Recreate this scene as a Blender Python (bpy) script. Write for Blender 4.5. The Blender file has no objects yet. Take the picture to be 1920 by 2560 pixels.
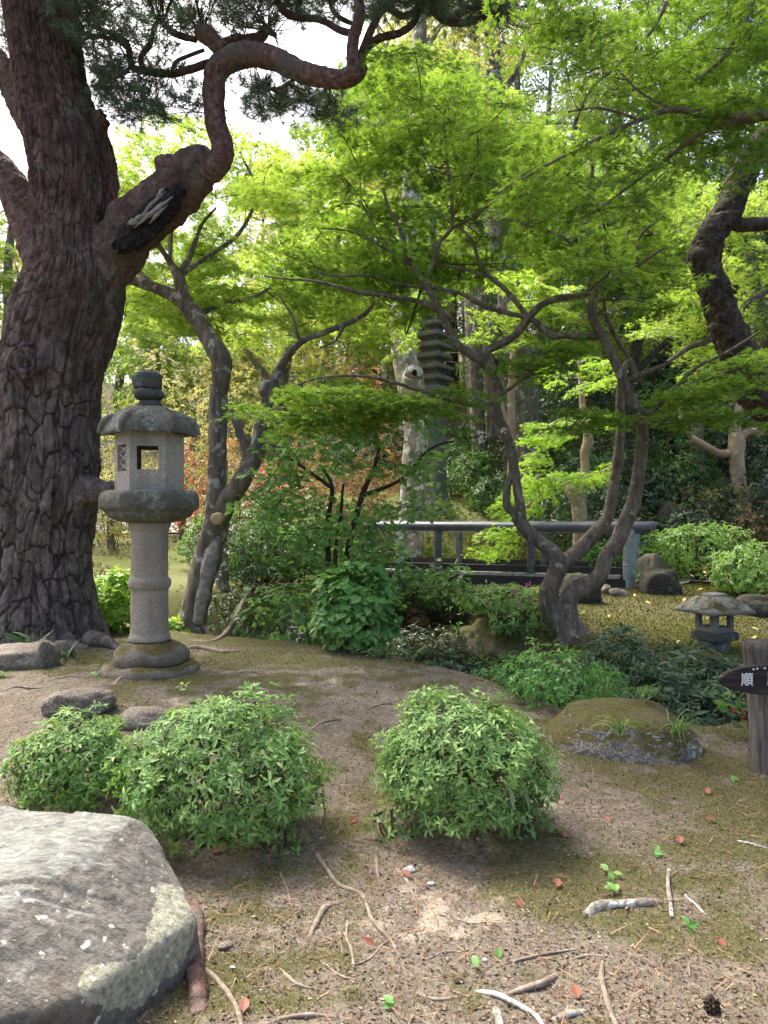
import bpy, bmesh, math
import numpy as np
from mathutils import Vector

# ------------------------------------------------------------------ camera, light
F = 1930.0          # focal length in photo pixels (photo 1920 x 2560), level camera
CZ = 1.5            # eye height
sc = bpy.context.scene
col = sc.collection
cam_d = bpy.data.cameras.new('camera'); cam = bpy.data.objects.new('camera', cam_d); col.objects.link(cam)
cam_d.sensor_fit = 'HORIZONTAL'; cam_d.sensor_width = 36.0; cam_d.lens = 36.0 * F / 1920.0
cam_d.clip_start = 0.05; cam_d.clip_end = 400
cam.location = (0, 0, CZ); cam.rotation_euler = (math.radians(90), 0, 0)
sc.camera = cam

SUN_EL, SUN_AZ = 58.0, -42.0      # azimuth from +Y towards +X
w = bpy.data.worlds.new('World'); sc.world = w; w.use_nodes = True
wn = w.node_tree.nodes; wl = w.node_tree.links
for n in list(wn): wn.remove(n)
sky = wn.new('ShaderNodeTexSky'); sky.sky_type = 'NISHITA'; sky.sun_disc = False
sky.sun_elevation = math.radians(SUN_EL); sky.sun_rotation = math.radians(SUN_AZ)
sky.air_density = 0.7; sky.dust_density = 7.0; sky.ozone_density = 1.0
bg = wn.new('ShaderNodeBackground'); bg.inputs['Strength'].default_value = 0.15
wo = wn.new('ShaderNodeOutputWorld')
wl.new(sky.outputs[0], bg.inputs['Color']); wl.new(bg.outputs[0], wo.inputs['Surface'])
sun_d = bpy.data.lights.new('sun', 'SUN'); sun = bpy.data.objects.new('sun', sun_d); col.objects.link(sun)
sun_d.energy = 2.2; sun_d.angle = math.radians(14); sun_d.color = (1.0, 0.95, 0.87)
_e, _a = math.radians(SUN_EL), math.radians(SUN_AZ)
sdir = Vector((math.cos(_e) * math.sin(_a), math.cos(_e) * math.cos(_a), math.sin(_e)))
sun.rotation_euler = sdir.to_track_quat('Z', 'Y').to_euler()
sun.location = (-10, 10, 30)
sc.view_settings.view_transform = 'Standard'; sc.view_settings.look = 'None'
sc.view_settings.exposure = 1.78; sc.view_settings.gamma = 1.0
sc.cycles.max_bounces = 8; sc.cycles.diffuse_bounces = 4; sc.cycles.transmission_bounces = 5
sc.cycles.use_denoising = True
sc.cycles.sample_clamp_indirect = 6.0

# ------------------------------------------------------------------ numpy helpers
rng = np.random.default_rng(11)
A = lambda *v: np.array(v, dtype=np.float64)
def P(px, py, Y): return A((px - 960) * Y / F, Y, CZ - (py - 1280) * Y / F)
def R(h, Y): return h * Y / F
def norm(v): return v / (np.linalg.norm(v, axis=-1, keepdims=True) + 1e-12)
def sm(t): t = np.clip(t, 0, 1); return t * t * (3 - 2 * t)
def _hash(i, j, k, seed):
    n = (i.astype(np.int64) * 374761393 + j.astype(np.int64) * 668265263 + k.astype(np.int64) * 2147483647 + seed * 1274126177) & 0xffffffff
    n = ((n ^ (n >> 13)) * 1274126177) & 0xffffffff
    n = ((n ^ (n >> 16)) * 2246822519) & 0xffffffff
    return ((n ^ (n >> 15)) & 0xffffff) / float(0xffffff)
def vnoise(p, seed=0):
    p = np.asarray(p, dtype=np.float64); f = np.floor(p); t = p - f; t = t * t * (3 - 2 * t); i = f.astype(np.int64)
    r = 0
    for a in (0, 1):
        wx = t[..., 0] if a else 1 - t[..., 0]
        for b in (0, 1):
            wy = t[..., 1] if b else 1 - t[..., 1]
            for c in (0, 1):
                wz = t[..., 2] if c else 1 - t[..., 2]
                r = r + wx * wy * wz * _hash(i[..., 0] + a, i[..., 1] + b, i[..., 2] + c, seed)
    return r * 2 - 1
def fbm(p, o=4, seed=0):
    p = np.asarray(p, dtype=np.float64); s = 0; a = 0.5
    for k in range(o):
        s = s + a * vnoise(p, seed + k * 17); p = p * 2.03 + 7.7; a *= 0.5
    return s
def worley(u, v, nu, seed):            # u periodic with nu cells; returns F1, F2-F1, cell random
    iu = np.floor(u).astype(np.int64); iv = np.floor(v).astype(np.int64)
    f1 = np.full(u.shape, 9.0); f2 = np.full(u.shape, 9.0); cid = np.zeros(u.shape)
    z = np.zeros_like(iu)
    for a in (-1, 0, 1):
        for b in (-1, 0, 1):
            cu, cv = iu + a, iv + b; wu = np.mod(cu, nu)
            x = cu + 0.15 + 0.7 * _hash(wu, cv, z, seed); y = cv + 0.15 + 0.7 * _hash(wu, cv, z, seed + 5)
            d = np.hypot(u - x, v - y); n = d < f1
            f2 = np.where(n, f1, np.minimum(f2, d)); cid = np.where(n, _hash(wu, cv, z, seed + 9), cid); f1 = np.where(n, d, f1)
    return f1, f2 - f1, cid

class Buf:
    def __init__(s): s.v = []; s.f = []; s.n = 0
    def add(s, V, T):
        V = np.asarray(V, dtype=np.float64).reshape(-1, 3); T = np.asarray(T, dtype=np.int64).reshape(-1, 3)
        s.v.append(V); s.f.append(T + s.n); s.n += len(V); return s
    def arrays(s): return np.concatenate(s.v), np.concatenate(s.f)
def grid_tris(r, c, wrap=False):       # r rows of c verts
    i = np.arange(r - 1)[:, None]; j = np.arange(c if wrap else c - 1)[None, :]
    a = i * c + j; b = i * c + (j + 1) % c; d = a + c; e = b + c
    return np.concatenate([np.stack([a, b, e], -1).reshape(-1, 3), np.stack([a, e, d], -1).reshape(-1, 3)])
def mesh_of(name, V, T, smooth=True):
    me = bpy.data.meshes.new(name)
    me.vertices.add(len(V)); me.vertices.foreach_set('co', V.astype(np.float32).ravel())
    me.loops.add(len(T) * 3); me.loops.foreach_set('vertex_index', T.astype(np.int32).ravel())
    me.polygons.add(len(T)); me.polygons.foreach_set('loop_start', np.arange(0, len(T) * 3, 3, dtype=np.int32))
    me.polygons.foreach_set('use_smooth', np.full(len(T), smooth, dtype=bool))
    me.update(calc_edges=True); return me
def thing(name, label, cat, loc=(0, 0, 0), group=None):
    o = bpy.data.objects.new(name, None); col.objects.link(o); o.location = tuple(loc); o.empty_display_size = 0.1
    o['label'] = label; o['category'] = cat
    if group: o['group'] = group
    return o
def obj(name, buf, m, parent=None, smooth=True, label=None, origin=None):
    V, T = buf.arrays() if isinstance(buf, Buf) else buf
    if parent is not None:
        p = parent; off = np.zeros(3)
        while p is not None: off += np.array(p.location); p = p.parent
        V = V - off
    elif origin is not None: V = V - np.array(origin)
    me = mesh_of(name, V, T, smooth); me.materials.append(m)
    o = bpy.data.objects.new(name, me); col.objects.link(o)
    if parent is not None: o.parent = parent
    elif origin is not None: o.location = tuple(origin)
    if label: o['label'] = label
    return o
def tag(o, label=None, cat=None, group=None, kind=None):
    for k, v in (('label', label), ('category', cat), ('group', group), ('kind', kind)):
        if v: o[k] = v
    return o
def spline(pts, step):
    pts = np.asarray(pts, dtype=np.float64)
    if len(pts) < 3: pts = np.array([pts[0], (pts[0] + pts[1]) / 2, pts[1]])
    p = np.vstack([2 * pts[0] - pts[1], pts, 2 * pts[-1] - pts[-2]]); out = []
    for i in range(1, len(p) - 2):
        n = max(2, int(np.linalg.norm(p[i + 1, :3] - p[i, :3]) / step)); t = np.linspace(0, 1, n, endpoint=False)[:, None]
        a, b, c, d = p[i - 1], p[i], p[i + 1], p[i + 2]
        out.append(0.5 * ((2 * b) + (-a + c) * t + (2 * a - 5 * b + 4 * c - d) * t ** 2 + (-a + 3 * b - 3 * c + d) * t ** 3))
    out.append(pts[-1:]); return np.concatenate(out)
def frames(C):
    T = norm(np.gradient(C, axis=0)); U = np.zeros_like(C)
    u = np.cross(T[0], A(0.3, 1, 0.2)); u = u / np.linalg.norm(u)
    for i in range(len(C)):
        u = u - T[i] * np.dot(u, T[i]); u = u / (np.linalg.norm(u) + 1e-9); U[i] = u
    return T, U, np.cross(T, U)
def tube(buf, pts, n=8, step=0.08, rough=0.0, seed=0, freq=9.0, plates=None):   # pts rows: x,y,z,r
    S = spline(pts, step); C = S[:, :3]; r = np.maximum(S[:, 3], 0.0012); T, U, W = frames(C)
    th = np.linspace(0, 2 * np.pi, n, endpoint=False)
    D = U[:, None] * np.cos(th)[None, :, None] + W[:, None] * np.sin(th)[None, :, None]
    V = C[:, None] + D * r[:, None, None]
    if rough:
        V = V + D * (r[:, None, None] * rough * fbm(V * freq, 3, seed)[..., None])
    if plates:                            # raised bark plates: cells round, cell length, relief
        nu, ln, dep = plates; s_ = np.concatenate([[0], np.cumsum(np.linalg.norm(np.diff(C, axis=0), axis=1))]); tt, ss = np.meshgrid(th, s_)
        q = np.stack([np.cos(tt) * 1.3, np.sin(tt) * 1.3, ss / ln * .5], -1); _, df, cid = worley(np.mod(tt / (2 * np.pi) * nu + 1.3 * fbm(q * 1.7, 3, seed + 2), nu), ss / ln + 1.2 * fbm(q * 1.7, 3, seed + 3), nu, seed)
        V = V + D * (dep * (sm(df / .28) - .7 + .6 * (cid - .5)) + dep * .8 * fbm(q * 7, 3, seed + 4))[..., None]
    k = len(C); V = V.reshape(-1, 3); tr = grid_tris(k, n, True)
    V = np.vstack([V, C[:1], C[-1:] + T[-1:] * r[-1] * 0.4]); j = np.arange(n)
    cap0 = np.stack([np.full(n, k * n), (j + 1) % n, j], -1); b = (k - 1) * n
    cap1 = np.stack([np.full(n, k * n + 1), b + j, b + (j + 1) % n], -1)
    buf.add(V, np.concatenate([tr, cap0, cap1])); return S
def box(buf, c, size, rz=0.0, ry=0.0):
    s = np.array(size) / 2; V = np.array([[x, y, z] for x in (-1, 1) for y in (-1, 1) for z in (-1, 1)]) * s
    cb, sb = math.cos(ry), math.sin(ry); V = V @ np.array([[cb, 0, -sb], [0, 1, 0], [sb, 0, cb]])
    c_, s_ = math.cos(rz), math.sin(rz); V = V @ np.array([[c_, s_, 0], [-s_, c_, 0], [0, 0, 1]])
    Q = [(0, 1, 3, 2), (4, 6, 7, 5), (0, 4, 5, 1), (2, 3, 7, 6), (0, 2, 6, 4), (1, 5, 7, 3)]
    buf.add(V + np.array(c), [t for q in Q for t in ((q[0], q[1], q[2]), (q[0], q[2], q[3]))])
def hull8(buf, V):                       # 8 corners ordered like box()
    Q = [(0, 1, 3, 2), (4, 6, 7, 5), (0, 4, 5, 1), (2, 3, 7, 6), (0, 2, 6, 4), (1, 5, 7, 3)]
    buf.add(V, [t for q in Q for t in ((q[0], q[1], q[2]), (q[0], q[2], q[3]))])
_ico = {}
def ico(k):
    if k not in _ico:
        bm = bmesh.new(); bmesh.ops.create_icosphere(bm, subdivisions=k, radius=1)
        bm.verts.ensure_lookup_table()
        _ico[k] = (np.array([v.co for v in bm.verts]), np.array([[v.index for v in f.verts] for f in bm.faces])); bm.free()
    return _ico[k]
def rock(buf, c, rad, seed=0, k=4, planes=None, npl=14, rough=0.05, freq=3.0, soft=14.0, sink=0.0):
    D, T = ico(k); g = np.random.default_rng(seed + 100)
    if planes is None:
        n = norm(g.normal(size=(npl, 3))); planes = [(a, g.uniform(0.72, 1.0)) for a in n]
    acc = np.exp(-soft * np.ones(len(D)) * 1.05)
    for n, d in planes:
        n = norm(np.array(n, dtype=float)); q = np.clip(D @ n, 1e-3, None); acc = acc + np.exp(-soft * np.minimum(d / q, 4))
    r = -np.log(acc) / soft
    r = r * (1 + rough * 2.0 * fbm(D * freq, 5, seed) + rough * 0.35 * fbm(D * freq * 9, 3, seed + 3))
    V = D * r[:, None] * np.array(rad) + np.array(c); buf.add(V, T); return V

# ------------------------------------------------------------------ terrain
def interp(x, xs, ys): return np.interp(x, xs, ys)
def Gz(x, y, micro=True):
    x = np.asarray(x, dtype=np.float64); y = np.asarray(y, dtype=np.float64)
    u = x / np.maximum(y, 1.0) * F + 960
    near = sm((y - 3.1) / 3.2) * (0.235 - 0.17 * sm((x - 0.2) / 1.9)) + 0.03 * fbm(np.stack([x * 0.9, y * 0.9, 0 * x], -1), 2, 3)
    near = near + 0.06 * sm((y - 3.35) / 0.45) * sm((4.2 - y) / 0.5) * sm((x + 0.1) / 0.3) * sm((0.9 - x) / 0.4)
    far = interp(y, [5, 7.0, 8.2, 9.5, 10.5, 12, 14, 16, 18, 20, 25, 35, 50, 90, 150], [0.0, 0.10, 0.24, 0.38, 0.47, 0.55, 0.72, 1.1, 1.75, 2.2, 3.8, 7.5, 12.0, 17.0, 22])
    far = far + sm((u - 1200) / 500) * interp(y, [14, 18, 25, 40, 90], [0, 0.3, 2.2, 7, 12]) + 0.10 * fbm(np.stack([x * 0.5, y * 0.5, 0 * x + 4], -1), 3, 8)
    e1 = interp(u, [-900, 0, 300, 480, 800, 1000, 1200, 1300, 1500, 1780, 2000, 3000], [9.2, 9.2, 8.8, 8.0, 7.4, 6.7, 6.1, 5.7, 5.45, 5.3, 5.5, 5.5])
    e2 = interp(u, [-900, 0, 300, 480, 900, 1180, 1380, 1500, 1900, 3000], [11, 11, 10.6, 10.2, 10.6, 9.6, 8.3, 7.5, 7.0, 7.0])
    e1 = e1 + 0.15 * fbm(np.stack([x * 1.7, y * 1.7, 0 * x], -1), 2, 21)
    t = sm((y - e1) / np.maximum(e2 - e1, 0.3))
    z = near * (1 - t) + far * t
    d = sm((y - e1) / 0.75) * sm((e2 - y) / np.minimum(1.2, (e2 - e1) * 0.7))
    ch = sm((y - 9.0) / 0.8) * sm((17 - y) / 3) * sm(1.45 - np.abs(x - 0.9) / 0.85)
    d = np.maximum(d, ch)
    z = z * (1 - d) - 0.55 * d
    if micro:
        q = np.stack([x, y, 0 * x], -1); a = sm((16 - y) / 8)
        z = z + a * (0.012 * fbm(q * 5.0, 3, 31) + 0.006 * fbm(q * 24.0, 3, 41))
    return z
def G(x, y): return float(Gz(np.array([x]), np.array([y]))[0])
def moss_mask(x, y):
    x = np.asarray(x); y = np.asarray(y); q = np.stack([x, y, 0 * x], -1)
    u = x / y * F + 960; v = 1280 + 1.42 * F / y
    b = 0.0 * x + 0.07 + 0.08 * sm((x - 0.3) / 1.5)
    b = b + 0.32 * np.exp(-((u - 900) / 330) ** 2 - ((v - 1695) / 45) ** 2)
    b = b + 0.25 * np.exp(-((u - 1450) / 330) ** 2 - ((v - 2130) / 90) ** 2) + 0.22 * np.exp(-((u - 1750) / 180) ** 2 - ((v - 2000) / 160) ** 2)
    b = b + 0.22 * np.exp(-((u - 780) / 170) ** 2 - ((v - 2390) / 80) ** 2) + 0.3 * np.exp(-((u - 920) / 60) ** 2 - ((v - 1880) / 60) ** 2)
    b = b + 0.2 * np.exp(-((u - 1480) / 150) ** 2 - ((v - 2520) / 50) ** 2) + 0.15 * np.exp(-((u - 880) / 70) ** 2 - ((v - 2050) / 120) ** 2)
    b = b - 0.3 * np.exp(-((u - 1100) / 150) ** 2 - ((v - 2200) / 110) ** 2) - 0.3 * np.exp(-((u - 950) / 260) ** 2 - ((v - 2540) / 80) ** 2) - 0.35 * np.exp(-((u - 1300) / 190) ** 2 - ((v - 1985) / 40) ** 2)
    b = b - 0.4 * np.exp(-((u - 1730) / 110) ** 2 - ((v - 2520) / 55) ** 2)
    m = sm((b + 0.6 * fbm(q * 1.6, 4, 51) + 0.5 * fbm(q * 8, 4, 61) + 0.18) / 0.60)
    return np.where(y > 6.9, np.maximum(m, sm((y - 6.9) / 0.5) * (0.75 + 0.5 * fbm(q * 2, 3, 71))), m)
def sand_mask(x, y):
    x = np.asarray(x); y = np.asarray(y); q = np.stack([x, y, 0 * x], -1)
    u = x / y * F + 960; v = 1280 + 1.42 * F / y
    g = lambda a, b, c, d, k: k * np.exp(-((u - a) / c) ** 2 - ((v - b) / d) ** 2)
    b = -0.2 + g(1130, 2200, 170, 90, .45) + g(900, 2510, 260, 90, .6) + g(1320, 1985, 190, 35, .6) + g(1730, 2520, 110, 55, .7) + g(760, 1780, 260, 50, .35) + g(1050, 2320, 140, 60, .3) + g(500, 1740, 200, 40, .3)
    return sm((b * .8 + 0.7 * fbm(q * 2.1, 4, 81) + 0.5 * fbm(q * 11, 4, 83)) / 0.7)
# ------------------------------------------------------------------ materials
def S(r, g, b):
    f = lambda c: (c / 255 / 12.92) if c / 255 < 0.04045 else ((c / 255 + 0.055) / 1.055) ** 2.4
    return (f(r), f(g), f(b), 1.0)
class M:
    def __init__(s, name, rough=0.8, spec=0.3):
        s.m = bpy.data.materials.new(name); s.m.use_nodes = True; s.t = s.m.node_tree; s.N = s.t.nodes; s.L = s.t.links
        s.b = s.N['Principled BSDF']; s.b.inputs['Roughness'].default_value = rough; s.b.inputs['Specular IOR Level'].default_value = spec
        s.out = s.N['Material Output']; s.tc = s.N.new('ShaderNodeTexCoord')
    def set(s, n, k, v):
        if isinstance(v, bpy.types.NodeSocket): s.L.new(v, n.inputs[k])
        elif v is not None: n.inputs[k].default_value = v
    def co(s, scale=(1, 1, 1), src='Object'):
        n = s.N.new('ShaderNodeMapping'); s.L.new(s.tc.outputs[src], n.inputs[0]); n.inputs['Scale'].default_value = scale; return n.outputs[0]
    def noise(s, sc_, det=5, rough=0.55, vec=None, dist=0.0):
        n = s.N.new('ShaderNodeTexNoise'); s.L.new(vec or s.tc.outputs['Object'], n.inputs['Vector'])
        n.inputs['Scale'].default_value = sc_; n.inputs['Detail'].default_value = det; n.inputs['Roughness'].default_value = rough; n.inputs['Distortion'].default_value = dist
        return n.outputs['Fac']
    def vor(s, sc_, vec=None, feat='F1', rnd=1.0, out='Distance'):
        n = s.N.new('ShaderNodeTexVoronoi'); n.feature = feat; s.L.new(vec or s.tc.outputs['Object'], n.inputs['Vector'])
        n.inputs['Scale'].default_value = sc_; n.inputs['Randomness'].default_value = rnd; return n.outputs[out]
    def ramp(s, f, stops, interp='LINEAR'):
        n = s.N.new('ShaderNodeValToRGB'); s.L.new(f, n.inputs[0]); r = n.color_ramp; r.interpolation = interp
        while len(r.elements) < len(stops): r.elements.new(0.5)
        for e, (p, c) in zip(r.elements, stops): e.position = p; e.color = c if hasattr(c, '__len__') else (c, c, c, 1)
        return n.outputs[0]
    def mix(s, f, a, b, mode='MIX'):
        n = s.N.new('ShaderNodeMix'); n.data_type = 'RGBA'; n.blend_type = mode
        s.set(n, 0, f); s.set(n, 6, a); s.set(n, 7, b); return n.outputs[2]
    def math(s, op, a, b=None):
        n = s.N.new('ShaderNodeMath'); n.operation = op; s.set(n, 0, a); s.set(n, 1, b); return n.outputs[0]
    def attr(s, name):
        n = s.N.new('ShaderNodeAttribute'); n.attribute_name = name; return n.outputs['Fac']
    def normal_z(s):
        n = s.N.new('ShaderNodeNewGeometry'); x = s.N.new('ShaderNodeSeparateXYZ'); s.L.new(n.outputs['Normal'], x.inputs[0]); return x.outputs[2]
    def pos_z(s):
        n = s.N.new('ShaderNodeNewGeometry'); x = s.N.new('ShaderNodeSeparateXYZ'); s.L.new(n.outputs['Position'], x.inputs[0]); return x.outputs[2]
    def island(s): return s.N.new('ShaderNodeNewGeometry').outputs['Random Per Island']
    def bump(s, h, dist=0.01, strength=1.0):
        n = s.N.new('ShaderNodeBump'); n.inputs['Distance'].default_value = dist; n.inputs['Strength'].default_value = strength
        s.L.new(h, n.inputs['Height']); s.L.new(n.outputs[0], s.b.inputs['Normal'])
    def color(s, c): s.set(s.b, 'Base Color', c); return s.m

def leaf_mat(name, stops, trans=0.45, tcol=None, rough=0.45, spec=0.35, big=0.8, old=None):
    m = M(name, rough, spec); c = m.ramp(m.island(), stops)
    n = m.noise(big, 2)
    c = m.mix(m.ramp(n, [(0.35, 0.72), (0.65, 1.15)]), (0, 0, 0, 1), c, 'MIX') if False else c
    if old: c = m.mix(m.ramp(n, [(0.42, 0.0), (0.62, 1.0)]), c, old)
    m.color(c)
    if trans:
        t = m.N.new('ShaderNodeBsdfTranslucent'); m.set(t, 'Color', m.mix(0.6, c, tcol or c, 'MIX'))
        x = m.N.new('ShaderNodeMixShader'); x.inputs[0].default_value = trans
        m.L.new(m.b.outputs[0], x.inputs[1]); m.L.new(t.outputs[0], x.inputs[2]); m.L.new(x.outputs[0], m.out.inputs['Surface'])
    return m.m

MAT = {}
MAT['maple'] = leaf_mat('maple_leaf', [(0, S(58, 92, 28)), (0.5, S(90, 126, 42)), (0.85, S(124, 156, 58)), (1, S(150, 168, 80))], 0.52, S(152, 188, 58))
MAT['maple_bright'] = leaf_mat('bright_maple_leaf', [(0, S(104, 140, 48)), (0.6, S(138, 168, 64)), (1, S(166, 182, 90))], 0.58, S(182, 208, 76))
MAT['maple_far'] = leaf_mat('distant_leaf', [(0, S(92, 125, 50)), (0.6, S(128, 155, 68)), (1, S(168, 175, 92))], 0.5, S(165, 190, 70))
MAT['yellow'] = leaf_mat('yellow_green_leaf', [(0, S(120, 140, 60)), (0.6, S(160, 165, 85)), (1, S(188, 180, 110))], 0.5, S(190, 190, 90))
MAT['dark_leaf'] = leaf_mat('dark_evergreen_leaf', [(0, S(44, 60, 42)), (0.6, S(64, 84, 56)), (1, S(92, 110, 72))], 0.25, S(80, 120, 50), 0.35, 0.5)
MAT['mid_leaf'] = leaf_mat('green_leaf', [(0, S(66, 98, 54)), (0.6, S(92, 128, 70)), (1, S(124, 156, 90))], 0.4, S(120, 165, 60), 0.4, 0.4)
MAT['blue_leaf'] = leaf_mat('bluish_green_leaf', [(0, S(60, 82, 58)), (0.6, S(86, 110, 78)), (1, S(118, 138, 100))], 0.28, S(80, 120, 60), 0.4, 0.4)
MAT['azalea'] = leaf_mat('azalea_leaf', [(0, S(78, 108, 62)), (0.3, S(104, 142, 80)), (0.7, S(134, 170, 94)), (1, S(160, 188, 114))], 0.32, S(146, 184, 76), 0.5, 0.3)
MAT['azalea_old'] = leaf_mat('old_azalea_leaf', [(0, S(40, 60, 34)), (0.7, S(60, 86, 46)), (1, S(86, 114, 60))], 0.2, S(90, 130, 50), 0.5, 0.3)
MAT['azalea_lime'] = leaf_mat('lime_azalea_leaf', [(0, S(110, 150, 72)), (0.6, S(138, 176, 90)), (1, S(165, 196, 115))], 0.4, S(160, 200, 80), 0.45, 0.4)
MAT['fresh'] = leaf_mat('fresh_green_leaf', [(0, S(86, 136, 66)), (0.6, S(112, 160, 82)), (1, S(140, 180, 98))], 0.42, S(140, 190, 80), 0.42, 0.4)
MAT['viburnum'] = leaf_mat('viburnum_leaf', [(0, S(88, 128, 68)), (0.6, S(120, 160, 86)), (1, S(152, 186, 106))], 0.48, S(130, 178, 80), 0.42, 0.4)
MAT['lime'] = leaf_mat('lime_green_leaf', [(0, S(120, 160, 50)), (0.6, S(150, 190, 66)), (1, S(178, 205, 90))], 0.5, S(180, 215, 70), 0.45, 0.35)
MAT['orange'] = leaf_mat('orange_new_leaf', [(0, S(150, 112, 74)), (0.5, S(182, 138, 98)), (0.85, S(196, 160, 112)), (1, S(176, 170, 106))], 0.4, S(220, 160, 90))
MAT['red'] = leaf_mat('red_new_leaf', [(0, S(130, 76, 62)), (0.5, S(168, 100, 84)), (1, S(190, 138, 110))], 0.4, S(215, 110, 80))
MAT['cream'] = leaf_mat('cream_new_leaf', [(0, S(132, 142, 76)), (0.5, S(166, 168, 100)), (0.85, S(188, 180, 116)), (1, S(200, 168, 120))], 0.45, S(210, 200, 110))
MAT['rust'] = leaf_mat('rust_leaf', [(0, S(112, 84, 56)), (0.6, S(140, 108, 72)), (1, S(150, 128, 84))], 0.3, S(160, 110, 60))
MAT['olive'] = leaf_mat('olive_leaf', [(0, S(84, 88, 44)), (0.6, S(110, 112, 60)), (1, S(140, 128, 74))], 0.3, S(150, 140, 60))
MAT['needle'] = leaf_mat('pine_needle', [(0, S(72, 90, 70)), (0.6, S(96, 116, 90)), (1, S(122, 140, 110))], 0.3, S(90, 120, 80), 0.5, 0.3)
MAT['needle_dry'] = leaf_mat('dry_pine_needle', [(0, S(96, 72, 54)), (0.6, S(128, 98, 74)), (1, S(160, 132, 104))], 0, None, 0.7, 0.2)
MAT['litter'] = leaf_mat('litter_scrap', [(0, S(66, 52, 42)), (0.5, S(102, 85, 68)), (0.9, S(130, 114, 92)), (1, S(160, 150, 128))], 0, None, 0.85, 0.15)
MAT['moss_tuft'] = leaf_mat('moss_tuft', [(0, S(92, 90, 50)), (0.6, S(116, 113, 64)), (1, S(142, 138, 88))], 0.3, S(130, 132, 70), 0.8, 0.1)
MAT['moss_gold'] = leaf_mat('golden_moss_tuft', [(0, S(64, 64, 30)), (0.5, S(88, 92, 42)), (1, S(114, 120, 58))], 0.3, S(150, 140, 50), 0.8, 0.1)
MAT['grass'] = leaf_mat('grass_blade', [(0, S(80, 112, 58)), (0.6, S(112, 140, 76)), (1, S(150, 160, 94))], 0.35, S(130, 165, 70), 0.45, 0.35)
MAT['sasa'] = leaf_mat('bamboo_grass_leaf', [(0, S(72, 100, 66)), (0.6, S(100, 128, 84)), (1, S(146, 160, 116))], 0.3, S(130, 160, 90), 0.45, 0.35)
MAT['fallen'] = leaf_mat('fallen_leaf', [(0, S(104, 62, 50)), (0.6, S(134, 84, 66)), (1, S(150, 108, 84))], 0.1, S(180, 110, 70), 0.6, 0.3)
MAT['fallen_yellow'] = leaf_mat('fallen_yellow_leaf', [(0, S(200, 170, 70)), (0.6, S(216, 196, 120)), (1, S(220, 208, 160))], 0.2, S(220, 190, 80), 0.5, 0.3)
MAT['white_flower'] = leaf_mat('white_petal', [(0, S(222, 226, 216)), (1, S(240, 242, 236))], 0.3, S(235, 240, 225), 0.6, 0.2)
MAT['purple_flower'] = leaf_mat('purple_petal', [(0, S(170, 70, 140)), (1, S(200, 110, 175))], 0.3, S(210, 110, 180), 0.6, 0.2)
MAT['berry'] = leaf_mat('red_berry', [(0, S(150, 24, 26)), (1, S(185, 40, 36))], 0, None, 0.3, 0.5)

def bark_mat(name, dark, mid, light, zs=0.35, sc_=14, lichen=None, lsc=5.0, lth=(0.56, 0.63), bump=0.012):
    m = M(name, 0.9, 0.15); v = m.co((1, 1, zs)); n = m.noise(sc_, 8, 0.65, v, 0.4)
    c = m.ramp(n, [(0.3, dark), (0.52, mid), (0.72, light)])
    if lichen: c = m.mix(m.ramp(m.noise(lsc, 5, 0.6), [(lth[0], 0.0), (lth[1], 1.0)]), c, lichen)
    m.bump(m.math('ADD', n, m.math('MULTIPLY', m.noise(sc_ * 4, 5, 0.7, v), 0.5)), bump); return m.color(c)
MAT['maple_bark'] = bark_mat('maple_bark', S(80, 72, 62), S(116, 106, 92), S(148, 139, 124), 0.4, 16, S(158, 156, 144), 13, (0.60, 0.66), 0.02)
MAT['grey_bark'] = bark_mat('grey_bark', S(74, 68, 60), S(118, 110, 98), S(156, 148, 134), 0.25, 14, S(176, 176, 166), 8, (0.57, 0.62), 0.03)
MAT['dark_bark'] = bark_mat('dark_bark', S(46, 40, 36), S(78, 70, 62), S(112, 102, 90), 0.35, 14, None, bump=0.03)
MAT['pale_bark'] = bark_mat('pale_mottled_bark', S(108, 98, 86), S(150, 140, 126), S(176, 168, 154), 0.6, 6, S(204, 202, 192), 9, (0.54, 0.58), 0.006)
MAT['tan_bark'] = bark_mat('smooth_tan_bark', S(140, 118, 98), S(172, 150, 128), S(196, 178, 156), 0.7, 5, S(206, 196, 180), 6, (0.6, 0.66), 0.004)
MAT['twig'] = bark_mat('twig_bark', S(58, 48, 40), S(84, 72, 60), S(110, 98, 84), 0.8, 12)
MAT['root'] = bark_mat('root_bark', S(96, 84, 74), S(134, 122, 108), S(168, 158, 142), 1.0, 26, None, bump=0.006)
MAT['bleached'] = bark_mat('bleached_wood', S(84, 76, 66), S(136, 130, 118), S(176, 172, 162), 1.0, 34, S(196, 196, 188), 18, (0.5, 0.58), bump=0.006)
# pine bark: plates and furrows are real relief; reddish flakes higher up
m = M('pine_bark', 0.92, 0.12); v = m.co((1, 1, 0.45)); n = m.noise(9, 8, 0.68, v, 0.6); n2 = m.noise(38, 6, 0.7, v)
low = m.ramp(n, [(0.28, S(56, 50, 48)), (0.5, S(104, 96, 91)), (0.74, S(150, 143, 136))])
high = m.ramp(n, [(0.28, S(56, 48, 45)), (0.5, S(92, 78, 71)), (0.74, S(130, 114, 104))])
red = m.ramp(m.noise(2.4, 4, 0.6, m.co((1, 1, 0.4))), [(0.36, 0.0), (0.58, 0.75)]); high = m.mix(red, high, m.ramp(n, [(0.28, S(66, 45, 39)), (0.5, S(106, 76, 66)), (0.74, S(144, 110, 97))]))
zf = m.math('ADD', m.math('MULTIPLY', m.pos_z(), 0.13), m.math('MULTIPLY', m.noise(2.2, 3), 0.4))
c = m.mix(m.ramp(zf, [(0.44, 0.0), (0.78, 0.9)]), low, high)
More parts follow.
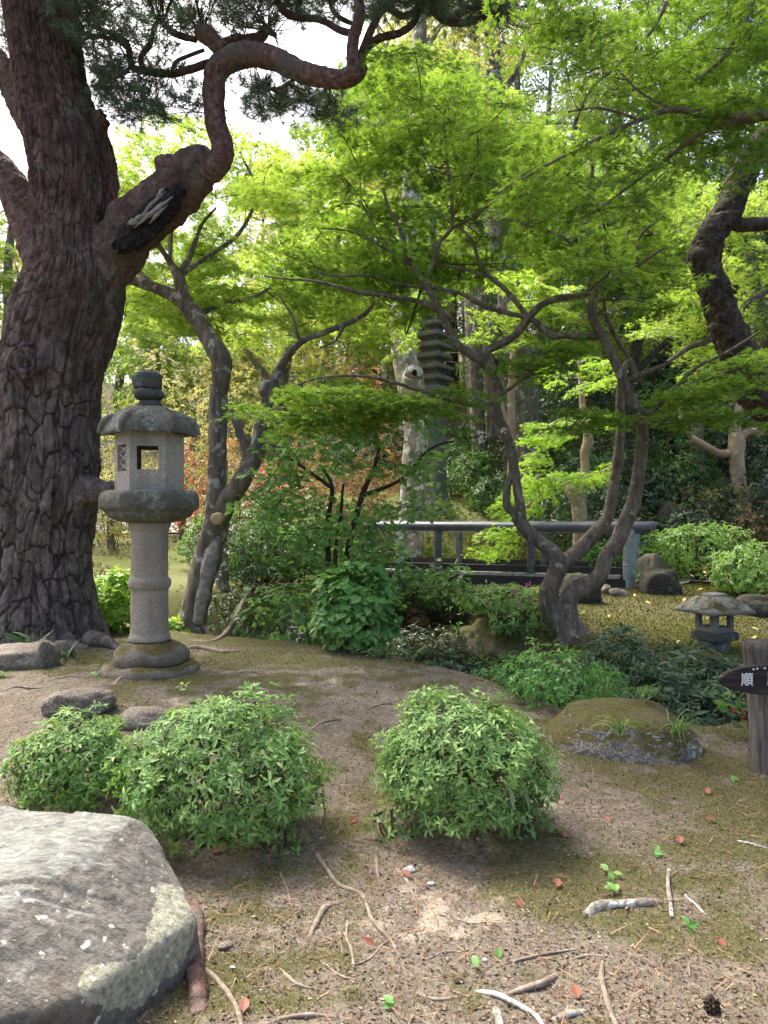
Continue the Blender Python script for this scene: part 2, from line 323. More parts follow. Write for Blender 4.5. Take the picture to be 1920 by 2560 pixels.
c = m.mix(m.ramp(m.noise(4.2, 5, 0.65), [(0.58, 0.0), (0.68, 0.7)]), c, S(112, 112, 100))
c = m.mix(m.attr('crack'), c, S(50, 40, 36))
m.bump(m.math('ADD', m.math('MULTIPLY', n, .5), n2), 0.022); MAT['pine_bark'] = m.color(c)
MAT['pine_limb'] = bark_mat('red_pine_limb_bark', S(70, 54, 48), S(124, 98, 87), S(164, 142, 130), 0.8, 20, S(112, 104, 96), 4, (0.52, 0.66), 0.03)
MAT['pine_twig'] = bark_mat('pine_twig_bark', S(56, 44, 40), S(86, 68, 60), S(120, 98, 86), 1, 20)
MAT['char'] = bark_mat('charred_wood', S(26, 24, 24), S(48, 44, 43), S(84, 78, 74), 1, 22, None, bump=0.02)
MAT['pale_wood'] = bark_mat('weathered_wood_splinter', S(110, 104, 96), S(150, 144, 134), S(182, 176, 164), 1, 20)

def granite(name, base, light, dark, lichen=None, lth=(0.52, 0.6), moss=None, lsc=3.5, fine=150):
    m = M(name, 0.88, 0.2)
    c = m.ramp(m.noise(fine, 3, 0.6), [(0.36, dark), (0.5, base), (0.64, light)])
    c = m.mix(m.ramp(m.noise(2.6, 5, 0.6), [(0.4, 0.0), (0.7, 0.55)]), c, dark)
    if lichen:
        c = m.mix(m.ramp(m.noise(lsc, 8, 0.68), [(lth[0], 0.0), (lth[1], 1.0)]), c, m.ramp(m.noise(26, 6, 0.7), [(0.35, dark), (0.55, lichen), (0.7, S(168, 178, 170))]))
    if moss:
        k = m.math('ADD', m.math('MULTIPLY', m.normal_z(), 0.55), m.noise(5, 5, 0.65))
        c = m.mix(m.ramp(m.math('MULTIPLY', k, 0.5), [(moss[1] / 2, 0.0), (moss[1] / 2 + 0.05, 1.0)]), c, m.ramp(m.noise(60, 4), [(0.35, S(70, 66, 34)), (0.65, moss[0])]))
    st = m.noise(7, 5, 0.6, m.co((1, 1, 0.12))); c = m.mix(m.ramp(st, [(0.50, 0.0), (0.68, 0.45)]), c, dark)
    m.bump(m.math('ADD', m.noise(70, 6, 0.65), m.math('MULTIPLY', m.noise(14, 5, 0.6), 1.5)), 0.008); return m.color(c)
MAT['granite'] = granite('speckled_granite', S(170, 163, 148), S(200, 195, 182), S(116, 109, 98), S(150, 152, 138), (0.62, 0.70), None, 5)
MAT['shaft_stone'] = granite('shaft_granite', S(158, 149, 132), S(188, 180, 163), S(118, 107, 94), S(150, 158, 152), (0.60, 0.70), None, 3)
MAT['lichen_stone'] = granite('lichen_covered_stone', S(106, 103, 92), S(136, 132, 118), S(62, 60, 54), S(122, 130, 119), (0.48, 0.56))
MAT['dark_stone'] = granite('dark_lichen_stone', S(84, 88, 80), S(110, 112, 102), S(54, 56, 52), S(98, 108, 102), (0.5, 0.6))
MAT['plinth_stone'] = granite('mossy_plinth_stone', S(126, 118, 102), S(152, 144, 128), S(88, 80, 70), S(140, 142, 130), (0.58, 0.66), (S(106, 98, 52), 0.86))
MAT['roof_moss_stone'] = granite('mossy_lantern_stone', S(140, 138, 124), S(166, 164, 150), S(86, 86, 76), S(160, 166, 152), (0.56, 0.62), (S(86, 82, 44), 0.90))
MAT['pale_stone'] = granite('pale_weathered_granite', S(136, 134, 126), S(164, 162, 152), S(96, 96, 92), S(120, 128, 124), (0.58, 0.66))
MAT['pagoda_stone'] = granite('pagoda_stone', S(126, 126, 124), S(152, 152, 148), S(88, 88, 88), S(120, 126, 124), (0.56, 0.64))
MAT['rock'] = granite('garden_rock', S(124, 116, 102), S(150, 144, 130), S(84, 78, 70), S(150, 150, 138), (0.58, 0.66), (S(92, 88, 52), 1.14), fine=90)
MAT['dark_rock'] = granite('shaded_dark_rock', S(70, 68, 60), S(92, 90, 80), S(44, 42, 38), S(84, 90, 78), (0.58, 0.66), (S(64, 66, 34), 0.98), fine=60)
MAT['moss_rock'] = granite('moss_covered_rock', S(136, 130, 118), S(164, 158, 146), S(92, 86, 78), S(196, 196, 190), (0.55, 0.58), (S(100, 95, 56), 0.70), fine=90)
MAT['pebble'] = granite('pale_pebble', S(176, 176, 172), S(205, 205, 202), S(140, 138, 132), fine=120)
# the large boulder: grey cleft top, brown face, pale lichen crust
m = M('boulder_stone', 0.88, 0.22)
top = m.ramp(m.noise(16, 8, 0.68, m.co((1, 1.8, 1)), 0.5), [(0.32, S(96, 97, 92)), (0.5, S(130, 131, 123)), (0.7, S(160, 160, 150))])
face = m.ramp(m.noise(24, 8, 0.7), [(0.3, S(80, 77, 71)), (0.5, S(114, 110, 102)), (0.72, S(152, 147, 136))])
c = m.mix(m.ramp(m.math('ADD', m.normal_z(), m.math('MULTIPLY', m.noise(9, 5), 0.2)), [(0.98, 0.0), (1.05, 1.0)]), face, top)
c = m.mix(m.ramp(m.noise(3.0, 4, 0.5), [(0.58, 0.0), (0.72, 0.4)]), c, S(124, 104, 84))
crust = m.ramp(m.noise(46, 6, 0.7), [(0.34, S(120, 120, 104)), (0.5, S(166, 164, 142)), (0.68, S(192, 190, 170))])
kk = m.math('ADD', m.attr('crust'), m.math('MULTIPLY', m.math('SUBTRACT', m.noise(7, 7, 0.6), 0.5), 1.5))
c = m.mix(m.ramp(kk, [(0.48, 0.0), (0.53, 1.0)]), c, crust)
sp = m.math('MULTIPLY', m.ramp(m.vor(17, m.mix(0.06, m.tc.outputs['Object'], m.noise(20, 3)), 'F1'), [(0.14, 1.0), (0.20, 0.0)]), m.ramp(m.noise(2.6, 3), [(0.42, 0.0), (0.5, 1.0)]))
c = m.mix(sp, c, S(206, 204, 190))
sp2 = m.ramp(m.noise(42, 4, 0.7), [(0.64, 0.0), (0.68, 0.8)]); c = m.mix(sp2, c, S(196, 194, 180))
m.bump(m.math('ADD', m.noise(60, 7, 0.7), m.math('MULTIPLY', m.noise(12, 6, 0.65, m.co((1, 2.2, 1))), 2.0)), 0.012); MAT['boulder'] = m.color(c)

# ground
m = M('garden_earth', 0.95, 0.1)
n = m.noise(55, 8, 0.72); nb = m.noise(9, 6, 0.65)
earth = m.ramp(n, [(0.3, S(88, 81, 68)), (0.5, S(136, 127, 110)), (0.7, S(180, 171, 153))])
earth = m.mix(m.ramp(nb, [(0.35, 0.0), (0.65, 0.6)]), earth, m.ramp(m.noise(90, 5, 0.7), [(0.35, S(72, 62, 54)), (0.65, S(132, 118, 106))]))
sand = m.ramp(m.noise(160, 5, 0.7), [(0.3, S(150, 132, 112)), (0.5, S(188, 172, 150)), (0.7, S(212, 200, 182))])
mo = m.ramp(m.noise(75, 7, 0.72), [(0.3, S(62, 62, 34)), (0.5, S(94, 93, 54)), (0.7, S(130, 127, 84))])
gold = m.mix(m.attr('lawn'), m.ramp(m.noise(40, 7, 0.72), [(0.3, S(62, 60, 28)), (0.5, S(86, 88, 40)), (0.7, S(112, 116, 56))]), m.ramp(m.noise(30, 7, 0.72), [(0.3, S(72, 86, 38)), (0.5, S(102, 116, 52)), (0.7, S(136, 144, 76))]))
nn = m.math('SUBTRACT', m.math('ADD', m.math('MULTIPLY', m.noise(26, 6, 0.7), 0.6), m.math('MULTIPLY', m.noise(120, 5, 0.7), 0.6)), 0.6)
c = m.mix(m.ramp(m.math('ADD', m.attr('sand'), m.math('MULTIPLY', nn, 2.2)), [(0.38, 0.0), (0.75, 0.9)]), earth, sand)
c = m.mix(m.ramp(m.math('ADD', m.attr('moss'), m.math('MULTIPLY', nn, 2.4)), [(0.35, 0.0), (0.9, 0.85)]), c, mo); c = m.mix(m.attr('gold'), c, gold)
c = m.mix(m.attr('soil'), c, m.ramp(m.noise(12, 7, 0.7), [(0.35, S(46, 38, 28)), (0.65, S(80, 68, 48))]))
m.bump(m.math('ADD', n, m.math('MULTIPLY', m.noise(240, 4, 0.7), 0.5)), 0.018); MAT['ground'] = m.color(c)
m = M('stone_paving', 0.85, 0.2); d = m.vor(3.4, None, 'DISTANCE_TO_EDGE')
c = m.mix(m.ramp(d, [(0.03, 0.0), (0.06, 1.0)]), S(96, 88, 70), m.ramp(m.noise(18, 6), [(0.35, S(136, 132, 124)), (0.65, S(184, 182, 174))])); m.bump(m.ramp(d, [(0.02, 0.0), (0.08, 1.0)]), 0.02); MAT['paving'] = m.color(c)
m = M('black_painted_pipe', 0.42, 0.5); n = m.noise(14, 6, 0.65, m.co((0.35, 1, 1)))
c = m.ramp(n, [(0.35, S(70, 71, 78)), (0.6, S(92, 93, 99)), (0.78, S(124, 124, 126))]); m.bump(n, 0.002); MAT['black_rail'] = m.color(c)
m = M('grey_metal_sleeve', 0.5, 0.4); n = m.noise(9, 6, 0.65); MAT['grey_metal'] = m.color(m.ramp(n, [(0.35, S(120, 130, 132)), (0.6, S(150, 160, 160)), (0.8, S(172, 180, 178))]))
m = M('black_painted_beam', 0.6, 0.4); n = m.noise(20, 6, 0.65, m.co((0.2, 1, 1))); MAT['black_beam'] = m.color(m.ramp(n, [(0.35, S(38, 36, 38)), (0.62, S(56, 52, 54)), (0.8, S(90, 86, 82))])); m.bump(n, 0.003)
m = M('grey_deck_board', 0.8, 0.2); n = m.noise(16, 6, 0.65); MAT['deck'] = m.color(m.ramp(n, [(0.35, S(140, 138, 134)), (0.65, S(184, 182, 176))]))
m = M('weathered_post_wood', 0.85, 0.2); n = m.noise(16, 9, 0.7, m.co((3.2, 3.2, 0.22)), 0.3)
c = m.ramp(n, [(0.3, S(52, 46, 42)), (0.5, S(96, 90, 84)), (0.72, S(134, 130, 124))]); c = m.mix(m.ramp(m.pos_z(), [(0.55, 0.0), (0.72, 0.55)]), c, S(52, 46, 42)); m.bump(n, 0.008); MAT['post_wood'] = m.color(c)
m = M('black_sign_wood', 0.6, 0.3); n = m.noise(12, 8, 0.7, m.co((0.3, 1, 3.0)), 0.6)
c = m.ramp(n, [(0.32, S(28, 24, 26)), (0.55, S(46, 40, 42)), (0.75, S(86, 78, 76))]); m.bump(n, 0.004); MAT['sign_wood'] = m.color(c)
def plain(name, c, rough=0.7, spec=0.3):
    m = M(name, rough, spec); n = m.noise(30, 4)
    return m.color(m.mix(m.ramp(n, [(0.35, 0.0), (0.65, 0.35)]), c, (c[0] * 0.7, c[1] * 0.7, c[2] * 0.7, 1)))
MAT['white_paint'] = plain('white_brush_paint', S(225, 225, 222)); MAT['jeans'] = plain('blue_denim', S(76, 112, 176)); MAT['shirt'] = plain('pale_blue_shirt', S(178, 198, 224))
MAT['navy'] = plain('navy_cloth', S(36, 42, 66)); MAT['skin'] = plain('skin', S(206, 164, 138), 0.5); MAT['hair'] = plain('dark_hair', S(32, 26, 24), 0.4)
MAT['hole_shade'] = plain('painted_hole_shade', S(28, 24, 22), 0.95); MAT['plaster'] = plain('ochre_plaster', S(206, 188, 146)); MAT['tile'] = plain('grey_roof_tile', S(150, 150, 156))
MAT['cut_wood'] = plain('sawn_wood', S(196, 168, 128)); MAT['cone'] = plain('pine_cone', S(58, 42, 34))

# ------------------------------------------------------------------ foliage tools
def tris_leaf(kind):
    if kind == 'maple':
        an = np.radians([0, 42, -42, 84, -84, 122, -122]); ln = [1.0, 0.92, 0.92, 0.72, 0.72, 0.4, 0.4]
        V = [(0, 0, 0)]; T = []
        for a, l in zip(an, ln):
            k = len(V); h = np.radians(17); rr = 0.36 * l + 0.05
            V += [(math.sin(a - h) * rr, math.cos(a - h) * rr, 0.02), (math.sin(a) * l, math.cos(a) * l, -0.12 * l), (math.sin(a + h) * rr, math.cos(a + h) * rr, 0.02)]
            T += [(0, k + 1, k), (0, k + 2, k + 1)]
        return np.array(V) - np.array([0, 0.25, 0]), np.array(T)
    if kind == 'star':
        an = np.radians([0, 55, -55, 108, -108]); ln = [1.0, 0.9, 0.9, 0.6, 0.6]; V = [(0, 0, 0)]; T = []
        for a, l in zip(an, ln):
            k = len(V); h = np.radians(24); rr = 0.34 * l
            V += [(math.sin(a - h) * rr, math.cos(a - h) * rr, 0), (math.sin(a) * l, math.cos(a) * l, -0.12 * l), (math.sin(a + h) * rr, math.cos(a + h) * rr, 0)]
            T += [(0, k + 1, k), (0, k + 2, k + 1)]
        return np.array(V) - np.array([0, 0.2, 0]), np.array(T)
    if kind == 'oval':   wd, z = 0.20, 0.05
    if kind == 'broad':  wd, z = 0.29, 0.06
    if kind == 'azalea': wd, z = 0.155, 0.05
    if kind == 'lance':  wd, z = 0.12, 0.03
    if kind in ('oval', 'broad', 'lance', 'azalea'):
        V = [(0, 0, 0), (-wd, .33, z), (0, .36, 0), (wd, .33, z), (-wd * .85, .66, z * .6), (0, .68, -.02), (wd * .85, .66, z * .6), (0, 1, -.12)]
        T = [(0, 2, 1), (0, 3, 2), (1, 2, 5), (1, 5, 4), (2, 3, 6), (2, 6, 5), (4, 5, 7), (5, 6, 7)]
        return np.array(V), np.array(T)
    if kind == 'diamond':
        return np.array([(0, 0, 0), (-.28, .45, .06), (0, 1, -.06), (.28, .45, .06), (0, .5, 0)]), np.array([(0, 4, 1), (1, 4, 2), (0, 3, 4), (4, 3, 2)])
    if kind == 'strip':
        return np.array([(-.04, 0, 0), (.04, 0, 0), (-.04, .5, .02), (.04, .5, .02), (0, 1, -.1)]), np.array([(0, 1, 3), (0, 3, 2), (2, 3, 4)])
    if kind == 'needle':
        return np.array([(-.02, 0, 0), (.02, 0, 0), (0, 1, 0)]), np.array([(0, 1, 2)])
LEAF = {k: tris_leaf(k) for k in ('maple', 'star', 'oval', 'broad', 'lance', 'azalea', 'diamond', 'strip', 'needle')}
def leaves(buf, pos, nrm, dr, size, kind):
    V, T = LEAF[kind]; n = len(pos); nrm = norm(nrm); s = norm(np.cross(dr, nrm)); d = np.cross(nrm, s)
    size = np.broadcast_to(np.asarray(size, dtype=float), (n,))[:, None, None]
    X = pos[:, None] + size * (V[None, :, 0, None] * s[:, None] + V[None, :, 1, None] * d[:, None] + V[None, :, 2, None] * nrm[:, None])
    buf.add(X.reshape(-1, 3), (T[None] + (np.arange(n) * len(V))[:, None, None]).reshape(-1, 3))
def rvec(n): return rng.normal(size=(n, 3))
def in_poly(pts, poly):
    x, y = pts[:, 0], pts[:, 1]; r = np.zeros(len(pts), bool); q = np.array(poly, float); j = len(q) - 1
    for i in range(len(q)):
        c = ((q[i, 1] > y) != (q[j, 1] > y)) & (x < (q[j, 0] - q[i, 0]) * (y - q[i, 1]) / (q[j, 1] - q[i, 1] + 1e-9) + q[i, 0]); r ^= c; j = i
    return r
def sample_poly(poly, n, gap=0):
    q = np.array(poly, float); lo, hi = q.min(0), q.max(0); out = []
    while len(out) < n:
        p = rng.uniform(lo, hi, size=(n * 4, 2)); p = p[in_poly(p, poly)]; out += list(p)
    return np.array(out[:n])
class Tree:
    """a tree grown from limbs laid out in space; twigs join each spray of leaves to the nearest wood"""
    def __init__(s, name, label, base, bark, group=None, twig=None, merge=False):
        s.root = thing(name, label, 'tree', base, group); s.bark, s.twig = bark, twig or bark
        s.wood, s.tw, s.lf = Buf(), Buf(), Buf(); s.sk = []
        if merge: s.tw = s.wood
    def limb(s, rows, n=10, step=0.06, rough=0.18, freq=7.0, seed=1):
        """rows: photo x, photo y, half width in photo pixels, distance"""
        pts = np.array([np.append(P(r[0], r[1], r[3]), R(r[2] * getattr(s, 'slim', 1.0), r[3])) for r in rows]); return s.limb3(pts, n, step, rough, freq, seed)
    def limb3(s, pts, n=10, step=0.06, rough=0.18, freq=7.0, seed=1):
        S_ = tube(s.wood, pts, n, step, rough, seed, freq, getattr(s, 'plates', None)); s.sk.append(S_[::3, :4]); return S_
    def pads(s, C, R_, n_leaf, size, kind='maple', flat=0.12, droop=0.18, tilt=0.25, twr=0.007, spokes=5, spread=0.4, minr=0.0028):
        """sprays: flat layers of leaves centred at C (n x 3) with radius R_"""
        C = np.asarray(C); sk = np.concatenate(s.sk)[:, :3]
        dist = np.array([np.min(np.linalg.norm(sk - c, axis=1)) for c in C]); order = np.argsort(dist)
        R_ = np.broadcast_to(R_, (len(C),))
        for k in order:
            c, r = C[k], R_[k]
            w_ = sk - c; dd = np.linalg.norm(w_, axis=1) + np.where(w_[:, 2] > 0.15, 0.6, 0)
            a = sk[np.argmin(dd)]; L = np.linalg.norm(c - a)
            if L > 0.02:
                t1 = min(twr * (0.8 + 0.8 * L), 0.02)
                mid = (a + c) / 2 + rng.normal(size=3) * 0.10 * L - A(0, 0, 0.05 * L)
                S_ = tube(s.tw, [np.append(a, t1), np.append(mid, t1 * 0.75), np.append(c, t1 * 0.5)], 5, max(0.12, L / 6))
                sk = np.vstack([sk, S_[1:, :3]])
            up = norm(A(rng.normal() * tilt, rng.normal() * tilt, 1.0)); e1 = norm(np.cross(up, A(0.2, 1, 0.1))); e2 = np.cross(up, e1)
            n = max(6, int(n_leaf * (r / np.mean(R_)) ** 2)); th = rng.uniform(0, 2 * np.pi, n); rr = r * np.sqrt(rng.uniform(0.0, 1, n)); el = rng.uniform(0.55, 1.0); ph = rng.uniform(0, np.pi)
            x_, y_ = rr * np.cos(th), rr * np.sin(th) * el
            xx = x_ * math.cos(ph) - y_ * math.sin(ph); yy = x_ * math.sin(ph) + y_ * math.cos(ph)
            lump = 0.5 * vnoise(np.stack([xx * 6 / r, yy * 6 / r, np.full(n, k * 3.7)], -1), 5); keep = lump > rng.uniform(-0.45, -0.05)
            xx, yy, rr, th = xx[keep], yy[keep], rr[keep], th[keep]; n = len(xx)
            pos = c + xx[:, None] * e1 + yy[:, None] * e2 + up * (rng.normal(size=n) * flat * r * 0.6 - droop * rr ** 2 / r)[:, None]
            out = norm(xx[:, None] * e1 + yy[:, None] * e2 + rvec(n) * 0.25 * r)
            leaves(s.lf, pos, up + rvec(n) * spread, out - A(0, 0, 0.25) + rvec(n) * 0.3, size * rng.uniform(0.65, 1.2, n), kind)
            for q in range(spokes):
                t = rng.uniform(0, 2 * np.pi); e = c + (math.cos(t) * e1 + math.sin(t) * e2) * r * 0.85 - A(0, 0, droop * r * 0.6)
                tube(s.tw, [np.append(c, max(twr * 0.45, minr)), np.append((c + e) / 2 + rng.normal(size=3) * 0.04 * r, max(twr * 0.35, minr)), np.append(e, minr * 0.6)], 3, r)
    def clumps(s, C, rad, n_leaf, size, kind='diamond', twr=0.01, spread=0.8, shell=0.5):
        """rounded leaf clumps"""
        for c, r in zip(np.asarray(C), np.asarray(rad)):
            sk = np.concatenate(s.sk)[:, :3]; a = sk[np.argmin(np.linalg.norm(sk - c, axis=1))]
            tube(s.tw, [np.append(a, twr), np.append((a + c) / 2 + rng.normal(size=3) * 0.08 * np.linalg.norm(c - a), twr * .7), np.append(c, twr * .3)], 5, 0.4)
            d = norm(rvec(n_leaf)); rr = (shell + (1 - shell) * rng.uniform(0, 1, n_leaf)) * (1 + 0.35 * fbm(d * 2.2 + c, 3, 7))
            leaves(s.lf, c + d * rr[:, None] * np.array(r), d + A(0, 0, 0.5) + rvec(n_leaf) * spread, d + A(0, 0, -0.3) + rvec(n_leaf) * 0.6, size * rng.uniform(0.6, 1.25, n_leaf), kind)
    def done(s, leaf_mat_, crown='crown', trunk='trunk', label=None):
        two = s.tw.v and s.tw is not s.wood; nw = sum(len(f) for f in s.wood.f)
        if two: V, F_ = s.tw.arrays(); s.wood.add(V, F_)
        t = obj(trunk, s.wood, s.bark, s.root)
        if two:
            t.data.materials.append(s.twig); mi = np.zeros(len(t.data.polygons), dtype=np.int32); mi[nw:] = 1; t.data.polygons.foreach_set('material_index', mi)
        if s.lf.v: obj(crown, s.lf, leaf_mat_, s.root, smooth=False)
        return s.root
def pad_points(poly, n, y0, y1, bias=1.0):
    q = sample_poly(poly, n); Y = y0 + (y1 - y0) * rng.uniform(0, 1, n) ** bias
    return np.stack([(q[:, 0] - 960) * Y / F, Y, CZ - (q[:, 1] - 1280) * Y / F], -1)

def shrub(name, label, c, rad, n, size, kind, mats, cat='shrub', group=None, rosette=5, low=0.35, stems=7, inner=0.5, lump=0.2, stem_m=None, top=0.35, cup=0.5, stem_r=0.006, flat=0.0, fr=2.4):
    """a bush on the ground: stems, older inner leaves, and rosettes of young leaves over an uneven dome.
    c: base point; rad: (rx, ry, height)"""
    t = thing(name, label, cat, c, group); c = np.array(c, float); rad = np.array(rad, float); sd = int(abs(c[0] * 100 + c[1] * 37)) % 997
    ctr = c + A(0, 0, rad[2] * low); rz = rad[2] * (1 - low); q = rad.copy(); q[2] = rz
    def surf(k, lo=-0.55):
        d = norm(rvec(k * 3 + 24)); d = d[d[:, 2] > lo - 0.15 * rng.uniform(0, 1, len(d))][:k]
        f = 1 + lump * 2 * fbm(d * fr + sd, 3, sd); r = np.array([q[0], q[1], rz])
        v = d * r * f[:, None]; lowm = v[:, 2] < 0; v[lowm, 2] *= low * rad[2] / rz
        return ctr + v, norm(d / r)
    if stems:
        b = Buf()
        for i in range(stems):
            e, d = surf(1, 0.0); e = e[0]; e = ctr + (e - ctr) * 0.9; s0 = c + A(rng.normal() * 0.12 * rad[0], rng.normal() * 0.12 * rad[1], -0.03)
            mid = (s0 + e) / 2 + A((e - s0)[0] * 0.2, (e - s0)[1] * 0.2, -0.05 * rad[2]) + rng.normal(size=3) * 0.05 * rad[2]
            tube(b, [np.append(s0, stem_r * 1.6), np.append(mid, stem_r), np.append(e, stem_r * 0.5)], 5, 0.1)
        obj('stem', b, stem_m or MAT['twig'], t)
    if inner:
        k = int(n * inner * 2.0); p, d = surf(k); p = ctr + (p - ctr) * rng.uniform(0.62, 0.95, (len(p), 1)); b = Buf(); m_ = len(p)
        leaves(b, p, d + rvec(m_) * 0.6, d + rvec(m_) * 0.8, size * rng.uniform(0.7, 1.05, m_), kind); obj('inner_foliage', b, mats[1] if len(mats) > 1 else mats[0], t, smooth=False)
    p, d = surf(n); b = Buf(); n = len(p); p = ctr + (p - ctr) * rng.uniform(0.86, 1.10, (n, 1)); ax = norm(d + A(0, 0, top) + rvec(n) * 0.3)
    u_ = norm(np.cross(ax, A(0.31, 0.9, 0.2))); w_ = np.cross(ax, u_); off = rng.uniform(0, 6.28, n); sc_ = rng.uniform(.6, 1.15, n)
    for j in range(rosette):
        th = off + j * 2 * np.pi / rosette + rng.normal(size=n) * 0.2; rd = np.cos(th)[:, None] * u_ + np.sin(th)[:, None] * w_
        leaves(b, p + rvec(n) * size * 0.12, ax - rd * cup * 0.5 + rvec(n) * 0.15, rd + ax * cup + rvec(n) * 0.12, size * rng.uniform(0.6, 1.12, n) * sc_, kind)
    obj('foliage', b, mats[0], t, smooth=False)
    return t
# ------------------------------------------------------------------ ground
def build_ground():
    ny, nu = 760, 620
    Y = 0.9 * (150 / 0.9) ** (np.linspace(0, 1, ny)); Y = np.concatenate([[-8, -4, -1.5, 0.2], Y])
    u = np.linspace(-1, 1, nu); u = np.sign(u) * (0.62 * np.abs(u) + 0.75 * np.abs(u) ** 5)
    yy = np.repeat(Y[:, None], nu, 1); xx = u[None, :] * (np.abs(yy) + 1.2); z = Gz(xx, yy)
    V = np.stack([xx, yy, z], -1).reshape(-1, 3)
    me = mesh_of('ground', V, grid_tris(len(Y), nu)); me.materials.append(MAT['ground'])
    x, y = V[:, 0], np.maximum(V[:, 1], 0.3); px = x / y * F + 960
    mo = moss_mask(x, y); far = sm((y - 6.9) / 0.6)
    gold = far * sm((V[:, 2] + 0.05) / 0.15) * np.clip(0.75 + 0.6 * fbm(V * 0.9, 3, 91), 0, 1) * sm((24 - y) / 6)
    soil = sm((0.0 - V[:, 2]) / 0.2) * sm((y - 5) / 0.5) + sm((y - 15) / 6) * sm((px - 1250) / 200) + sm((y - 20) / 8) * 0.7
    lawn = sm((3.4 - V[:, 0]) / 1.6) * sm((y - 9.5) / 2) * np.clip(.8 + .8 * fbm(V * .7, 3, 95), 0, 1)
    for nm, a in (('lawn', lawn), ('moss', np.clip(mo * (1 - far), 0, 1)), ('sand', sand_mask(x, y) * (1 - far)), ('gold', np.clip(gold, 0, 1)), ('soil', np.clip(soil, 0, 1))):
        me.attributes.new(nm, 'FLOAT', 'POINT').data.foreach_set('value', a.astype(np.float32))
    o = bpy.data.objects.new('ground', me); col.objects.link(o); o['kind'] = 'structure'
build_ground()
def strip_on_ground(name, pts, wid, m, lift=0.03):
    S_ = spline(np.array([(x, y, 0, wd) for (x, y), wd in zip(pts, wid)], float), 0.1); t = norm(np.gradient(S_[:, :2], axis=0)); nn = np.stack([-t[:, 1], t[:, 0]], -1)
    k = np.linspace(-1, 1, 9); X = S_[:, None, :2] + nn[:, None] * (k[None, :, None] * S_[:, None, 3:4] / 2)
    z = Gz(X[..., 0], X[..., 1]) + lift; V = np.concatenate([X, z[..., None]], -1).reshape(-1, 3)
    o = obj(name, (V, grid_tris(len(S_), 9)), m); o['kind'] = 'structure'; return o
def gp(px, Y): return ((px - 960) * Y / F, Y)
strip_on_ground('stone_path', [gp(1600, 11.0), gp(1680, 11.5), gp(1760, 11.4), gp(1860, 11.0), gp(2000, 10.8)], [1.1, 0.8, 0.7, 0.7, 0.7], MAT['paving'])
strip_on_ground('garden_path', [gp(150, 15.8), gp(330, 16.0), gp(470, 16.2), gp(640, 16.4), gp(780, 16.2)], [1.0, 1.0, 0.9, 0.9, 0.9], MAT['paving'])

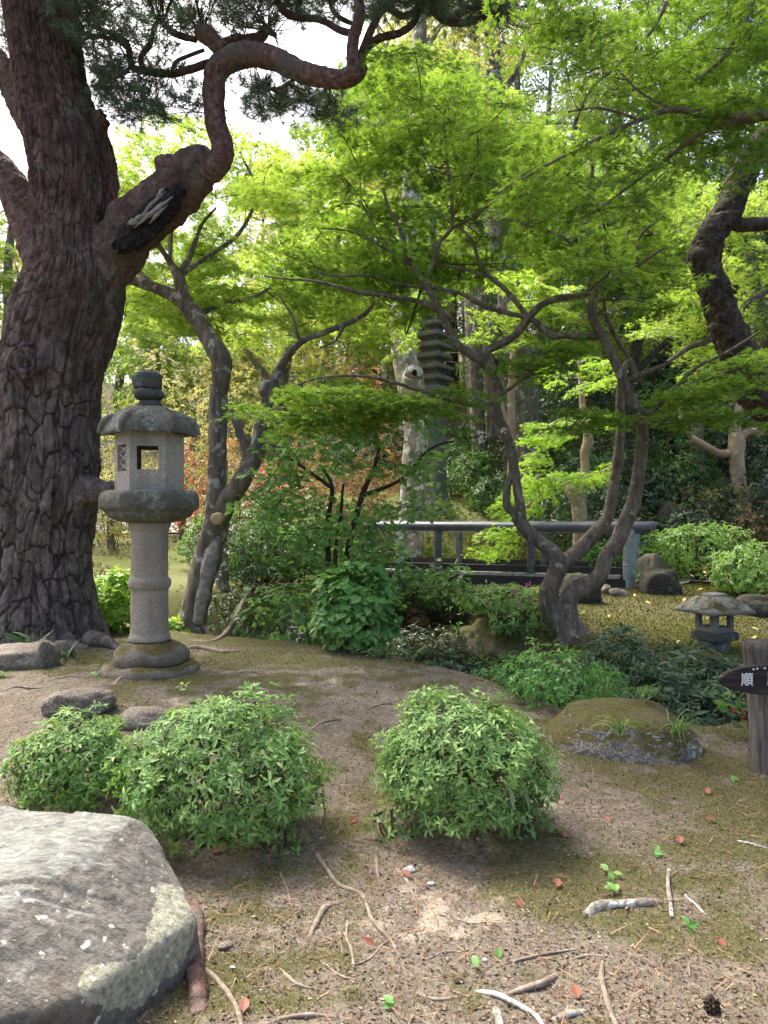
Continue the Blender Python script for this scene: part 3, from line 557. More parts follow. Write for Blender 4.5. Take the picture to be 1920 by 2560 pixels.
# ------------------------------------------------------------------ the old pine beside the lantern
def pine():
    Y0 = 7.75; base = P(110, 1600, Y0); base[2] = G(base[0], base[1])
    t = thing('pine_tree', 'massive old pine with deeply furrowed plated bark beside the tall stone lantern', 'tree', base)
    prof = [(1660, 106, 190), (1600, 106, 152), (1540, 100, 134), (1460, 97, 124), (1380, 97, 119), (1300, 104, 120), (1200, 112, 126), (1100, 116, 121), (1000, 118, 120), (900, 133, 120), (800, 162, 126), (720, 184, 120), (640, 188, 104), (560, 186, 98), (480, 188, 101), (400, 182, 105), (300, 150, 94), (200, 128, 88), (100, 110, 85), (0, 98, 90), (-160, 80, 86), (-420, 60, 78), (-700, 70, 60)]
    S_ = spline(np.array([np.append(P(c, y, Y0), R(h, Y0)) for y, c, h in prof]), 0.0105); C, r = S_[:, :3], S_[:, 3]
    n = 320; th = np.linspace(0, 2 * np.pi, n, endpoint=False); T_, U_, W_ = frames(C)
    U_ = norm(np.tile(A(1, 0, 0), (len(C), 1)) - T_ * T_[:, :1]); W_ = np.cross(T_, U_)
    s = np.concatenate([[0], np.cumsum(np.linalg.norm(np.diff(C, axis=0), axis=1))])
    tt, ss = np.meshgrid(th, s); q = np.stack([np.cos(tt) * 1.2, np.sin(tt) * 1.2, ss * 0.8], -1)
    wu = fbm(q * 2.6, 4, 5) * 1.2; wv = fbm(q * 2.6, 4, 6) * 1.3
    low = sm((4.6 - ss) / 2.2); lowr = low[..., None]
    def cracks(nu, ln, seed, e):
        _, df, cid = worley(np.mod(tt / (2 * np.pi) * nu + wu, nu), ss / ln + wv, nu, seed); return sm(df / e), cid
    a1, c1 = cracks(20, 0.30, 3, 0.16); a2, c2 = cracks(34, 0.17, 13, 0.22); a3, c3 = cracks(70, 0.16, 23, 0.5)
    fur = np.abs(fbm(np.stack([np.cos(tt) * 4.5, np.sin(tt) * 4.5, ss * 0.9], -1), 4, 44)); fur = sm(fur / 0.10)
    strk = fbm(np.stack([np.cos(tt) * 9, np.sin(tt) * 9, ss * 5], -1), 5, 46)
    pa = sm((fbm(q * 2.1, 3, 47) + .12) / .25)
    h = low * (0.034 * a1 * (.6 + .4 * pa) + 0.012 * a2 * (1 - .6 * pa) + 0.016 * (c1 - 0.5)) + (1 - low) * (0.010 * a2 * pa + 0.012 * a3 + 0.014 * (c3 - 0.5) + 0.016 * strk) + 0.006 * strk
    h = h + 0.022 * fur + 0.012 * fbm(q * 9, 4, 8) + 0.006 * fbm(q * 30, 3, 9)
    h = h + 0.035 * fbm(q * 1.5, 3, 10)
    zc = C[:, 2:3] + 0 * tt; ang = lambda t0: np.abs(np.mod(tt - t0 + np.pi, 2 * np.pi) - np.pi)
    zz = lambda py: CZ - (py - 1280) * Y0 / F
    bl = np.hypot(ang(-math.pi / 2 - .03) / .42, (zc - zz(935)) / .20) + .12 * fbm(q * 6, 3, 61); h = h + .055 * sm((1.15 - bl) / .7) - .05 * sm((.42 - bl) / .3) + .018 * np.sin(bl * 22) * sm((1.1 - bl) / .4)
    bl2 = np.hypot(ang(-.25) / .35, (zc - zz(345)) / .13) + .15 * fbm(q * 7, 3, 62); h = h + .09 * sm((1.1 - bl2) / .7) + .012 * np.sin(bl2 * 16) * sm((1.0 - bl2) / .4)
    # buttress lobes at the foot
    h = h + np.exp(-ss / 0.30) * 0.09 * (np.cos(tt * 7 + 0.6) + 0.4 * np.cos(tt * 3)) * sm(ss / 0.02 + 0.4)
    V = C[:, None] + (U_[:, None] * np.cos(tt)[..., None] + W_[:, None] * np.sin(tt)[..., None]) * (r[:, None] + h - 0.035)[..., None]
    me = mesh_of('trunk', V.reshape(-1, 3) - base, grid_tris(len(C), n, True)); me.materials.append(MAT['pine_bark'])
    ck = np.clip(1 - np.minimum(low * a1 + (1 - low) * sm(a2 * 1.3), fur * 0.6 + 0.4), 0, 1)
    me.attributes.new('crack', 'FLOAT', 'POINT').data.foreach_set('value', (ck * 0.75).astype(np.float32).ravel())
    o = bpy.data.objects.new('trunk', me); col.objects.link(o); o.parent = t
    def limb(name, rows, m, n=40, step=0.02, rough=0.16, fr=11, seed=3):
        big = max(r[2] for r in rows) > 20; pl = (int(n / 7), .055 if rows[0][2] < 45 else .08, .007 if rows[0][2] > 30 else .004) if big else None
        b = Buf(); p = np.array([np.append(P(x, y, d), R(hh, d)) for x, y, hh, d in rows]); s_ = tube(b, p, n * 2 if big else n, step * (.55 if big else 1), rough, seed, fr, pl); obj(name, b, m, t); return s_[::8 if big else 4, :3]
    sk = [C[::20]]
    sk.append(limb('limb', [(150, 900, 50, 7.85), (200, 780, 66, 7.78), (262, 668, 70, 7.72), (335, 565, 68, 7.62), (410, 505, 61, 7.55), (468, 450, 58, 7.5), (500, 418, 52, 7.48), (528, 408, 40, 7.45)], MAT['pine_bark'], 64, 0.014, 0.2, 8))
    sk.append(limb('limb', [(500, 430, 42, 7.47), (540, 410, 33, 7.45), (556, 370, 27, 7.4), (541, 310, 26, 7.4), (534, 230, 27, 7.4), (548, 170, 30, 7.36), (605, 138, 30, 7.3), (680, 145, 28, 7.2), (755, 180, 25, 7.1), (835, 198, 23, 7.05), (886, 186, 23, 7.0), (905, 160, 16, 7.0)], MAT['pine_limb'], 40, 0.016, 0.16, 10))
    limb('knob', [(470, 440, 40, 7.46), (440, 425, 38, 7.45), (408, 420, 30, 7.45), (396, 424, 20, 7.45)], MAT['pine_limb'], 30, 0.02, 0.2)
    pass
    limb('knob', [(200, 1228, 44, 7.6), (235, 1228, 32, 7.5), (262, 1222, 19, 7.42), (290, 1216, 14, 7.36), (305, 1214, 9, 7.33)], MAT['pine_bark'], 32, 0.012, 0.35, 16)
    pass
    sk.append(limb('limb', [(130, 680, 60, 7.85), (85, 590, 46, 7.9), (55, 520, 42, 7.95), (20, 450, 39, 8.0), (-50, 380, 36, 8.1), (-150, 330, 30, 8.2)], MAT['pine_limb'], 40, 0.02))
    sk.append(limb('limb', [(110, 330, 50, 7.85), (60, 265, 38, 7.95), (20, 190, 34, 8.0), (-60, 110, 30, 8.1), (-160, 60, 26, 8.2)], MAT['pine_limb'], 40, 0.02))
    br = [[(884, 190, 17, 7.0), (882, 140, 16, 6.97), (884, 95, 15, 6.95), (898, 40, 14, 6.9), (890, -40, 12, 6.9), (850, -150, 9, 6.9)],
          [(893, 170, 13, 7.0), (915, 110, 11, 7.05), (935, 60, 10, 7.1), (965, 20, 9, 7.15), (1010, 40, 8, 7.2), (1045, 15, 7, 7.25), (1065, -40, 6, 7.3)],
          [(905, 128, 11, 7.0), (950, 95, 10, 6.95), (1000, 82, 9, 6.9), (1035, 55, 8, 6.9), (1050, 20, 7, 6.9)],
          [(1040, -20, 10, 6.9), (1075, 15, 11, 6.9), (1105, 45, 11, 6.9), (1150, 58, 10, 6.9), (1195, 48, 9, 6.9), (1240, 25, 7, 6.9), (1275, 10, 5, 6.9)],
          [(1130, 55, 8, 6.9), (1165, 25, 8, 6.85), (1210, 15, 6, 6.8), (1250, -20, 5, 6.8)],
          [(560, 130, 18, 7.36), (545, 115, 20, 7.36), (525, 95, 21, 7.36), (505, 78, 22, 7.36), (496, 70, 18, 7.36)],
          [(555, 115, 15, 7.5), (590, 100, 15, 7.6), (625, 102, 15, 7.65), (655, 90, 14, 7.7), (665, 72, 11, 7.7), (690, 90, 6, 7.7)],
          [(545, 150, 10, 7.4), (492, 168, 10, 7.45), (430, 185, 9, 7.5), (365, 178, 9, 7.55), (330, 165, 8, 7.6), (322, 120, 8, 7.6), (300, 92, 7, 7.6), (255, 75, 6, 7.6), (220, 60, 5, 7.6)],
          [(360, 175, 8, 7.55), (352, 145, 7, 7.5), (375, 110, 7, 7.5), (385, 70, 6, 7.5), (400, 55, 6, 7.5), (440, 85, 8, 7.45), (490, 100, 8, 7.4)],
          [(430, 182, 6, 7.5), (440, 155, 5, 7.5), (470, 140, 5, 7.45), (510, 125, 5, 7.4)], [(322, 125, 6, 7.6), (290, 100, 5, 7.6), (230, 90, 4, 7.6), (200, 110, 3, 7.6)],
          [(690, 0, 8, 7.3), (712, 30, 9, 7.3), (735, 42, 9, 7.3), (800, 50, 8, 7.25), (850, 75, 9, 7.1), (885, 85, 10, 7.0)], [(820, -20, 6, 7.3), (835, 30, 6, 7.3), (870, 55, 6, 7.25), (900, 60, 5, 7.2)],
          [(330, 165, 5, 7.6), (300, 190, 4, 7.7), (262, 205, 3, 7.7), (240, 240, 2, 7.7)], [(755, 182, 5, 7.1), (700, 220, 4, 7.2), (640, 215, 3, 7.3)]]
    for i, rws in enumerate(br):
        sk.append(limb('branch', rws, MAT['pine_twig'] if rws[0][2] < 12 else MAT['pine_limb'], 16, 0.02, 0.22, 12, i)); 
    # torn, blackened wound along the limb: a hollow lined with splinters
    b = Buf(); rock(b, P(362, 538, 7.16) + A(0, 0.06, 0), (0.42, 0.085, 0.155), 5, 5, rough=0.16, freq=6)
    V, T_ = b.arrays(); c0 = P(362, 538, 7.16); a = math.radians(42); Rm = np.array([[math.cos(a), 0, math.sin(a)], [0, 1, 0], [-math.sin(a), 0, math.cos(a)]])
    V = (V - c0) @ Rm + c0 + A(0.0, 0.10, 0); wd = obj('wound', (V, T_), MAT['char'], t)
    b = Buf()
    for (x0, y0, x1, y1, hh) in [(335, 570, 432, 492, 6), (345, 548, 415, 478, 4), (325, 562, 372, 530, 5), (372, 560, 420, 512, 4), (318, 560, 345, 556, 7), (390, 500, 410, 470, 5)]:
        tube(b, [np.append(P(x0, y0, 7.20), R(hh * .2, 7.2)), np.append(P((x0 + x1) / 2, (y0 + y1) / 2 - 3, 7.175), R(hh * 1.1, 7.2)), np.append(P(x1, y1, 7.19), R(hh * .2, 7.2))], 8, 0.015, 0.8, int(x0), 30)
    obj('splinter', b, MAT['pale_wood'], wd)
    # roots at the foot
    for i, rws in enumerate([[(225, 1555), (262, 1590), (285, 1615), (300, 1635)], [(20, 1600), (-30, 1630), (-80, 1660)], [(160, 1600), (185, 1625), (215, 1640)]]):
        b = Buf(); p = []
        for k, (x, y) in enumerate(rws):
            d = 7.35 - 0.12 * k; q = P(x, y, d); q[2] = max(min(q[2], G(q[0], q[1]) + 0.05), G(q[0], q[1]) + 0.0); p.append(np.append(q, 0.09 * (1 - 0.28 * k)))
        tube(b, p, 16, 0.03, 0.25, i, 12); obj('root', b, MAT['pine_bark'], t)
    # needles: tufts along shoots
    sk = np.concatenate(sk); b = Buf(); tw = Buf()
    regs = [([(200, 0), (470, 0), (520, 60), (420, 130), (330, 230), (250, 270), (190, 160)], 62, 7.2, 8.2), ([(470, -60), (900, -60), (880, 40), (740, 30), (640, 70), (520, 70)], 60, 7.0, 8.2), ([(240, 150), (430, 190), (520, 200), (500, 260), (330, 310), (250, 260)], 34, 7.2, 7.9),
            ([(620, 190), (740, 215), (860, 240), (820, 300), (700, 270), (640, 290)], 34, 7.2, 8.0), ([(900, -60), (1300, -60), (1290, 50), (1180, 30), (1050, 20), (930, 20)], 60, 6.6, 7.4), ([(180, -200), (1300, -200), (1300, -60), (180, -60)], 130, 6.6, 8.2),
            ([(-400, -500), (1200, -500), (1200, -200), (-400, -200)], 120, 6.4, 8.6), ([(-300, 0), (20, 0), (20, 150), (-200, 200)], 30, 7.8, 8.4), ([(150, -20), (230, -20), (225, 20), (170, 20)], 10, 7.0, 7.3)]
    for poly, k, y0, y1 in regs:
        for c in pad_points(poly, k, y0, y1):
            a = sk[np.argmin(np.linalg.norm(sk - c, axis=1) + np.where(sk[:, 2] < c[2] - 0.8, .5, 0))]; L = np.linalg.norm(c - a)
            tube(tw, [np.append(a, .006), np.append((a + c) / 2 + rng.normal(size=3) * .12 * L, .005), np.append(c, .003)], 5, 0.15)
            for j in range(6):
                e = c + rng.normal(size=3) * A(.14, .14, .06); tube(tw, [np.append(c, .003), np.append((c + e) / 2 + A(0, 0, -.02), .003), np.append(e, .0025)], 4, 0.1)
                ax = norm(norm(e - c) + A(0, 0, .5) + rng.normal(size=3) * .3)
                for g_ in range(2):
                    ee = e - ax * 0.045 * g_; m_ = 26; d = norm(ax * 0.55 + rvec(m_) * 0.62); leaves(b, np.tile(ee, (m_, 1)), rvec(m_), d, rng.uniform(.085, .135, m_), 'needle')
    obj('twig_network', tw, MAT['pine_twig'], t); obj('needle_foliage', b, MAT['needle'], t, smooth=False)
pine()

# ------------------------------------------------------------------ stone lanterns
def lathe(buf, c, prof, n=48, sides=0, rot=0.0, rough=0.006, seed=0, sharp=1.0, freq=9, sub=0.02, caps=True):
    pr = []
    for (r0, z0), (r1, z1) in zip(prof[:-1], prof[1:]):
        k = max(1, int(math.hypot(r1 - r0, z1 - z0) / sub)); pr += [(r0 + (r1 - r0) * i / k, z0 + (z1 - z0) * i / k) for i in range(k)]
    pr = np.array(pr + [prof[-1]]); th = np.linspace(0, 2 * np.pi, n, endpoint=False)
    f = np.ones(n)
    if sides:
        w_ = 2 * np.pi / sides; a = np.mod(th - rot, w_) - w_ / 2; f = np.cos(w_ / 2) / np.cos(a); f = 1 + (f - 1) * sharp
    V = np.stack([pr[:, :1] * f * np.cos(th), pr[:, :1] * f * np.sin(th), np.repeat(pr[:, 1:], n, 1)], -1)
    rad = norm(V * A(1, 1, 0) + 1e-9); V = V + rad * (rough * 2 * fbm((V + np.array(c)) * freq, 4, seed))[..., None] + A(0, 0, 1) * (rough * fbm((V + np.array(c)) * freq * 1.3, 3, seed + 9))[..., None]
    k = len(pr); F_ = grid_tris(k, n, True); V = V.reshape(-1, 3)
    if caps:
        V = np.vstack([V, V[:n].mean(0), V[-n:].mean(0)]); j = np.arange(n); b = (k - 1) * n
        F_ = np.concatenate([F_, np.stack([np.full(n, k * n), (j + 1) % n, j], -1), np.stack([np.full(n, k * n + 1), b + j, b + (j + 1) % n], -1)])
    buf.add(V + np.array(c), F_)
def lantern():
    Y = 6.2; u = Y / F; c = P(374, 1680, Y); g = G(c[0], c[1]); Z = lambda py: CZ - (py - 1280) * u - g
    t = thing('stone_lantern', 'tall granite garden lantern with round shaft, hexagonal fire box and stacked finial', 'lantern', (c[0], c[1], g)); o = A(c[0], c[1], g)
    rot = math.radians(13)
    b = Buf(); lathe(b, o, [(.36, -.12), (.385, -.04), (.392, .0), (.38, Z(1662)), (.34, Z(1652)), (.2, Z(1650))], 64, 0, 0, .022, 3, freq=5); obj('base', b, MAT['plinth_stone'], t, label='broad low mossy ring of stone sunk in the soil')
    b = Buf(); lathe(b, o + A(0.012, -0.02, 0), [(.25, Z(1658)), (.292, Z(1654)), (.308, Z(1642)), (.298, Z(1626)), (.25, Z(1610)), (.18, Z(1602)), (.1, Z(1600))], 64, 0, 0, .026, 8, freq=6); obj('plinth', b, MAT['plinth_stone'], t)
    h = lambda a: a * u
    b = Buf(); lathe(b, o, [(h(51), Z(1600)), (h(51), Z(1592)), (h(47), Z(1580)), (h(46), Z(1560)), (h(45.5), Z(1475)), (h(46), Z(1471)), (h(50), Z(1468)), (h(52), Z(1460)), (h(52), Z(1450)), (h(49), Z(1446)), (h(46), Z(1443)), (h(45), Z(1436)), (h(45.5), Z(1330)), (h(48), Z(1322)), (h(51), Z(1318)), (h(51), Z(1304)), (h(40), Z(1303))], 72, 0, 0, .003, 12, freq=14, sub=.012); obj('shaft', b, MAT['shaft_stone'], t)
    b = Buf(); lathe(b, o, [(h(44), Z(1307)), (h(60), Z(1306)), (h(84), Z(1301)), (h(103), Z(1290)), (h(110), Z(1277)), (h(118), Z(1273)), (h(121), Z(1266)), (h(121), Z(1246)), (h(117), Z(1234)), (h(106), Z(1227)), (h(60), Z(1225))], 120, 6, rot, .007, 21, 0.75, 9, .012); obj('platform', b, MAT['lichen_stone'], t)
    # fire box: six thick plates round a hollow; windows cut through the front and back ones
    Rr = h(83); th_ = 0.05; z0, z1 = Z(1227), Z(1086); fb = Buf(); ap = Rr * math.cos(math.pi / 6)
    def plate(k, buf, u0, u1, v0, v1, w0=0.0, w1=th_, mit=(False, False)):
        a = rot + math.radians(60 * k + 30); nx, ny = math.cos(a), math.sin(a); tx, ty = -ny, nx; tn = math.tan(math.pi / 6); Vv = []
        for uu, mi in ((u0, mit[0]), (u1, mit[1])):
            for ww in (w0, w1):
                for vv in (v0, v1):
                    q = uu - math.copysign(ww * tn, uu) if mi else uu
                    Vv.append(o + A(nx * (ap - ww) + tx * q, ny * (ap - ww) + ty * q, vv))
        hull8(buf, np.array(Vv)[[0, 1, 2, 3, 4, 5, 6, 7]])
    hw = Rr / 2; wz0, wz1 = Z(1177), Z(1120); ww_ = h(25)
    for k in range(6):
        a = math.degrees(rot) + 60 * k + 30; front = k in (1, 4); lat = k in (3, 0)
        if front:
            plate(k, fb, -hw, hw, z0, wz0, mit=(True, True)); plate(k, fb, -hw, hw, wz1, z1, mit=(True, True))
            plate(k, fb, -hw, -ww_, wz0, wz1, mit=(True, False)); plate(k, fb, ww_, hw, wz0, wz1, mit=(False, True))
            e = ww_ + .022
            for (a0, a1, b0, b1) in ((-e - .008, -e, wz0 - .03, wz1 + .03), (e, e + .008, wz0 - .03, wz1 + .03), (-e, e, wz1 + .022, wz1 + .03)): plate(k, fb, a0, a1, b0, b1, -.004, .01)
            plate(k, fb, -hw * .96, hw * .96, z0 + .07, z0 + .076, -.003, .01); plate(k, fb, -hw * .96, hw * .96, z0 + .045, z0 + .05, -.003, .01)
        elif lat:
            lw = hw * .62; plate(k, fb, -hw, hw, z0, wz0 - .01, mit=(True, True)); plate(k, fb, -hw, hw, wz1 + .015, z1, mit=(True, True))
            plate(k, fb, -hw, -lw, wz0 - .01, wz1 + .015, mit=(True, False)); plate(k, fb, lw, hw, wz0 - .01, wz1 + .015, mit=(False, True)); plate(k, fb, -lw, lw, wz0 - .01, wz1 + .015, .035, th_)
        else: plate(k, fb, -hw, hw, z0, z1, mit=(True, True))
        if lat:
            lb = Buf(); a = rot + math.radians(60 * k + 30); nx, ny = math.cos(a), math.sin(a); tx, ty = -ny, nx; H = wz1 - wz0 + .02; W = 2 * hw * .62
            cc = o + A(nx * (ap - .022), ny * (ap - .022), wz0 - .008)
            f2 = lambda s, v: cc + A(tx * s, ty * s, v)
            for i in range(3):
                for sgn in (-1, 1): tube(lb, [np.append(f2(-sgn * W / 2, i * H / 3), .007), np.append(f2(0, (i + .5) * H / 3), .008), np.append(f2(sgn * W / 2, (i + 1) * H / 3), .007)], 6, .03)
            obj('lattice_panel', lb, MAT['granite'], t, smooth=False)
    obj('fire_box', fb, MAT['granite'], t, smooth=False)
    # roof: swelling hexagonal cap with curled corners
    b = Buf(); n, m_ = 144, 40; ths = np.linspace(0, 2 * np.pi, n, endpoint=False); tv = np.linspace(0, 1, m_)
    w_ = math.pi / 3; a = np.mod(ths - rot, w_) - w_ / 2; hexf = math.cos(w_ / 2) / np.cos(a); cor = np.clip((np.abs(a) / (w_ / 2) - 0.55) / 0.45, 0, 1) ** 1.6
    ze, zt = Z(1084), Z(1018); rows = []
    pr = [(0.30, ze + .005), (.80, ze - .002), (1.0, ze - .012), (1.02, ze + .01), (.985, ze + .045), (.90, ze + .085), (.80, ze + .125), (.68, ze + .165), (.52, ze + .195), (.34, zt), (.18, zt + .004), (.02, zt + .004)]
    pr = spline(np.array([(q, z, 0, 0) for q, z in pr]), .02)[:, :2]
    for q, z in pr:
        e = np.clip((q - .45) / .55, 0, 1); rr = h(111) * q * (1 + (hexf - 1) * (0.25 + 0.75 * e)) * (1 + 0.035 * cor * e)
        zz = z + cor * e * (-.016 if z < ze + .03 else .03 * (1 - abs(e - .6))); rows.append(np.stack([rr * np.cos(ths), rr * np.sin(ths), np.full(n, 0) + zz], -1))
    V = np.array(rows); V = V + norm(V - A(0, 0, ze)) * (0.012 * fbm(V * 8, 4, 33) + .008 * fbm(V * 30, 3, 35))[..., None]
    b.add(V.reshape(-1, 3) + o, grid_tris(len(rows), n, True)); roof = obj('roof', b, MAT['lichen_stone'], t)
    for k in range(6):
        sb = Buf(); aa = rot + k * w_; d = A(math.cos(aa), math.sin(aa), 0); pp = [np.append(o + d * h(111) * q + A(0, 0, z), r_) for q, z, r_ in ((.74, ze + .14, .018), (.86, ze + .115, .033), (.97, ze + .075, .034), (1.04, ze + .03, .024), (1.10, ze - .002, .012))]
        tube(sb, pp, 14, .02, .2, k, 12); obj('curled_corner', sb, MAT['lichen_stone'], roof)
    b = Buf(); lathe(b, o, [(h(30), Z(1020)), (h(29), Z(1011)), (h(25), Z(1003)), (h(18), Z(999))], 40, 0, 0, .006, 41); obj('finial_base', b, MAT['dark_stone'], t)
    b = Buf(); lathe(b, o + A(-.012, 0, 0), [(h(18), Z(1001)), (h(32), Z(998)), (h(37), Z(990)), (h(37), Z(981)), (h(32), Z(975)), (h(20), Z(972))], 48, 0, 0, .014, 44, freq=12); rock(b, o + A(.075, -.02, Z(988)), (.05, .05, .04), 3, 3); obj('finial_collar', b, MAT['dark_stone'], t)
    b = Buf(); lathe(b, o + A(-.018, 0, 0), [(h(14), Z(975)), (h(29), Z(974)), (h(33), Z(969)), (h(34.5), Z(958)), (h(34.5), Z(944)), (h(32), Z(936)), (h(22), Z(931)), (h(15), Z(926)), (h(4), Z(923))], 48, 0, 0, .014, 47, freq=11); obj('finial_jewel', b, MAT['dark_stone'], t)
lantern()
def small_lantern():
    Y = 7.6; u = Y / F; c = P(1786, 1598, Y); g = G(c[0], c[1]); Z = lambda py: CZ - (py - 1280) * u - g; o = A(c[0], c[1], g); h = lambda a: a * u
    t = thing('stone_lantern', 'low stone lantern with wide mossy four sided roof on the moss bank', 'lantern', o); r0 = math.radians(67)
    b = Buf(); lathe(b, o, [(h(40), -.2), (h(38), Z(1600)), (h(30), Z(1599))], 24, 0, 0, .012, 4); obj('pedestal', b, MAT['dark_stone'], t)
    b = Buf(); lathe(b, o, [(h(40), Z(1600)), (h(56), Z(1598)), (h(57), Z(1580)), (h(52), Z(1577)), (h(20), Z(1576))], 64, 4, r0, .006, 5, 1, 9, .012); obj('base', b, MAT['dark_stone'], t)
    fb = Buf(); half = h(44) * .72; th_ = .035; z0, z1 = Z(1578), Z(1527); wz0, wz1 = Z(1565), Z(1537)
    for k in range(4):
        a = r0 + math.radians(45 + 90 * k); n_ = A(math.cos(a), math.sin(a), 0); tt = A(-n_[1], n_[0], 0)
        def pl(u0, u1, v0, v1, wa=0.0, wb=th_):
            V = [o + n_ * (half - ww) + tt * uu + A(0, 0, vv) for uu in (u0, u1) for ww in (wa, wb) for vv in (v0, v1)]; hull8(fb, np.array(V))
        e = half - (th_ if k % 2 else 0.0) - .0005; q = half * .52
        pl(-e, e, z0, wz0); pl(-e, e, wz1, z1); pl(-e, -q, wz0, wz1); pl(q, e, wz0, wz1)
        for s in (-1, 1): pl(s * (q + .012) - .004, s * (q + .012) + .004, wz0 - .01, wz1 + .01, -.004, .01)
    obj('fire_box', fb, MAT['pale_stone'], t, smooth=False)
    b = Buf(); lathe(b, o + A(0, 0, 0), [(h(30), Z(1529)), (h(82), Z(1531)), (h(93), Z(1530)), (h(94), Z(1522)), (h(80), Z(1513)), (h(62), Z(1500)), (h(40), Z(1490)), (h(10), Z(1489))], 96, 4, r0, .012, 9, .95, 7, .014); obj('roof', b, MAT['roof_moss_stone'], t)
    b = Buf(); lathe(b, o, [(h(30), Z(1492)), (h(31), Z(1487)), (h(28), Z(1483)), (h(10), Z(1482))], 48, 4, r0, .005, 10, 1, 9, .01); obj('roof_cap', b, MAT['pale_stone'], t)
small_lantern()
def pagoda():
    Y = 17.0; u = Y / F; c = P(1082, 1200, Y); g = G(c[0], c[1]); o = A(c[0], c[1], g); h = lambda a: a * u
    t = thing('stone_pagoda', 'slender many tiered grey stone pagoda standing behind the pale mottled trunk', 'pagoda', o); r0 = math.radians(12); zt = CZ - (985 - 1280) * u - g
    b = Buf(); lathe(b, o, [(h(52), -.3), (h(52), .25), (h(44), .32), (h(40), .5)], 32, 4, r0, .01, 4); obj('base', b, MAT['pagoda_stone'], t)
    b = Buf(); lathe(b, o, [(h(36), .5), (h(36), zt)], 32, 4, r0, .008, 5); obj('body', b, MAT['pagoda_stone'], t)
    z = zt; s = 1.0
    for k in range(13):
        b = Buf(); hh = h(28) * (1 - .012 * k); s = 1 - .022 * k; lathe(b, o, [(h(34) * s, z), (h(56) * s, z + hh * .12), (h(59) * s, z + hh * .16), (h(59) * s, z + hh * .46), (h(36) * s, z + hh * .74), (h(33) * s, z + hh * .75), (h(33) * s, z + hh * 1.0)], 48, 4, r0, .006, 60 + k, 1, 6, .03); obj('tier', b, MAT['pagoda_stone'], t, smooth=False); z += hh
    b = Buf(); lathe(b, o, [(h(20), z), (h(22), z + .1), (h(10), z + .14), (h(9), z + .8), (h(12), z + .9), (h(2), z + 1.1)], 24, 0, 0, .004, 3); obj('finial', b, MAT['pagoda_stone'], t)
pagoda()

# ------------------------------------------------------------------ the black foot bridge
def bridge():
    L, Rt = A((912 - 960) * 11.7 / F, 11.7), A((1626 - 960) * 10.25 / F, 10.25); d = norm(Rt - L); nrm_ = A(-d[1], d[0]); zr = 1.283
    Ln = np.linalg.norm(Rt - L); pt = lambda s, off, z: A(L[0] + d[0] * s + nrm_[0] * off, L[1] + d[1] * s + nrm_[1] * off, z); ang = math.atan2(d[1], d[0])
    t = thing('foot_bridge', 'low black foot bridge with round pipe handrails crossing the stream gully', 'bridge', pt(Ln / 2, .6, .55)); W = 1.25; zd = .575
    def pipe(name, a, b_, r, m, n=28):
        q = Buf(); pts = [np.append(a + (b_ - a) * k, r) for k in (0, .33, .66, 1)]; tube(q, pts, n, .3, .012, 3, 4); return obj(name, q, m, t)
    r_ = .074
    pipe('handrail', pt(0, 0, zr), pt(Ln, 0, zr), r_, MAT['black_rail']); pipe('handrail', pt(-.2, W, zr + .005), pt(Ln + .02, W, zr + .005), r_, MAT['black_rail'])
    sx = lambda px: min(np.linspace(0, Ln, 400), key=lambda s: abs(960 + F * pt(s, 0, 0)[0] / pt(s, 0, 0)[1] - px))
    for px in (1096, 1327):
        s = sx(px); pipe('post', pt(s, 0, zd - .2), pt(s, 0, zr - .05), .055, MAT['black_rail']); pipe('post', pt(s - .02, W, zd - .2), pt(s - .02, W, zr - .05), .055, MAT['black_rail'])
    for s, off in ((sx(1573), 0), (sx(1573), W), (sx(932), 0), (sx(932), W)):
        e = pipe('end_post', pt(s, off - .02, .30), pt(s, off - .02, zr - .02), .082, MAT['grey_metal']); q = Buf(); p0 = pt(s, off - .02, .78); tube(q, [np.append(p0, .085), np.append(p0 + A(0, 0, .012), .0862), np.append(p0 + A(0, 0, .024), .085)], 28, .02); obj('seam', q, MAT['grey_metal'], e)
    s1, s0 = sx(1566), sx(940)
    def beam(name, off, z, th_, hh, m, a=None, b_=None):
        q = Buf(); a = s0 if a is None else a; b_ = s1 if b_ is None else b_; box(q, pt((a + b_) / 2, off, z), (b_ - a, th_, hh), ang); obj(name, q, m, t, smooth=False)
    for off in (0.0, W): 
        beam('kerb_beam', off + .03, zd + .125, .10, .095, MAT['black_beam']); beam('side_beam', off - .02, zd - .045, .14, .125, MAT['black_beam'])
    k = int((s1 - s0) / .16)
    for i in range(k):
        q = Buf(); box(q, pt(s0 + .08 + i * .16, W / 2, zd + .045), (.15, W + .12, .035), ang); obj('deck_board', q, MAT['deck'], t, smooth=False)
bridge()

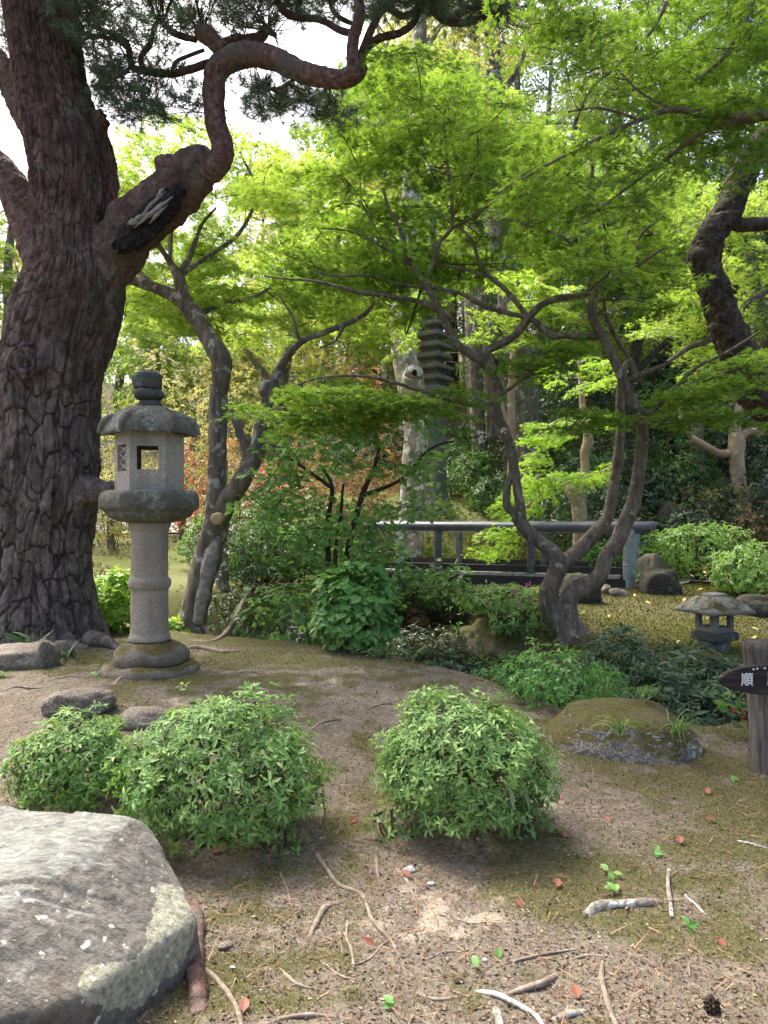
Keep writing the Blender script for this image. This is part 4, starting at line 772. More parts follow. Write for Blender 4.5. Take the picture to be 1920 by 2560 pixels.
# ------------------------------------------------------------------ sign post
def sign():
    Y = 4.45; c = P(1917, 1930, Y); g = G(c[0], c[1]); u = Y / F; o = A(c[0], c[1], g)
    t = thing('sign_post', 'thick weathered wooden post carrying a pointed oval direction board', 'sign', o)
    b = Buf(); zt = CZ - (1610 - 1280) * u - g; lean = A(-.03, 0, 0)
    tube(b, [np.append(o + A(.01, 0, -.2), .095), np.append(o + lean * .3 + A(.01, 0, zt * .4), .098), np.append(o + lean + A(0.005, 0, zt - .02), .110), np.append(o + lean + A(.005, 0, zt), .104)], 40, .015, .05, 4, 14)
    obj('post', b, MAT['post_wood'], t)
    cz = CZ - (1699 - 1280) * (c[1] - .15) / F; cc = A((1926 - 960) * (c[1] - .15) / F, c[1] - .135, cz); b = Buf(); n = 60; ths = np.linspace(0, 2 * np.pi, n, endpoint=False)
    ex = np.sign(np.cos(ths)) * np.abs(np.cos(ths)) ** .95 * .292; ez = np.sign(np.sin(ths)) * np.abs(np.sin(ths)) ** 1.1 * .084; wob = 1 + .03 * fbm(np.stack([ex * 12, ez * 12, 0 * ex], -1), 3, 5); ex, ez = ex * wob, ez * wob
    V = []; 
    for dy, k in ((.0, .95), (-.006, 1.0), (-.024, 1.0), (-.030, .965)): V.append(np.stack([ex * k, np.full(n, dy), ez * k], -1))
    V = np.array(V).reshape(-1, 3); j = np.arange(n); V = np.vstack([V, [0, 0, 0], [0, -.030, 0]])
    T = np.concatenate([grid_tris(4, n, True)[:, ::-1], np.stack([np.full(n, 4 * n), j, (j + 1) % n], -1), np.stack([np.full(n, 4 * n + 1), 3 * n + (j + 1) % n, 3 * n + j], -1)]); b.add(V + cc, T)
    bd = obj('sign_board', b, MAT['sign_wood'], t, smooth=False)
    q = Buf(); box(q, cc + A(0, .018, 0), (.05, .04, .05)); obj('mount_block', q, MAT['post_wood'], t, smooth=False)
    for ch, px in (('順', 1868), ('路', 1933)):
        cu = bpy.data.curves.new('lettering', 'FONT'); cu.body = ch; cu.size = .069; cu.align_x = 'CENTER'; cu.align_y = 'CENTER'; cu.extrude = .0012; cu.offset = .0009
        tmp = bpy.data.objects.new('lettering_source', cu); col.objects.link(tmp); bpy.context.view_layer.update()
        me = bpy.data.meshes.new_from_object(tmp.evaluated_get(bpy.context.evaluated_depsgraph_get())); bpy.data.objects.remove(tmp)
        lo = bpy.data.objects.new('lettering', me); col.objects.link(lo); me.materials.clear(); me.materials.append(MAT['white_paint']); lo.parent = bd
        q = P(px, 1701, Y - .135 - .032); lo.location = (q[0] - o[0], q[1] - o[1], q[2] - o[2]); lo.rotation_euler = (math.radians(90), 0, 0); lo.scale = (1.0, 1.12, 1)
    for i, (px, py) in enumerate(((1893, 1672), (1884, 1673), (1912, 1671))):
        q = Buf(); p = P(px, py, Y - .166); rock(q, p, (.007, .002, .006), i, 2); obj('paint_fleck', q, MAT['white_paint'], bd)
sign()

# ------------------------------------------------------------------ rocks
def stone(name, label, px, py, Y, rad, m, seed, cat='rock', group=None, planes=None, sub=5, rough=.05, freq=2.6, sinkz=0.3, soft=14, npl=14):
    """px, py: middle of the foot of the rock as seen, at distance Y"""
    x = (px - 960) * Y / F; g = G(x, Y); c = A(x, Y, g + rad[2] * (1 - 2 * sinkz) if False else g + rad[2] * (0.5 - sinkz)); b = Buf(); rock(b, c, rad, seed, sub, planes, npl, rough, freq, soft)
    o = obj(name, b, m, None, origin=(x, Y, g)); return tag(o, label, cat, group)
def boulder():
    c = A(-1.37, 2.44, -0.02); pl = [((-.05, -.05, 1), .385), ((.5, -.26, .83), .50), ((.85, -.45, -.1), .60), ((.25, -.55, .8), .60), ((.75, .55, .2), .70), ((.25, .9, .3), .56), ((-.4, .85, .3), .60), ((-.9, 0, .2), .8), ((0, -1, .12), .74), ((.6, -.75, -.3), .52), ((.6, -.55, -.62), .47), ((.15, -.8, -.7), .5), ((.1, -.2, -1), .30), ((.8, -.4, -.5), .60), ((-.5, -.8, .3), .8)]
    b = Buf(); D, T = ico(7); acc = np.exp(-60 * np.ones(len(D)) * 1.4)
    for n, d in pl: n = norm(np.array(n, float)); acc = acc + np.exp(-60 * np.minimum(d / np.clip(D @ n, 1e-3, None), 4))
    r = -np.log(acc) / 60; r = r * (1 + .03 * fbm(D * 2.2, 5, 4) + .006 * fbm(D * 14, 5, 6) + .003 * fbm(D * 40, 3, 7)); V = D * r[:, None]
    top = sm((V[:, 2] - .25) / .1); led = np.abs(vnoise(np.stack([V[:, 0] * 1.6 + V[:, 1] * 2.6, V[:, 1] * 3 - V[:, 0], 0 * r], -1), 77)); V[:, 2] -= top * .014 * (1 - sm(led / .035)); V[:, 2] += top * .012 * sm((led - .2) / .05)
    V = V + c; me = mesh_of('boulder', V - c, T); me.materials.append(MAT['boulder'])
    px = V[:, 0] / V[:, 1] * F + 960; py = 1280 + (CZ - V[:, 2]) * F / V[:, 1]
    e = lambda a, b_, s, t_: np.exp(-((px - a) / s) ** 2 - ((py - b_) / t_) ** 2)
    crust = np.clip(.9 * e(430, 2300, 62, 110) + .9 * e(290, 2470, 120, 70) + .55 * e(390, 2400, 60, 60), 0, 1); me.attributes.new('crust', 'FLOAT', 'POINT').data.foreach_set('value', crust.astype(np.float32))
    o = bpy.data.objects.new('boulder', me); col.objects.link(o); o.location = tuple(c); tag(o, 'huge flat topped grey boulder with pale lichen crust in front of the clipped bushes', 'rock')
boulder()
stone('rock', 'rough grey rock with upturned end at the foot of the big pine', 55, 1655, 6.3, (.30, .2, .19), MAT['rock'], 21, planes=[((-.15, -.2, 1), .62), ((.2, -1, .1), .8), ((.9, -.2, -.1), .85), ((-1, 0, .2), 1.2), ((0, 1, .2), .8), ((.5, -.5, .5), 1.05)], rough=.09, freq=2)
stone('rock', 'pointed upper lump of stone leaning against the pine foot rock', 108, 1620, 6.25, (.075, .09, .19), MAT['rock'], 25, rough=.08)
stone('rock', 'pale small stone wedged between pine trunk and rock', 150, 1605, 6.75, (.11, .09, .12), MAT['rock'], 5)
stone('rock', 'low grey stone half buried behind the smallest clipped bush', 205, 1752, 5.15, (.24, .17, .12), MAT['rock'], 7, rough=.10)
stone('rock', 'flat half buried stone between the low grey stone and the large clipped bush', 355, 1775, 4.95, (.2, .14, .09), MAT['rock'], 9, sinkz=.35)
stone('pebble', 'round pale stone between lantern shaft and the forked tree', 438, 1590, 6.75, (.05, .05, .065), MAT['rock'], 3, sub=4)
stone('rock', 'large moss capped rock with white lichen streaks and grass tufts', 1560, 1920, 4.78, (.47, .34, .26), MAT['moss_rock'], 33, planes=[((0, -.25, 1), .66), ((.1, -1, .35), .78), ((.85, -.2, .55), .80), ((-.8, -.2, .6), .84), ((0, .9, .2), .8), ((-.6, -.8, .2), .9), ((.7, -.75, .2), .84)], sub=6, rough=.06)
stone('rock', 'rounded grey boulder beside the end of the bridge', 1650, 1478, 10.0, (.29, .24, .30), MAT['dark_rock'], 44, planes=[((-.1, -.1, 1), .75), ((0, -1, .1), .85), ((1, 0, .25), .85), ((-1, 0, .15), .9), ((.5, -.6, .5), .85), ((0, 1, 0), .9)])
stone('rock', 'upright pale topped rock half covered by the spreading lime azalea', 1632, 1440, 11.2, (.26, .22, .36), MAT['rock'], 46)
stone('rock', 'round tan cobble under the end post of the bridge', 1517, 1478, 9.9, (.085, .08, .11), MAT['rock'], 51, sub=4)
stone('rock', 'low flat cobble beside the round tan cobble', 1546, 1486, 9.8, (.13, .09, .08), MAT['rock'], 52, sub=4)
stone('rock', 'dark stone wedged below the bridge behind the twin maple', 1452, 1500, 9.5, (.28, .2, .3), MAT['dark_rock'], 54)
stone('rock', 'pale flat stone among gully plants under the bridge', 1185, 1600, 8.3, (.24, .2, .24), MAT['rock'], 56)
stone('rock', 'dark squarish stone standing in the gully plants', 1262, 1590, 8.8, (.20, .2, .22), MAT['rock'], 58)
stone('rock', 'shaded stone by the root of the twin maple', 1330, 1620, 7.7, (.2, .2, .2), MAT['dark_rock'], 59)
stone('rock', 'long dark stone at the edge of the moss bank by the lime azalea', 1905, 1520, 9.0, (.34, .2, .2), MAT['dark_rock'], 60)
for i, (px, py, Y, r) in enumerate([(1690, 1275, 15.0, .8), (1585, 1285, 15.4, .6), (1640, 1330, 14.6, .55), (1760, 1290, 15.6, .7), (1530, 1320, 14.8, .5), (1700, 1215, 16.6, .8), (1610, 1210, 16.8, .7), (1800, 1230, 17.0, .8), (1480, 1290, 15.2, .5), (1880, 1260, 16.6, .8)]):
    stone('bank_rock', 'dark mossy boulder stacked in the shaded bank behind the bridge', px, py, Y, (r * .62, r * .5, r * .75), MAT['dark_rock'], 70 + i, group='boulders in the shaded bank', sinkz=.2, sub=4)
# dry stone retaining wall higher up the bank
def stone_wall():
    x0, x1, Yw = (1700 - 960) * 18.5 / F, (2050 - 960) * 18.5 / F, 18.5; g = G((x0 + x1) / 2, Yw); t = thing('stone_wall', 'rough dry stone retaining wall high on the shaded bank', 'wall', ((x0 + x1) / 2, Yw, g)); b = Buf(); k = 0
    for j in range(6):
        x = x0 + rng.uniform(-.2, .1)
        while x < x1:
            wd = rng.uniform(.3, .75); rock(b, A(x + wd / 2, Yw + .1 * j, g - .2 + j * .30), (wd * .62, .35, .2), k, 3, rough=.06); x += wd; k += 1
    obj('masonry', b, MAT['dark_rock'], t)
stone_wall()
# ------------------------------------------------------------------ maples
def base_at(px, Y):
    x = (px - 960) * Y / F; return A(x, Y, G(x, Y))
def twin_maple():
    Y = 8.0; T = Tree('maple_tree', 'twin stemmed maple with winding grey stems leaning over the gully before the bridge', base_at(1410, Y), MAT['maple_bark'], None, MAT['twig']); T.slim = .88; L = T.limb
    L([(1452, 1640, 46, 7.95), (1440, 1600, 44, 8.0), (1410, 1560, 42, 8.0), (1380, 1530, 34, 8.0), (1372, 1480, 28, 8.0), (1392, 1430, 26, 8.0), (1398, 1408, 27, 8.0)], 28, .02, .2, 9)
    L([(1440, 1640, 40, 7.9), (1425, 1590, 38, 7.92), (1418, 1530, 30, 7.92), (1428, 1490, 27, 7.92), (1470, 1462, 24, 7.92), (1500, 1436, 23, 7.9), (1516, 1392, 22, 7.9), (1542, 1357, 23, 7.9), (1560, 1315, 22, 7.9), (1584, 1254, 20, 7.9), (1597, 1182, 18, 7.9), (1605, 1119, 17, 7.9), (1603, 1051, 16, 7.9), (1580, 1000, 15, 7.85), (1556, 947, 14, 7.8), (1532, 892, 13, 7.8), (1513, 852, 13, 7.8), (1488, 810, 13, 7.75), (1479, 775, 14, 7.7), (1487, 734, 13, 7.7), (1482, 700, 11, 7.65), (1469, 654, 9, 7.6), (1458, 592, 8, 7.6), (1469, 538, 8, 7.55), (1472, 474, 7, 7.5), (1481, 428, 6, 7.5), (1478, 370, 4, 7.5)], 24, .02, .12, 10, 2)
    L([(1398, 1408, 25, 8.0), (1378, 1376, 21, 8.0), (1340, 1348, 19, 8.05), (1304, 1310, 19, 8.1), (1296, 1285, 21, 8.1), (1300, 1262, 15, 8.12), (1294, 1225, 13, 8.15), (1284, 1161, 13, 8.2), (1264, 1078, 13, 8.2), (1243, 1045, 13, 8.2), (1236, 1025, 15, 8.2), (1244, 990, 16, 8.2), (1247, 970, 13, 8.2), (1226, 930, 12, 8.15), (1207, 907, 13, 8.1), (1147, 865, 12, 8.0), (1128, 840, 12, 8.0), (1110, 798, 10, 7.95), (1087, 751, 10, 7.9), (1060, 708, 9, 7.9), (1030, 666, 8, 7.85), (1018, 634, 7, 7.8), (1000, 575, 6, 7.8), (972, 520, 5, 7.8), (958, 470, 3, 7.8)], 22, .02, .12, 10, 3)
    L([(1296, 1285, 16, 8.1), (1276, 1275, 13, 8.12), (1266, 1255, 12, 8.15), (1270, 1212, 11, 8.2), (1280, 1180, 9, 8.2), (1276, 1165, 6, 8.2)], 18, .02, .12, 10, 4)
    L([(1400, 1412, 24, 8.0), (1432, 1390, 22, 8.05), (1462, 1362, 22, 8.1), (1492, 1328, 20, 8.1), (1518, 1294, 18, 8.15), (1533, 1220, 15, 8.2), (1545, 1140, 14, 8.25), (1552, 1068, 13, 8.3), (1550, 992, 12, 8.3), (1556, 940, 10, 8.35), (1572, 905, 8, 8.4), (1590, 940, 6, 8.4)], 20, .02, .12, 10, 5)
    L([(1604, 960, 6, 7.9), (1590, 930, 7, 7.9), (1570, 890, 7, 7.9), (1545, 855, 6, 7.9), (1525, 815, 6, 7.85), (1512, 775, 5, 7.8), (1510, 740, 4, 7.7)], 10, .04, .2)
    L([(1570, 955, 10, 7.85), (1598, 938, 9, 7.8), (1630, 925, 7, 7.75), (1680, 905, 4, 7.7)], 10, .04, .2)
    tw = [[(1060, 708, 7, 7.9), (1081, 660, 6, 7.9), (1103, 600, 6, 7.85), (1128, 573, 5, 7.8), (1130, 510, 5, 7.8), (1122, 440, 5, 7.75), (1116, 376, 4, 7.7), (1110, 290, 3, 7.7), (1130, 240, 2, 7.7)],
          [(1207, 910, 12, 8.1), (1219, 877, 11, 8.1), (1246, 864, 11, 8.1), (1292, 834, 11, 8.05), (1322, 793, 11, 8.0), (1352, 763, 10, 7.95), (1397, 745, 10, 7.9), (1452, 740, 9, 7.85), (1498, 717, 8, 7.8), (1545, 690, 7, 7.75), (1592, 664, 5, 7.7), (1660, 620, 3, 7.6)],
          [(1322, 793, 8, 8.0), (1262, 781, 7, 8.0), (1201, 760, 7, 8.0), (1150, 733, 6, 8.0), (1081, 720, 6, 7.95), (1000, 711, 5, 7.9), (930, 690, 4, 7.85), (850, 690, 3, 7.8), (780, 680, 2, 7.8)],
          [(1322, 793, 7, 8.0), (1262, 722, 7, 8.0), (1225, 693, 6, 8.0), (1195, 648, 5, 7.95), (1180, 600, 4, 7.9), (1140, 560, 3, 7.9)], [(1225, 693, 5, 8.0), (1150, 670, 4, 8.0), (1085, 660, 3, 8.0), (1020, 630, 3, 8.0), (960, 560, 2, 8.0)],
          [(1322, 793, 9, 8.0), (1350, 815, 9, 8.0), (1382, 842, 9, 7.95), (1411, 839, 9, 7.9), (1450, 842, 10, 7.85), (1495, 842, 10, 7.8)],
          [(1096, 778, 8, 7.95), (1060, 758, 7, 7.9), (1030, 750, 7, 7.8), (960, 738, 6, 7.7), (900, 732, 6, 7.6), (840, 715, 5, 7.5), (780, 702, 4, 7.45), (723, 698, 3, 7.4), (660, 690, 2, 7.4)],
          [(1469, 654, 6, 7.6), (1430, 610, 5, 7.6), (1390, 585, 5, 7.6), (1330, 565, 4, 7.6), (1250, 545, 3, 7.6)], [(1458, 592, 6, 7.6), (1500, 570, 6, 7.55), (1570, 540, 5, 7.5), (1600, 500, 4, 7.5), (1640, 450, 3, 7.45), (1690, 410, 2, 7.4)],
          [(1469, 538, 5, 7.55), (1440, 490, 4, 7.55), (1400, 440, 4, 7.5), (1390, 430, 2, 7.5)], [(1592, 664, 4, 7.7), (1600, 590, 4, 7.7), (1660, 540, 3, 7.6)], [(1484, 720, 6, 7.7), (1520, 680, 5, 7.8), (1560, 600, 4, 7.9), (1600, 520, 3, 8.0), (1620, 440, 2, 8.0)],
          [(1245, 1005, 7, 8.2), (1180, 1012, 6, 7.9), (1080, 985, 6, 7.6), (980, 955, 5, 7.4), (900, 940, 4, 7.3), (800, 945, 3, 7.2), (720, 970, 2, 7.2)], [(1250, 990, 6, 8.2), (1290, 960, 5, 8.0), (1340, 920, 4, 7.8), (1420, 900, 3, 7.6)],
          [(1603, 1060, 6, 7.9), (1660, 1000, 6, 7.6), (1740, 920, 5, 7.4), (1800, 890, 4, 7.3), (1900, 830, 3, 7.2)], [(1030, 666, 5, 7.85), (960, 620, 4, 7.8), (880, 580, 3, 7.8), (800, 570, 2, 7.8)], [(1018, 634, 4, 7.8), (960, 600, 3, 7.6), (900, 500, 2, 7.5)], [(1128, 573, 4, 7.8), (1200, 530, 3, 7.7), (1260, 470, 2, 7.6)]]
    for i, r in enumerate(tw): L(r, 9, .05, .15, 8, i)
    b = Buf(); rock(b, P(1500, 1640, 7.8) + A(0, 0, -.02), (.16, .14, .28), 3, 4, rough=.12); obj('root', b, MAT['maple_bark'], T.root)
    crown = [(630, 650), (720, 590), (760, 480), (850, 390), (820, 270), (900, 180), (990, 110), (1130, 130), (1250, 240), (1400, 330), (1520, 400), (1660, 440), (1720, 500), (1680, 600), (1640, 680), (1500, 720), (1400, 640), (1250, 660), (1180, 720), (1080, 700), (960, 730), (820, 730), (700, 740)]
    C = np.concatenate([pad_points(crown, 250, 7.9, 9.9), pad_points(crown, 22, 6.6, 7.8)]); T.pads(C, rng.uniform(.24, .50, len(C)), 135, .056, 'maple', .13, .18, .35)
    low = [(640, 1010), (740, 950), (900, 945), (1080, 955), (1200, 985), (1210, 1030), (1060, 1050), (900, 1070), (740, 1080), (660, 1060)]
    C = pad_points(low, 34, 6.9, 8.0); T.pads(C, rng.uniform(.3, .5, len(C)), 210, .048, 'maple', .06, .16, .12)
    for poly, k, y0, y1 in (([(1270, 880), (1480, 850), (1500, 880), (1400, 930), (1280, 940)], 12, 7.4, 8.2), ([(1300, 1050), (1420, 1020), (1620, 1030), (1600, 1060), (1400, 1080)], 10, 7.4, 8.2), ([(1620, 1060), (1700, 960), (1900, 870), (1919, 900), (1800, 1000), (1900, 1070), (1760, 1070)], 22, 7.0, 7.8), ([(1600, 720), (1700, 640), (1760, 660), (1700, 760), (1620, 800)], 8, 7.4, 8.2)):
        C = pad_points(poly, k, y0, y1); T.pads(C, rng.uniform(.22, .42, k), 150, .046, 'maple', .05, .16, .12)
    C = pad_points([(1015, 680), (1150, 670), (1150, 770), (1060, 800), (1010, 790)], 9, 9.2, 10.2); T.pads(C, rng.uniform(.2, .34, 9), 110, .056, 'maple', .13, .18, .35)
    T.done(MAT['maple'])
twin_maple()
def over_maple():
    T = Tree('maple_tree', 'near maple bough reaching over from beyond the sign post, thin dark twigs', base_at(2350, 5.6), MAT['maple_bark'], None, MAT['twig']); L = T.limb
    L([(2350, 1800, 60, 5.6), (2330, 1400, 54, 5.6), (2260, 1000, 48, 5.6), (2180, 600, 36, 5.6), (2060, 340, 22, 5.6), (1960, 290, 15, 5.6), (1920, 282, 12, 5.6), (1830, 292, 10, 5.6), (1760, 285, 9, 5.6), (1680, 274, 8, 5.5), (1600, 300, 6, 5.4), (1500, 345, 5, 5.3), (1400, 395, 4, 5.25), (1320, 440, 3, 5.2), (1240, 480, 2, 5.2)], 14, .05, .2)
    for i, r in enumerate([[(1960, 290, 9, 5.6), (1860, 300, 8, 5.7), (1790, 315, 7, 5.7), (1720, 355, 6, 5.75), (1650, 410, 5, 5.8), (1580, 460, 4, 5.8), (1500, 520, 3, 5.8), (1420, 560, 2, 5.8)], [(2180, 600, 30, 5.6), (2150, 300, 24, 5.6), (2060, 60, 18, 5.7), (1900, -60, 12, 5.8), (1700, -90, 8, 5.9), (1500, -60, 5, 6.0), (1380, 40, 4, 6.1), (1340, 110, 3, 6.1)],
                           [(1600, 300, 4, 5.4), (1500, 270, 3, 5.4), (1420, 280, 2, 5.4)], [(1680, 274, 4, 5.5), (1600, 230, 3, 5.5), (1540, 170, 2, 5.5)], [(1700, -90, 6, 5.9), (1640, 60, 5, 5.9), (1560, 150, 4, 5.9), (1480, 220, 3, 5.9), (1440, 300, 2, 5.9)], [(1900, -60, 7, 5.8), (1860, 60, 5, 5.6), (1800, 150, 4, 5.5), (1740, 200, 3, 5.4)]]): L(r, 8, .06, .15, 8, i)
    for poly, k, y0, y1, rr in (([(1250, -100), (1950, -100), (1950, 300), (1700, 330), (1500, 240), (1340, 120)], 90, 5.2, 6.6, .30), ([(1200, 470), (1400, 340), (1600, 270), (1920, 270), (1920, 400), (1760, 480), (1600, 520), (1400, 560), (1280, 560)], 42, 5.2, 6.4, .26), ([(1900, -100), (2500, -300), (2700, 500), (2000, 500)], 40, 5.0, 6.4, .4)):
        C = pad_points(poly, k, y0, y1); T.pads(C, rng.uniform(rr * .7, rr * 1.3, k), 95, .050, 'maple', .13, .18, .4, .0035)
    T.done(MAT['maple'])
over_maple()
def forked_maple():
    Y = 8.6; T = Tree('maple_tree', 'forked maple with worn split bark and a sawn limb scar just behind the tall lantern', base_at(480, Y), MAT['grey_bark'], None, MAT['twig']); L = T.limb
    L([(474, 1600, 36, 8.55), (482, 1540, 34, 8.6), (505, 1440, 34, 8.6), (528, 1360, 33, 8.6), (541, 1300, 32, 8.6), (540, 1200, 23, 8.6), (545, 1080, 22, 8.65), (548, 980, 22, 8.7), (555, 915, 26, 8.7), (548, 890, 27, 8.7), (520, 840, 22, 8.8), (487, 790, 21, 8.9), (440, 745, 17, 9.0), (385, 718, 14, 9.0), (345, 705, 13, 9.0), (325, 702, 8, 9.0)], 22, .03, .25, 6, 2)
    L([(540, 1310, 28, 8.6), (568, 1255, 25, 8.55), (605, 1200, 23, 8.5), (640, 1130, 22, 8.5), (648, 1090, 17, 8.5), (660, 1030, 16, 8.5), (676, 985, 16, 8.5), (690, 940, 12, 8.5), (720, 890, 9, 8.45), (752, 855, 9, 8.4), (800, 835, 7, 8.4), (860, 812, 7, 8.35), (905, 790, 6, 8.3), (930, 765, 4, 8.3), (935, 740, 2, 8.3)], 16, .03, .22, 7, 3)
    L([(676, 990, 17, 8.5), (664, 975, 18, 8.5), (668, 955, 14, 8.5)], 12, .02, .3, 9, 8)
    L([(470, 765, 17, 8.95), (452, 720, 15, 9.0), (446, 690, 14, 9.05), (425, 655, 8, 9.1), (395, 610, 6, 9.1), (370, 560, 4, 9.1)], 12, .04, .2, 7, 4)
    for i, r in enumerate([[(446, 690, 10, 9.05), (470, 650, 8, 9.1), (490, 600, 6, 9.2), (505, 560, 4, 9.2), (540, 520, 3, 9.2)], [(752, 855, 6, 8.4), (740, 830, 5, 8.4), (735, 800, 4, 8.4), (700, 740, 3, 8.5)], [(385, 718, 8, 9.0), (330, 660, 6, 9.3), (280, 600, 5, 9.6), (250, 520, 3, 9.8)], [(446, 690, 8, 9.05), (520, 640, 6, 9.6), (600, 580, 5, 10.2), (640, 480, 4, 10.5), (600, 380, 3, 10.5)], [(425, 655, 6, 9.1), (430, 560, 5, 9.6), (450, 460, 4, 10), (430, 380, 3, 10)], [(860, 812, 5, 8.35), (840, 850, 4, 8.3), (800, 870, 3, 8.3)], [(487, 790, 8, 8.9), (560, 760, 6, 9.4), (640, 740, 5, 10), (700, 700, 3, 10.4)], [(570, 1010, 8, 8.6), (600, 1080, 10, 8.6), (612, 1120, 11, 8.6), (618, 1160, 12, 8.55)]]): L(r, 9, .05, .18, 8, i)
    q = P(541, 1297, 8.30); b = Buf(); tube(b, [np.append(q + A(0, .10, 0), R(16, 8.3)), np.append(q + A(0, .0, 0), R(15, 8.3)), np.append(q + A(0, -.018, 0), R(13, 8.3))], 24, .02, .05); obj('sawn_scar', b, MAT['cut_wood'], T.root)
    b = Buf(); tube(b, [np.append(P(492, 1560, 8.46), R(14, 8.4)), np.append(P(512, 1460, 8.46), R(17, 8.4)), np.append(P(530, 1380, 8.46), R(17, 8.4)), np.append(P(545, 1340, 8.50), R(8, 8.4))], 14, .03, .5, 4, 12); obj('bare_wood', b, MAT['pale_wood'], T.root, label='weathered barkless strip of split wood')
    for poly, k, y0, y1, rr in (([(250, 360), (420, 290), (560, 240), (640, 250), (680, 330), (780, 360), (840, 440), (760, 560), (640, 620), (560, 660), (430, 640), (300, 640), (250, 520)], 95, 9.0, 11.5, .40), ([(270, 760), (330, 690), (560, 640), (680, 720), (900, 760), (960, 790), (900, 840), (760, 830), (640, 810), (520, 850), (430, 840), (310, 830)], 80, 9.0, 11.5, .34), ([(900, 750), (1060, 730), (1035, 800), (980, 900), (930, 890), (880, 850)], 12, 9.6, 11.2, .30)):
        C = pad_points(poly, k, y0, y1); T.pads(C, rng.uniform(rr * .6, rr * 1.3, k), 170, .062, 'star', .10, .16, .25, .005, 4)
    T.done(MAT['maple_bright'])
forked_maple()
def low_maple():
    T = Tree('maple_tree', 'small bright yellow green maple drooping over the far side of the bridge', base_at(1455, 12.6), MAT['tan_bark'], None, MAT['twig']); L = T.limb
    L([(1448, 1440, 17, 12.6), (1450, 1330, 18, 12.6), (1446, 1260, 19, 12.6), (1436, 1226, 22, 12.6), (1425, 1212, 17, 12.6)], 16, .04, .1, 5)
    L([(1450, 1245, 13, 12.6), (1462, 1180, 11, 12.6), (1462, 1130, 11, 12.6), (1470, 1108, 14, 12.6), (1468, 1080, 10, 12.6), (1460, 1040, 9, 12.6), (1452, 960, 6, 12.6), (1448, 880, 4, 12.6)], 12, .05, .12, 5)
    for r in ([(1456, 1215, 7, 12.5), (1490, 1200, 7, 12.2), (1515, 1175, 5, 12.0), (1535, 1165, 3, 12)], [(1450, 1200, 6, 12.5), (1400, 1215, 5, 12.2), (1340, 1245, 4, 11.8), (1280, 1300, 2, 11.6)], [(1462, 1060, 5, 12.5), (1400, 1050, 4, 12.2), (1330, 1100, 3, 12)]): L(r, 8, .08, .15)
    for poly, k in (([(1200, 1360), (1250, 1260), (1300, 1195), (1400, 1155), (1530, 1165), (1500, 1200), (1400, 1205), (1330, 1270), (1290, 1330), (1250, 1400), (1190, 1410)], 44), ([(1300, 1110), (1340, 1050), (1440, 1035), (1560, 1045), (1420, 1090), (1330, 1160)], 20), ([(1340, 900), (1600, 850), (1560, 960), (1380, 1000)], 12)):
        C = pad_points(poly, k, 10.9, 12.8); T.pads(C, rng.uniform(.18, .36, k), 150, .05, 'star', .08, .3, .25, .005, 3)
    T.done(MAT['lime'])
low_maple()
def far_maple(label, px, Y, stems, regs, m, bark, sz=.085, per=110, group=None, kind='star'):
    T = Tree('maple_tree', label, base_at(px, Y), bark, group, MAT['twig'])
    for i, r in enumerate(stems): T.limb(r, 10, .1, .2, 5, i)
    for poly, k, y0, y1, rr in regs:
        C = pad_points(poly, k, y0, y1); T.pads(C, rng.uniform(rr * .6, rr * 1.3, k), per, sz, kind, .10, .15, .22, .009, 3, minr=.004)
    T.done(m)
far_maple('bright layered maple beyond the dark leaning pine by the lime azaleas', 1880, 13.5, [[(1960, 1340, 24, 13.5), (1950, 1150, 22, 13.5), (1930, 950, 18, 13.5), (1900, 760, 14, 13.5), (1860, 600, 10, 13.5), (1820, 450, 6, 13.5)], [(1930, 950, 11, 13.5), (1840, 800, 9, 13.3), (1770, 850, 9, 13.1), (1720, 870, 7, 13.0), (1670, 905, 5, 12.9)], [(1930, 720, 8, 13.5), (1860, 760, 7, 13.3), (1800, 790, 5, 13)]],
          [([(1620, 820), (1680, 700), (1760, 640), (1800, 560), (1919, 480), (1919, 960), (1860, 1010), (1780, 960), (1700, 900)], 80, 12.2, 14.2, .45), ([(1700, 480), (1900, 420), (1900, 560), (1760, 600)], 20, 12.5, 14, .45)], MAT['maple_bright'], MAT['maple_bark'], .07)
far_maple('sunlit yellow green maple glowing behind the pieris thicket', 760, 16.0, [[(720, 1200, 18, 16), (700, 1000, 18, 16), (730, 850, 14, 16), (800, 720, 10, 16), (860, 560, 6, 16)], [(705, 990, 10, 16), (620, 880, 8, 16), (540, 760, 5, 16)], [(730, 850, 9, 16), (820, 830, 7, 16), (900, 790, 4, 16)]],
          [([(500, 880), (560, 700), (700, 560), (860, 480), (1000, 560), (1010, 760), (960, 900), (800, 890), (700, 860)], 110, 15, 18, .6)], MAT['maple_bright'], MAT['grey_bark'], .10)
far_maple('tall sunlit maple filling the gap above the stone pagoda', 1180, 19.0, [[(1200, 1150, 20, 19), (1190, 900, 18, 19), (1210, 700, 14, 19), (1190, 480, 10, 19), (1210, 300, 6, 19)], [(1200, 720, 9, 19), (1300, 560, 7, 19), (1400, 420, 4, 19)], [(1195, 620, 8, 19), (1080, 520, 6, 19), (980, 420, 4, 19)]],
          [([(900, 700), (880, 400), (980, 180), (1150, 120), (1320, 260), (1480, 420), (1520, 640), (1380, 700), (1250, 640), (1100, 700)], 150, 18, 21.5, .7), ([(1130, 640), (1420, 620), (1430, 840), (1330, 930), (1180, 860)], 24, 14.2, 16.4, .42)], MAT['maple_bright'], MAT['grey_bark'], .11)
